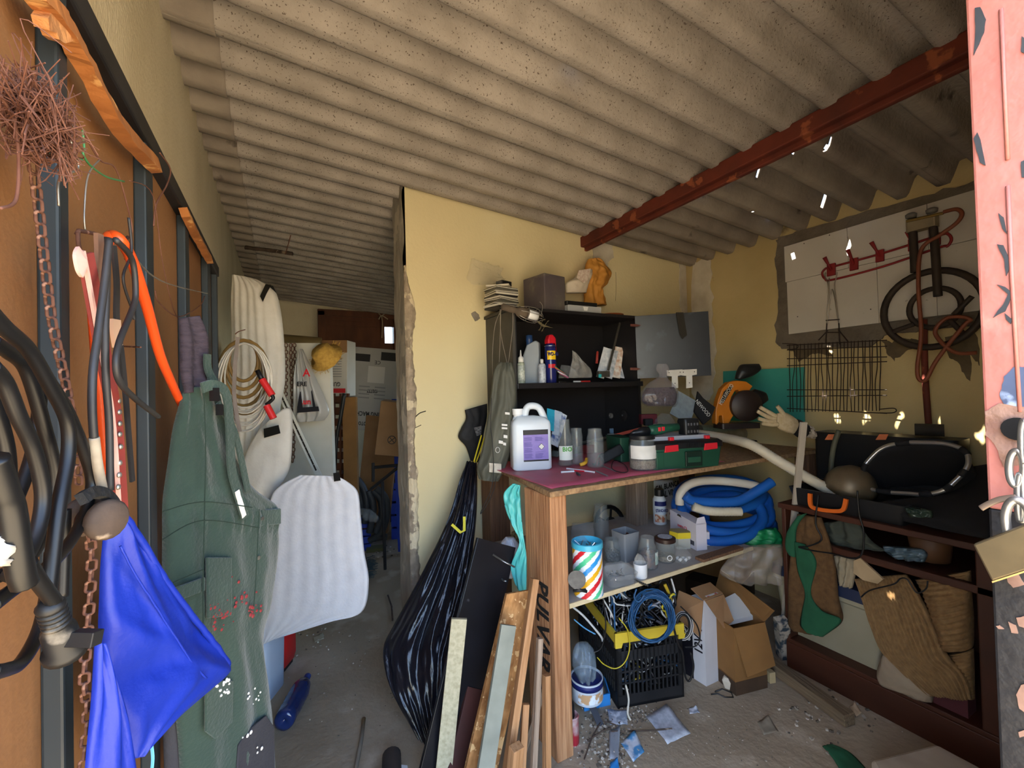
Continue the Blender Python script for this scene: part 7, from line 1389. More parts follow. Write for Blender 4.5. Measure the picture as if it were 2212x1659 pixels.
MB().tube(px_path([(2038, 458), (2066, 452), (2078, 462), (2066, 482), (2030, 508), (1990, 540), (1984, 620), (1990, 720), (1982, 790), (1985, 818), (2000, 820), (2022, 780), (2060, 730), (2085, 700), (2096, 690), (2070, 684), (2040, 690), (2020, 720), (2060, 760), (2110, 762)], lambda x, y: bu_(x, y, .05)), .0085, 9).obj('gas_hose', m_brh, brn, smooth=True)
# long-handled mallet standing below
mt = thing('mallet', on_z(2000, 945, ZT), 'long red-brown handled mallet with a dark rubber head', 'mallet')
MB().tube(px_path([(1996, 690), (1998, 800), (2003, 880), (2006, 915)], lambda x, y: on_x(x, y, XR-.10)), .013, 9).obj('handle', m_rust, mt, smooth=True)
hz_ = Vector((0, 0, ZT+zc+.034))
MB().tube([Vector((XR-.15, on_x(1976, 928, XR-.15).y, hz_.z)), Vector((XR-.12, on_x(2040, 930, XR-.12).y, hz_.z))], .032, 14, rfun=lambda t: .9+.15*math.sin(t*math.pi)).obj('head', mat('dark rubber head', '3a342c', '2a2520', scale=12, rough=.8), mt, smooth=True, auto=40)
# dark damp stains below the boards, with a shape of their own
for p, sd in (([(1905, 740), (1960, 728), (1990, 740), (1960, 762), (1930, 780), (1918, 765)], 1), ([(2040, 730), (2110, 715), (2118, 790), (2100, 770), (2090, 820), (2070, 780), (2050, 770)], 2), ([(1700, 752), (1790, 748), (1800, 770), (1760, 762), (1730, 776)], 3)):
    patch('damp_stain', p, rwp, mat('black mould stain', '6e6048', '4f4536', scale=14, rough=.95), wr, off=.0015, jag=9, seed=sd)
# floor board along the cabinet foot
a_, b_ = on_z(1646, 1420, .03), on_z(1836, 1556, .03); plank('floor_board', a_, b_, .055, .05, Vector((0, 0, 1)), mat('grey split board', '7d6a52', '5c4d3a', scale=10, rough=.9, stretch=(12, 12, .6), bump=.5), label='grey split timber lying along the foot of the cabinet', cat='timber')
a_, b_ = on_z(1648, 1430, .03), on_z(1682, 1458, .03); plank('short_block', a_-Vector((.045, 0, 0)), b_-Vector((.045, 0, 0)), .03, .05, Vector((0, 0, 1)), mat('pale block', 'b8a47c', 'a08c66', scale=10, rough=.9), label='short pale block beside the split timber', cat='block')
# foam block at the lower right
P = [on_z(x, y, .11) for x, y in ((1880, 1640), (2022, 1605), (2200, 1700), (1960, 1790))]; b = MB(); b.slab([p-Vector((0, 0, .109)) for p in P], (0, 0, .109)); b.obj('foam_block', mat('dirty foam block', 'b5a794', '9c8d7a', scale=7, rough=.95, bump=.2), label='dirty white foam block on the floor near the cabinet', cat='foam block', bevel=.012)
MB().loft([(on_z(1776, 1612, .004), on_z(1800, 1608, .004), .004), (on_z(1800, 1640, .004), on_z(1840, 1628, .004), .008), (on_z(1830, 1690, .004), on_z(1880, 1670, .004), .008)], 10, 14, n=Vector((0, 0, 1)), fold=lambda u, v: .004*fbm(u*4, v*4, 1), back=.1).obj('green_scrap', m_grag, label='dark green cloth scrap on the floor beside the foam block', cat='scrap', smooth=True)
# ============================================================ passage on the left and the store behind
nV = -_fw
od_ = lambda d: (lambda x, y: on_d(x, y, d))
# coil of white cable and tan hose hung at the end of the door leaf
c172 = od_(1.70)
cc_ = thing('cable_coil', c172(530, 940), 'hanging coil of white cable and tan hose tied with a clear strip', 'cable coil')
m_wcab = mat('white cable', 'd6d0c4', 'c4bdae', scale=9, rough=.45); m_tan = mat('tan translucent hose', 'a5834e', '8f6f3e', scale=8, rough=.35)
random.seed(51)
for i in range(11):
    rx, ry = 46+random.uniform(-8, 10)+i*.8, 82+random.uniform(-22, 6)+i*1.0; cy = 742+ry; ph = random.random()*6
    MB().tube([on_d(528+rx*math.cos(a*.2094)+random.gauss(0, .4), cy+ry*math.sin(a*.2094), 1.69-.004*i+.01*math.sin(a*.2094+ph)) for a in range(30)], .0036, 6, closed=True).obj('white_loop', m_wcab, cc_, smooth=True)
for i in range(5):
    rx, ry = 56-i*6, 80-i*9; MB().tube([on_d(526+rx*math.cos(a*.2618), 735+ry+ry*math.sin(a*.2618), 1.735+.006*i) for a in range(24)], .0075, 8, closed=True).obj('tan_loop', m_tan, cc_, smooth=True)
ribbon(px_path([(514, 728), (508, 790), (506, 850), (512, 900), (518, 932)], od_(1.64)), .014, .003, nV).obj('clear_strip', mat('pale plastic strip', 'a89c94', '8f847c', scale=10, rough=.3), cc_)
MB().tube(px_path([(508, 722), (516, 716), (530, 712)], od_(1.64)), .0018, 6).obj('hook_wire', m_brownwire, cc_)
# crank with red grips
ck = thing('hand_crank', od_(1.58)(582, 905), 'black cranked rod with two red grips hanging by the coil', 'crank')
d158 = od_(1.60)
MB().tube([d158(x, y) for x, y in ((556, 800), (568, 824))], .009, 8).obj('rod', m_blackp, ck, smooth=True)
MB().tube([d158(x, y) for x, y in ((566, 820), (588, 854))], .0125, 10).obj('grip', mat('red grip', 'd22c2c', rough=.4), ck, smooth=True, auto=40)
MB().tube(px_path([(586, 852), (590, 860), (583, 868), (575, 874)], d158), .0065, 8).obj('rod', m_blackp, ck, smooth=True)
MB().tube([d158(x, y) for x, y in ((576, 876), (591, 904))], .0125, 10).obj('grip', mat('red grip', 'd22c2c'), ck, smooth=True, auto=40)
# tall roll of white foam sheet
m_foam = mat('white polyethylene foam', 'dcd9d2', 'd0ccc4', scale=14, rough=.75, bump=.15, bscale=70); m_tape = mat('black tape', '141414', rough=.4)
f22 = od_(2.2); f21 = od_(2.08)
fr = thing('foam_roll', on_z(545, 1400, 0), 'tall curled white foam sheet standing behind the door leaf', 'foam sheet')
MB().loft([(f22(503, 594), f22(556, 604), .03), (f22(503, 625), f22(592, 626), .05), (f22(503, 670), f22(606, 668), .06), (f22(503, 740), f22(614, 740), .06), (f22(503, 820), f22(616, 820), .06), (f22(503, 890), f22(606, 880), .055), (f22(503, 960), f22(600, 950), .05), (f22(503, 1100), f22(600, 1100), .05), (f22(503, 1400), f22(600, 1400), .05)], 40, 60, n=nV, fold=lambda u, v: .0035*math.sin(u*40+v*3)+.012*fbm(u*2, v*3, 3)).obj('roll', m_foam, fr, smooth=True)
MB().loft([(f21(560, 930), f21(592, 905), .02), (f21(540, 960), f21(620, 880), .03), (f21(520, 1020), f21(632, 900), .03), (f21(510, 1090), f21(628, 1000), .03), (f21(520, 1160), f21(612, 1040), .02)], 24, 30, n=nV, fold=lambda u, v: .008*fbm(u*3, v*3, 6)).obj('lower_fold', m_foam, fr, smooth=True)
for d_, p in ((2.02, ((570, 926), (602, 918), (606, 936), (571, 946))), (2.13, ((562, 640), (574, 614), (586, 616), (576, 634), (568, 652))), (2.13, ((576, 614), (590, 618), (598, 634), (592, 628)))):
    MB().slab([on_d(x, y, d_) for x, y in p], nV*.002).obj('tape', m_tape, fr)
# low foam panel leaning in the passage
f20 = od_(1.98)
fp_ = thing('foam_sheet', f20(650, 1380), 'broad white foam sheet leaning low in the passage', 'foam sheet')
m_foamp = mat('white foam panel', 'd9dbe2', 'ced1da', scale=20, rough=.7, bump=.12, bscale=90)
MB().loft([(f20(648, 1026), f20(728, 1028), .004), (f20(606, 1048), f20(756, 1044), .008), (f20(586, 1072), f20(774, 1066), .01), (f20(576, 1120), f20(780, 1120), .012), (f20(570, 1190), f20(787, 1190), .012), (f20(566, 1260), f20(797, 1256), .012), (f20(566, 1310), f20(782, 1322), .01), (f20(566, 1350), f20(716, 1342), .008), (f20(566, 1392), f20(600, 1378), .004)], 50, 50, n=nV, fold=lambda u, v: .0016*math.sin(u*44+1.5*v)+.006*fbm(u*2, v*2, 5), power=.12).obj('sheet', m_foamp, fp_, smooth=True)
MB().slab([on_d(x, y, 1.955) for x, y in ((720, 1022), (733, 1020), (736, 1038), (722, 1040))], nV*.002).obj('tape', m_tape, fp_)
# white board with cut corner, bag and strip hung on it
wbd = MB().slab([on_d(x, y, 2.66) for x, y in ((612, 741), (690, 741), (712, 772), (720, 1030), (724, 1326), (612, 1330))], _fw*.04).obj('white_board', mat('chipped white board', 'd2cfc4', 'c2beb0', scale=5, rough=.6, c3='8f8a7c', c3_at=.7, c3_scale=9), label='chipped white board with a cut corner standing in the passage', cat='board')
d25 = od_(2.52)
pb_ = thing('shopping_bag', d25(670, 915), 'translucent grey shopping bag with red and black print on the board', 'plastic bag')
MB().loft([(d25(648, 754), d25(654, 754), .008), (d25(640, 790), d25(668, 785), .03), (d25(637, 830), d25(684, 820), .04), (d25(635, 870), d25(702, 860), .05), (d25(634, 895), d25(711, 890), .05), (d25(640, 912), d25(700, 908), .03)], 28, 44, n=nV, fold=lambda u, v: .012*math.sin(u*22+v*3)+.01*fbm(u*5, v*5, 2), back=.6).obj('bag', film('grey carrier film', 'b5b4b0', .82, .35), pb_, smooth=True)
d244 = od_(2.43)
for s, p, sz, m in (('A', (662, 806), .06, mat('red print', 'c9202c')), ('ERE', (652, 830), .035, mat('black print', '15141c')), ('Run', (658, 868), .045, mat('red print', 'c9202c'))): text('lettering', s, sz, d244(*p), _rt, (0, 0, 1), m, pb_, bold=.001)
for p in (((642, 880), (648, 846), (650, 846), (654, 880), (688, 878), (690, 888), (642, 892)), ((676, 880), (672, 846), (674, 842), (682, 880))): MB().slab([d244(*q) for q in p], nV*.001).obj('printed_skyline', mat('black print', '15141c'), pb_)
chain('hanging_chain', px_path([(628, 742), (629, 800), (632, 880), (634, 960), (632, 1000)], od_(2.60)), .0225, .003, .018, m_rusty, 'long rusty chain hanging in front of the white board')
chain('hanging_chain', px_path([(618, 742), (618, 800), (616, 880), (608, 885)], od_(2.60)), .021, .0028, .017, m_rusty, 'shorter rusty chain hanging beside the foam sheet', tw=.4)
chain('hanging_chain', px_path([(636, 742), (637, 800), (634, 880), (630, 920)], od_(2.62)), .021, .0028, .017, m_rusty, 'rusty chain doubled behind the long one', tw=.7)
s0, s1 = on_d(606, 850, 2.42), on_d(690, 1030, 2.40); st_ = plank('slotted_strip', s0, s1, .034, .006, nV, m_whst, label='white slotted metal shelf strip slanting across the board', cat='metal strip')
for i in range(13):
    c = (s1-s0).length*(.05+.07*i); b = MB(); b.box((0, -.0036 if False else .0034, c), (.009, .0012, .035)); o = b.obj('slot', m_dark, None); o.parent = st_
# straw hat
hq = on_d(704, 770, 2.58); hat = thing('straw_hat', hq, 'frayed straw hat hung on the corner of the white board', 'hat')
m_straw = mat('yellow straw', 'c9a24c', 'a8813a', scale=50, rough=.9, bump=.5); HM = axes(*basis(Vector((-.55, -.6, .55))))
MB().lathe([(r*.75, z) for r, z in ((.03, .06), (.075, .05), (.085, .0), (.13, -.012), (.135, -.008), (.09, .004), (.08, .055), (0, .066))], 26, hq, HM).jitter(.006, 40).obj('hat', m_straw, hat, smooth=True)
fb = MB()
for i in range(40):
    a = random.random()*6.28; p = hq+HM @ Vector((.09*math.cos(a), .09*math.sin(a), -.01)); fb.tube([p, p+HM @ Vector((.03*math.cos(a+random.uniform(-.6, .6)), .03*math.sin(a), random.uniform(-.01, .02)))], .0014, 4)
fb.obj('frayed_straw', m_straw, hat, kind='stuff')
# ---------------- store room at the back
def crate_box(name, c, size, M, m, label, cat='cardboard box', **k): return None
def bxpx(x0, x1, y0, y1, d, dep, tilt=0): # box seen square-on at view depth d
    c = on_d((x0+x1)/2, (y0+y1)/2, d); return c, Vector(((x1-x0)*d/F, dep, (y1-y0)*d/F))
def carton(x0, x1, y0, y1, d, dep, m, label, tilt=0, yaw=0, nm='cardboard_box'):
    c, s = bxpx(x0, x1, y0, y1, d, dep); M_ = axes(_rt, _fw, _up) @ Matrix.Rotation(tilt, 3, 'Y') @ Matrix.Rotation(yaw, 3, 'Z'); g = thing(nm, c-Vector((0, 0, s.z/2)), label, 'cardboard box')
    MB().box(c+_fw*dep/2, s, M_).obj('box', m, g, bevel=.004); return g, c, M_, s
blk_ = mat('grey-black print', '2c2c2e', rough=.7)
g, c, M_, s = carton(691, 750, 735, 856, 3.66, .2, mat('white printed carton', 'c9c6c0', 'bdbab4', scale=4, rough=.75), 'white carton printed GULLIVER upside down in the store room')
f_ = lambda u, v: c+M_ @ Vector((s.x*u, -.0015, s.z*v))
MB().slab([f_(-.5, .28), f_(.5, .28), f_(.5, .5), f_(-.5, .5)], M_ @ Vector((0, -.001, 0))).obj('brown_band', m_kraft, g)
text('lettering', 'GULLIVER', .05, f_(-.12, -.28), M_ @ Vector((-1, 0, 0)), M_ @ Vector((0, 0, -1)), blk_, g, sx=.8, bold=.001)
MB().slab([f_(.0, -.44), f_(.44, -.44), f_(.44, -.36), f_(.0, -.36)], M_ @ Vector((0, -.0015, 0))).obj('red_logo', mat('red print', 'c9202c'), g, bevel=.01)
for i in range(8): MB().slab([f_(-.1, .16-i*.045), f_(.3, .16-i*.045), f_(.3, .175-i*.045), f_(-.1, .175-i*.045)], M_ @ Vector((0, -.001, 0))).obj('print_line', mat('pale grey print', '8f8f90', rough=.8), g)
g, c, M_, s = carton(752, 858, 752, 930, 4.2, .06, mat('grey-white carton', 'b5b4b2', 'a9a8a6', scale=4, rough=.8), 'large white washing machine carton leaning upside down in the store room', tilt=.08)
for t, sz, u, v in (('WASHING MACHINE', .062, 0, -.30), ('400777', .05, .0, -.02), ('OO MOTO', .05, -.05, -.42)): text('lettering', t, sz, f_(u, v), M_ @ Vector((-1, 0, 0)), M_ @ Vector((0, 0, -1)), blk_, g, sx=.72, bold=.0012)
for u0, u1, v0, v1 in ((-.5, -.1, .33, .42), (.12, .46, .36, .46)): MB().slab([f_(u0, v0), f_(u1, v0), f_(u1, v1), f_(u0, v1)], M_ @ Vector((0, -.001, 0))).obj('black_mark', blk_, g)
MB().slab([f_(-.12, .08), f_(.22, .08), f_(.22, .28), f_(-.12, .28)], M_ @ Vector((0, -.001, 0))).obj('pasted_label', mat('pasted white label', 'd0cfcc', rough=.8), g); text('lettering', 'CE', .05, f_(.06, .33), M_ @ Vector((-1, 0, 0)), M_ @ Vector((0, 0, -1)), blk_, g)
for i in range(8): MB().slab([f_(-.28+.32*(i % 2), .02-i//2*.045), f_(-.06+.32*(i % 2), .02-i//2*.045), f_(-.06+.32*(i % 2), .035-i//2*.045), f_(-.28+.32*(i % 2), .035-i//2*.045)], M_ @ Vector((0, -.001, 0))).obj('print_line', mat('pale grey print', '8f8f90'), g)
g, c, M_, s = carton(778, 850, 900, 1150, 4.12, .05, m_kraft, 'plain brown carton side below the washing machine carton', tilt=.1)
g, c, M_, s = carton(812, 874, 868, 985, 3.3, .22, mat('brown carton', '8a6a4a', '7a5c3e', scale=4, rough=.85), 'brown carton with a crossed circle mark tipped in the store room', tilt=.12, yaw=.15)
rc = f_(.1, -.2); MB().tube([rc+M_ @ Vector((.03*math.cos(a*.349), -.001, .03*math.sin(a*.349))) for a in range(18)], .003, 5, closed=True).obj('circle_mark', blk_, g)
for a in (.785, -.785): MB().tube([rc+M_ @ Vector((-.03*math.cos(a), -.001, -.03*math.sin(a))), rc+M_ @ Vector((.03*math.cos(a), -.001, .03*math.sin(a)))], .003, 5).obj('cross_mark', blk_, g)
g, c, M_, s = carton(742, 772, 858, 1222, 3.4, .04, m_kraftd, 'tall narrow brown cardboard strip in the store room', tilt=-.02)
text('lettering', 'CE', .05, c+M_ @ Vector((.035, -.0015, -.12)), M_ @ Vector((0, 0, -1)), M_ @ Vector((1, 0, 0)), blk_, g)
# louvred brown door standing behind
g = thing('louvre_door', on_z(735, 1250, 0), 'brown louvred door leaf standing behind the cartons', 'door leaf')
for x0, x1 in ((716, 722), (733, 737), (748, 753)): MB().slab([on_d(x, y, 3.62) for x, y in ((x0, 850), (x1, 850), (x1, 1200), (x0, 1200))], _fw*.03).obj('stile', m_shut, g)
for i in range(13): y = 856+i*24; MB().slab([on_d(x, yy_, 3.63) for x, yy_ in ((722, y), (748, y), (748, y+14), (722, y+14))], _fw*.012-Vector((0, 0, .01))).obj('slat', m_shut, g)
MB().tube(px_path([(744, 850), (736, 900), (726, 960), (720, 1100), (718, 1236)], od_(3.3)), .014, 8).obj('dark_bar', m_blackp, label='bent black bar leaning on the louvred door', cat='bar', smooth=True)
# blue board, blue crate and basket
m_blue = mat('royal blue plastic', '1f3fb0', '1b37a0', scale=6, rough=.5)
MB().slab([on_d(x, y, 3.75) for x, y in ((846, 862), (880, 862), (880, 1192), (860, 1192))], _fw*.03).obj('blue_board', m_blue, label='royal blue board behind the tipped carton', cat='board')
def bluebasket(x0, x1, y0, yb, nm, lb, dep=.3):
    p0, p1 = on_z(x0, yb, 0), on_z(x1, yb-4, 0); u = (p1-p0); L = u.length; u.normalize(); v = Vector((-u.y, u.x, 0)); h = (yb-y0)*mpp((p0+p1)/2); g = thing(nm, (p0+p1)/2, lb, 'crate')
    MB().slab([p0, p1, p1+v*dep, p0+v*dep], (0, 0, .01)).obj('base', m_blue, g)
    for z in (.0, .22, .45, .68, .9):
        for a, b2 in ((p0, p1), (p0, p0+v*dep), (p1, p1+v*dep), (p0+v*dep, p1+v*dep)):
            n = (b2-a).cross(Vector((0, 0, 1))).normalized()*.006; MB().slab([a+Vector((0, 0, h*z)), b2+Vector((0, 0, h*z)), b2+Vector((0, 0, h*(z+.19 if z < .9 else 1))), a+Vector((0, 0, h*(z+.19 if z < .9 else 1)))], n).obj('band', m_blue, g)
    return g
bluebasket(770, 800, 1120, 1192, 'blue_basket', 'blue plastic basket beside the foam sheet in the passage'); bluebasket(846, 900, 1045, 1165, 'blue_crate', 'tall blue plastic crate behind the partition end')
# heap of grey ribbed hoses
m_gh = mat('grey ribbed hose', '3c3e42', '2e3034', scale=9, rough=.55); gh = thing('hose_heap', on_z(810, 1180, 0), 'heap of dark grey ribbed hoses on the store room floor', 'hose')
for p in ([(740, 1020), (765, 1030), (785, 1055), (792, 1090), (788, 1130)], [(738, 1030), (762, 1045), (778, 1075), (780, 1110)], [(796, 1060), (806, 1090), (804, 1120), (798, 1150)], [(812, 1055), (832, 1075), (836, 1110), (826, 1145), (806, 1165)], [(806, 1060), (822, 1080), (824, 1115), (812, 1150)], [(798, 1168), (815, 1160), (835, 1160)]):
    MB().tube(px_path(p, od_(3.75), 10), .029, 10, rfun=lambda t: 1+.04*math.sin(t*150)).obj('hose', m_gh, gh, smooth=True)
cbag('clear_wrap', [(od_(3.62)(778, 1098), od_(3.62)(800, 1100), .02), (od_(3.62)(778, 1112), od_(3.62)(818, 1116), .04), (od_(3.62)(785, 1122), od_(3.62)(815, 1128), .02)], 'shiny clear wrap bundle lying on the hose heap', film('shiny wrap', '9aa0a4', .3, .08), n=nV, seed=2)
fr_ = thing('hand_trolley', on_z(835, 1130, 0), 'dark metal trolley frame behind the hose heap', 'frame')
for p in (((800, 1058), (862, 1008)), ((806, 1010), (870, 1004)), ((806, 1040), (806, 1000)), ((826, 1040), (832, 1230))): MB().tube([on_d(x, y, 3.35) for x, y in p], .012, 8).obj('bar', m_black_st, fr_)
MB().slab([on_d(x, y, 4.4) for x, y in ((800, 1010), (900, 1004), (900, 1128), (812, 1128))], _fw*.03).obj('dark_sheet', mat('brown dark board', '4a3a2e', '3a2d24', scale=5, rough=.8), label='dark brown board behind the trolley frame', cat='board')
MB().rbox(on_z(812, 1185, .015), (.16, .1, .03), .01, M_face(.2)).obj('green_mat', mat('khaki mat', '5c5a3a', rough=.95), label='folded khaki mat on the floor in front of the hoses', cat='mat')
br = thing('brush_head', on_z(800, 1240, 0), 'dark teal bristle brush lying by the foam sheet', 'brush')
bb2 = MB()
for i in range(60): p = on_z(786+random.uniform(0, 8), 1205+random.uniform(0, 45), .01); bb2.tube([p, p+_rt*random.uniform(.05, .1)+Vector((0, 0, random.uniform(0, .03)))], .0022, 4)
bb2.obj('bristles', mat('teal-grey bristle', '3e4c50', '56666a', scale=30, rough=.8), br, kind='stuff'); plank('stock', on_z(786, 1200, .02), on_z(792, 1255, .02), .03, .03, Vector((0, 0, 1)), m_oldw, br)
# tan roll above the board, boards on the back wall
MB().tube([on_x(540, 722, XL+.02) if False else Vector((XL+.003, on_d(612, 730, 3.6).y, on_d(612, 730, 3.6).z)), on_d(694, 742, 3.62)], .05, 14).obj('tan_roll', mat('tan paper roll', '8f7a54', '7d6a46', scale=6, rough=.8), label='long tan roll lying behind the white board', cat='roll', smooth=True, auto=40)
# stick under the roof and rope knot at the shutter
MB().tube(spl([on_d(530, 535, 3.2), on_d(575, 540, 3.2), on_d(632, 548, 3.2)], 8), .014, 8).jitter(.004, 30).obj('roof_stick', m_oldw, label='weathered stick tucked under the roof sheets', cat='stick', smooth=True)
MB().tube(px_path([(628, 508), (622, 530), (616, 550)], od_(3.1)), .003, 6).obj('roof_wire', m_brownwire, label='short wire holding the stick under the roof', cat='wire')
rp = thing('rope_knot', on_y(826, 690, YB-.07), 'pale rope knotted at the top of the shuttered window', 'rope')
for p in ([(812, 668), (824, 682), (836, 670)], [(824, 682), (826, 700), (825, 730)], [(818, 690), (824, 682), (838, 690)]): MB().tube(px_path(p, lambda x, y: on_y(x, y, YB-.062)), .008, 6).obj('strand', mat('pale rope', 'a8987c', rough=.9), rp, smooth=True)
# ---------------- passage floor
# jerrycans behind the foam panel
q = on_z(604, 1440, 0); k = mpp(q); g = thing('red_jerrycan', q, 'red plastic jerrycan standing under the foam sheet', 'jerrycan'); M_ = M_face()
rrloft([(.02, k*44, .14, .03), (k*20, k*50, .15, .03), (k*120, k*50, .15, .03), (k*140, k*30, .1, .03)], q, M_).obj('body', mat('red jerrycan plastic', 'b81c20', rough=.4), g, smooth=True, auto=45); MB().rbox(q+Vector((0, 0, .012)), (k*40, .1, .024), .01, M_).obj('base', m_blackp, g)
q = on_z(574, 1496, 0); k = mpp(q); g = thing('blue_jerrycan', q, 'milky blue jerrycan beside the overalls', 'jerrycan')
rrloft([(0, k*50, .16, .03), (k*110, k*54, .17, .03), (k*130, k*30, .1, .03)], q, M_).obj('body', mat('milky blue plastic', 'a9b8cc', '9cacc2', scale=4, rough=.4), g, smooth=True, auto=45); MB().tube([q+M_ @ Vector(v) for v in spl([(k*4, -.09, k*60), (k*4, -.105, k*80), (k*10, -.105, k*100), (k*20, -.09, k*108)], 5)], .009, 8).obj('handle', mat('milky blue plastic', 'a9b8cc'), g, smooth=True)
# blue plastic bottle lying down
b0, b1 = on_z(612, 1560, .045), on_z(664, 1462, .045); ax = (b1-b0); Lb = ax.length; ax.normalize(); Bm = axes(*basis(ax)); rb = .043
bt_ = thing('blue_bottle', (b0+b1)/2-Vector((0, 0, .045)), 'crumpled blue plastic bottle lying on the passage floor', 'bottle')
prof = [(0, .012), (rb*.5, .0), (rb*.9, .004), (rb, .02)]
for i in range(12): prof.append((rb*(.95 if i % 2 else 1.0), .02+Lb*(.08+.045*i)))
prof += [(rb*.98, Lb*.68), (rb*.8, Lb*.8), (rb*.4, Lb*.9), (rb*.32, Lb*.93)]
MB().lathe(prof, 20, b0, Bm).jitter(.003, 30).obj('body', mat('translucent blue pet', '1c2f66', '14234e', scale=6, rough=.12, coat=.5), bt_, smooth=True); MB().lathe([(rb*.34, 0), (rb*.36, .004), (rb*.36, .026), (0, .027)], 14, b0+ax*Lb*.93, Bm).obj('cap', mat('white-blue cap', '2a3a7a', rough=.4), bt_, smooth=True, auto=40)
MB().tube([on_z(x, y, .008) for x, y in ((786, 1552), (780, 1600), (768, 1665), (764, 1720))], .008, 8).obj('floor_stick', mat('pale stick', '8f8474', '7a7062', scale=14, rough=.85), label='pale stick lying on the passage floor', cat='stick', smooth=True)
MB().tube([on_z(x, y, .012) for x, y in ((838, 1286), (846, 1310), (848, 1340))], .006, 6).obj('floor_stick', m_oldw, label='short dark stick on the passage floor by the partition', cat='stick')
q0, q1 = on_z(848, 1760, .2), on_z(846, 1625, .06); g = thing('dark_tube', on_z(846, 1640, 0), 'dark tube end wrapped in white paper on the floor', 'tube')
MB().tube([on_z(846, 1780, .05), on_z(846, 1632, .05)], .034, 16).obj('tube', mat('dark brown rubber', '2e2826', '3a3330', scale=14, rough=.7), g, smooth=True, auto=40); MB().slab([on_z(x, y, .003) for x, y in ((800, 1680), (838, 1650), (880, 1655), (890, 1720), (800, 1720))], (0, 0, .003)).obj('paper', mat('white paper', 'd6d6da', rough=.8), g)
# ---------------- papers and rubble on the floor under and before the bench
def floor_sheet(poly, m, label, nm='paper_sheet', lift=.004, cat='paper', seed=1):
    P = [on_z(x, y, lift) for x, y in poly]; c = sum(P, Vector())/len(P); b = MB(); n = 8
    f = lambda u, v: (P[0].lerp(P[1], u)).lerp(P[3].lerp(P[2], u), v)+Vector((0, 0, .008*abs(fbm(u*2, v*2, seed))+.012*(u*(1-v))**2))
    b.grid(f, n, n); return b.obj(nm, m, label=label, cat=cat, smooth=True, sol=.0012)
pp = [mat('newsprint', 'b9bfc9', 'a3a9b4', scale=60, rough=.85, contrast=.3), mat('white leaflet', 'c9ced8', '8f98a6', scale=40, rough=.8, contrast=.2), mat('blue-white packet', 'c4ccd8', '4a88b8', scale=18, rough=.6, contrast=.12)]
floor_sheet([(1395, 1548), (1440, 1526), (1492, 1584), (1442, 1608)], pp[0], 'large folded newsprint sheet on the floor before the crate', seed=2)
floor_sheet([(1312, 1532), (1354, 1540), (1356, 1566), (1318, 1566)], pp[1], 'small white leaflet with a dark photo on the floor', seed=3)
floor_sheet([(1340, 1604), (1372, 1584), (1392, 1624), (1368, 1646)], pp[2], 'blue and white packet on the floor in the rubble', seed=4)
floor_sheet([(1488, 1530), (1504, 1530), (1512, 1540), (1490, 1542)], pp[1], 'tiny white paper scrap on the floor by the newsprint', seed=5)
floor_sheet([(1636, 1560), (1660, 1550), (1682, 1580), (1650, 1588)], mat('greyish film scrap', '8f8676', '7d7464', scale=9, rough=.5), 'brownish plastic scrap on the floor', seed=6)
floor_sheet([(1316, 1580), (1340, 1572), (1336, 1640), (1316, 1640)], mat('crumpled grey film', '9aa0a8', '868c94', scale=9, rough=.3), 'crumpled grey plastic strip in the rubble by the bench leg', seed=7)
floor_sheet([(1318, 1648), (1334, 1642), (1340, 1670), (1314, 1680)], mat('bright blue enamel', '2f7fc4'), 'bright blue plastic scrap on the floor', seed=8)
floor_sheet([(1835, 1528), (1848, 1522), (1862, 1540), (1850, 1548)], mat('tan tile chip', 'b8a082', rough=.9), 'small tan tile chip by the split timber', seed=9)
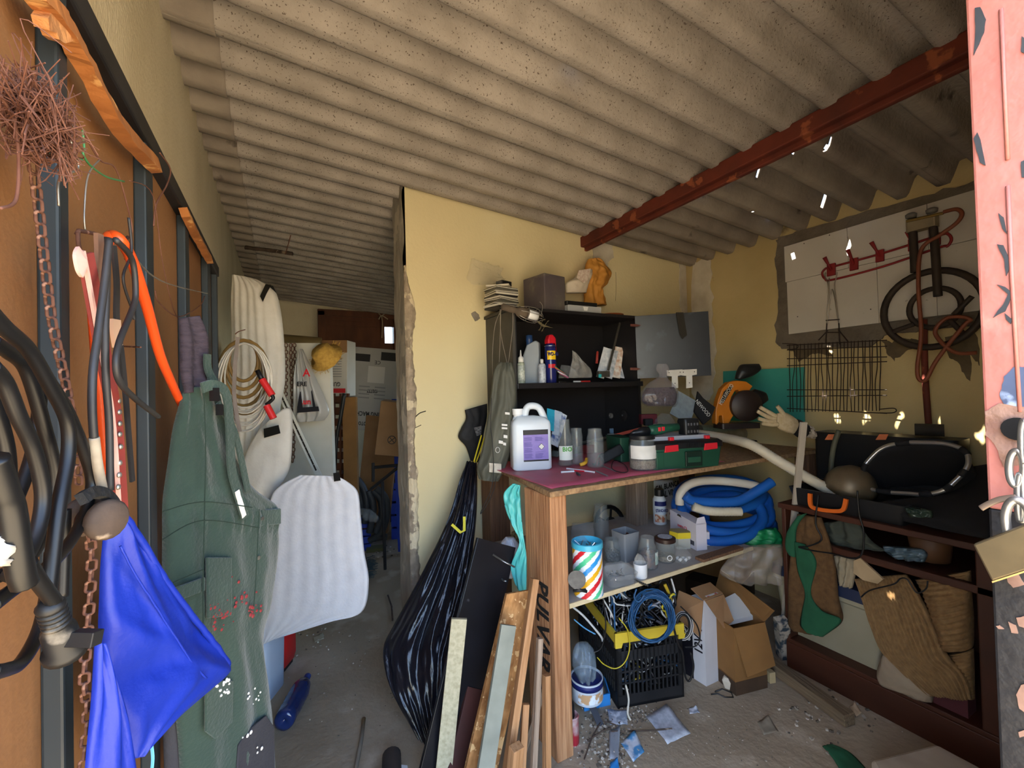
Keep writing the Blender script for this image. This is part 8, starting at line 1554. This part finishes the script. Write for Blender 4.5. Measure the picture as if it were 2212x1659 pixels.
floor_sheet([(676, 1376), (698, 1370), (700, 1380), (680, 1388)], mat('pale leaf scrap', '9a927e', rough=.9), 'pale crumpled leaf scrap on the passage floor', seed=10)
MB().tube([on_z(x, y, .004) for x, y in ((1545, 1494), (1560, 1488), (1580, 1496), (1584, 1506), (1566, 1506), (1550, 1498), (1536, 1500))], .003, 6).obj('rubber_loop', m_rubber, label='thin black rubber loop lying on the floor', cat='loop', smooth=True)
MB().tube(px_path([(1352, 1480), (1358, 1510), (1356, 1540), (1362, 1555)], lambda x, y: on_d(x, y, 1.80)), .004, 6).obj('frayed_string', mat('white string', 'c9c4b8', rough=.9), label='frayed white string hanging on the crate front', cat='string')
for p, lb in (([(1262, 1640), (1280, 1590), (1300, 1556), (1330, 1566)], 'thin brown twig by the bench leg'), ([(1320, 1580), (1400, 1578), (1452, 1574)], 'long thin twig lying over the newsprint'), ([(1270, 1600), (1300, 1580), (1318, 1572)], 'short dark twig in the rubble')):
    MB().tube([on_z(x, y, .009) for x, y in p], .003, 6).obj('twig', m_oldw, label=lb, cat='twig')
random.seed(61); rbm = [mat('rubble '+c, c, rough=.95) for c in ('a39a8c', '7d7466', 'bdb5a8', '5a5248')]
rb_ = MB()
def rubble(cx, cy, sx, sy, n, smin, smax):
    for _ in range(n):
        p = on_z(cx+random.gauss(0, sx), min(1700, cy+random.gauss(0, sy)), 0); s = random.uniform(smin, smax); rb_.cur = random.randrange(4)
        rb_.box(p+Vector((0, 0, s*.25)), (s*random.uniform(.5, 1), s*random.uniform(.5, 1), s*.5), rot(random.uniform(-.4, .4), random.uniform(-.4, .4), random.random()*3))
rubble(1310, 1600, 34, 40, 380, .003, .014); rubble(1370, 1545, 36, 14, 200, .002, .010); rubble(1560, 1590, 120, 40, 120, .002, .006); rubble(1800, 1540, 60, 30, 90, .004, .016); rubble(740, 1440, 80, 60, 60, .003, .008); rubble(680, 1370, 30, 20, 40, .004, .014); rubble(830, 1195, 20, 8, 40, .006, .02)
rb_.obj('rubble', rbm, label='scatter of plaster chips and grit on the floor', cat='rubble', kind='stuff')
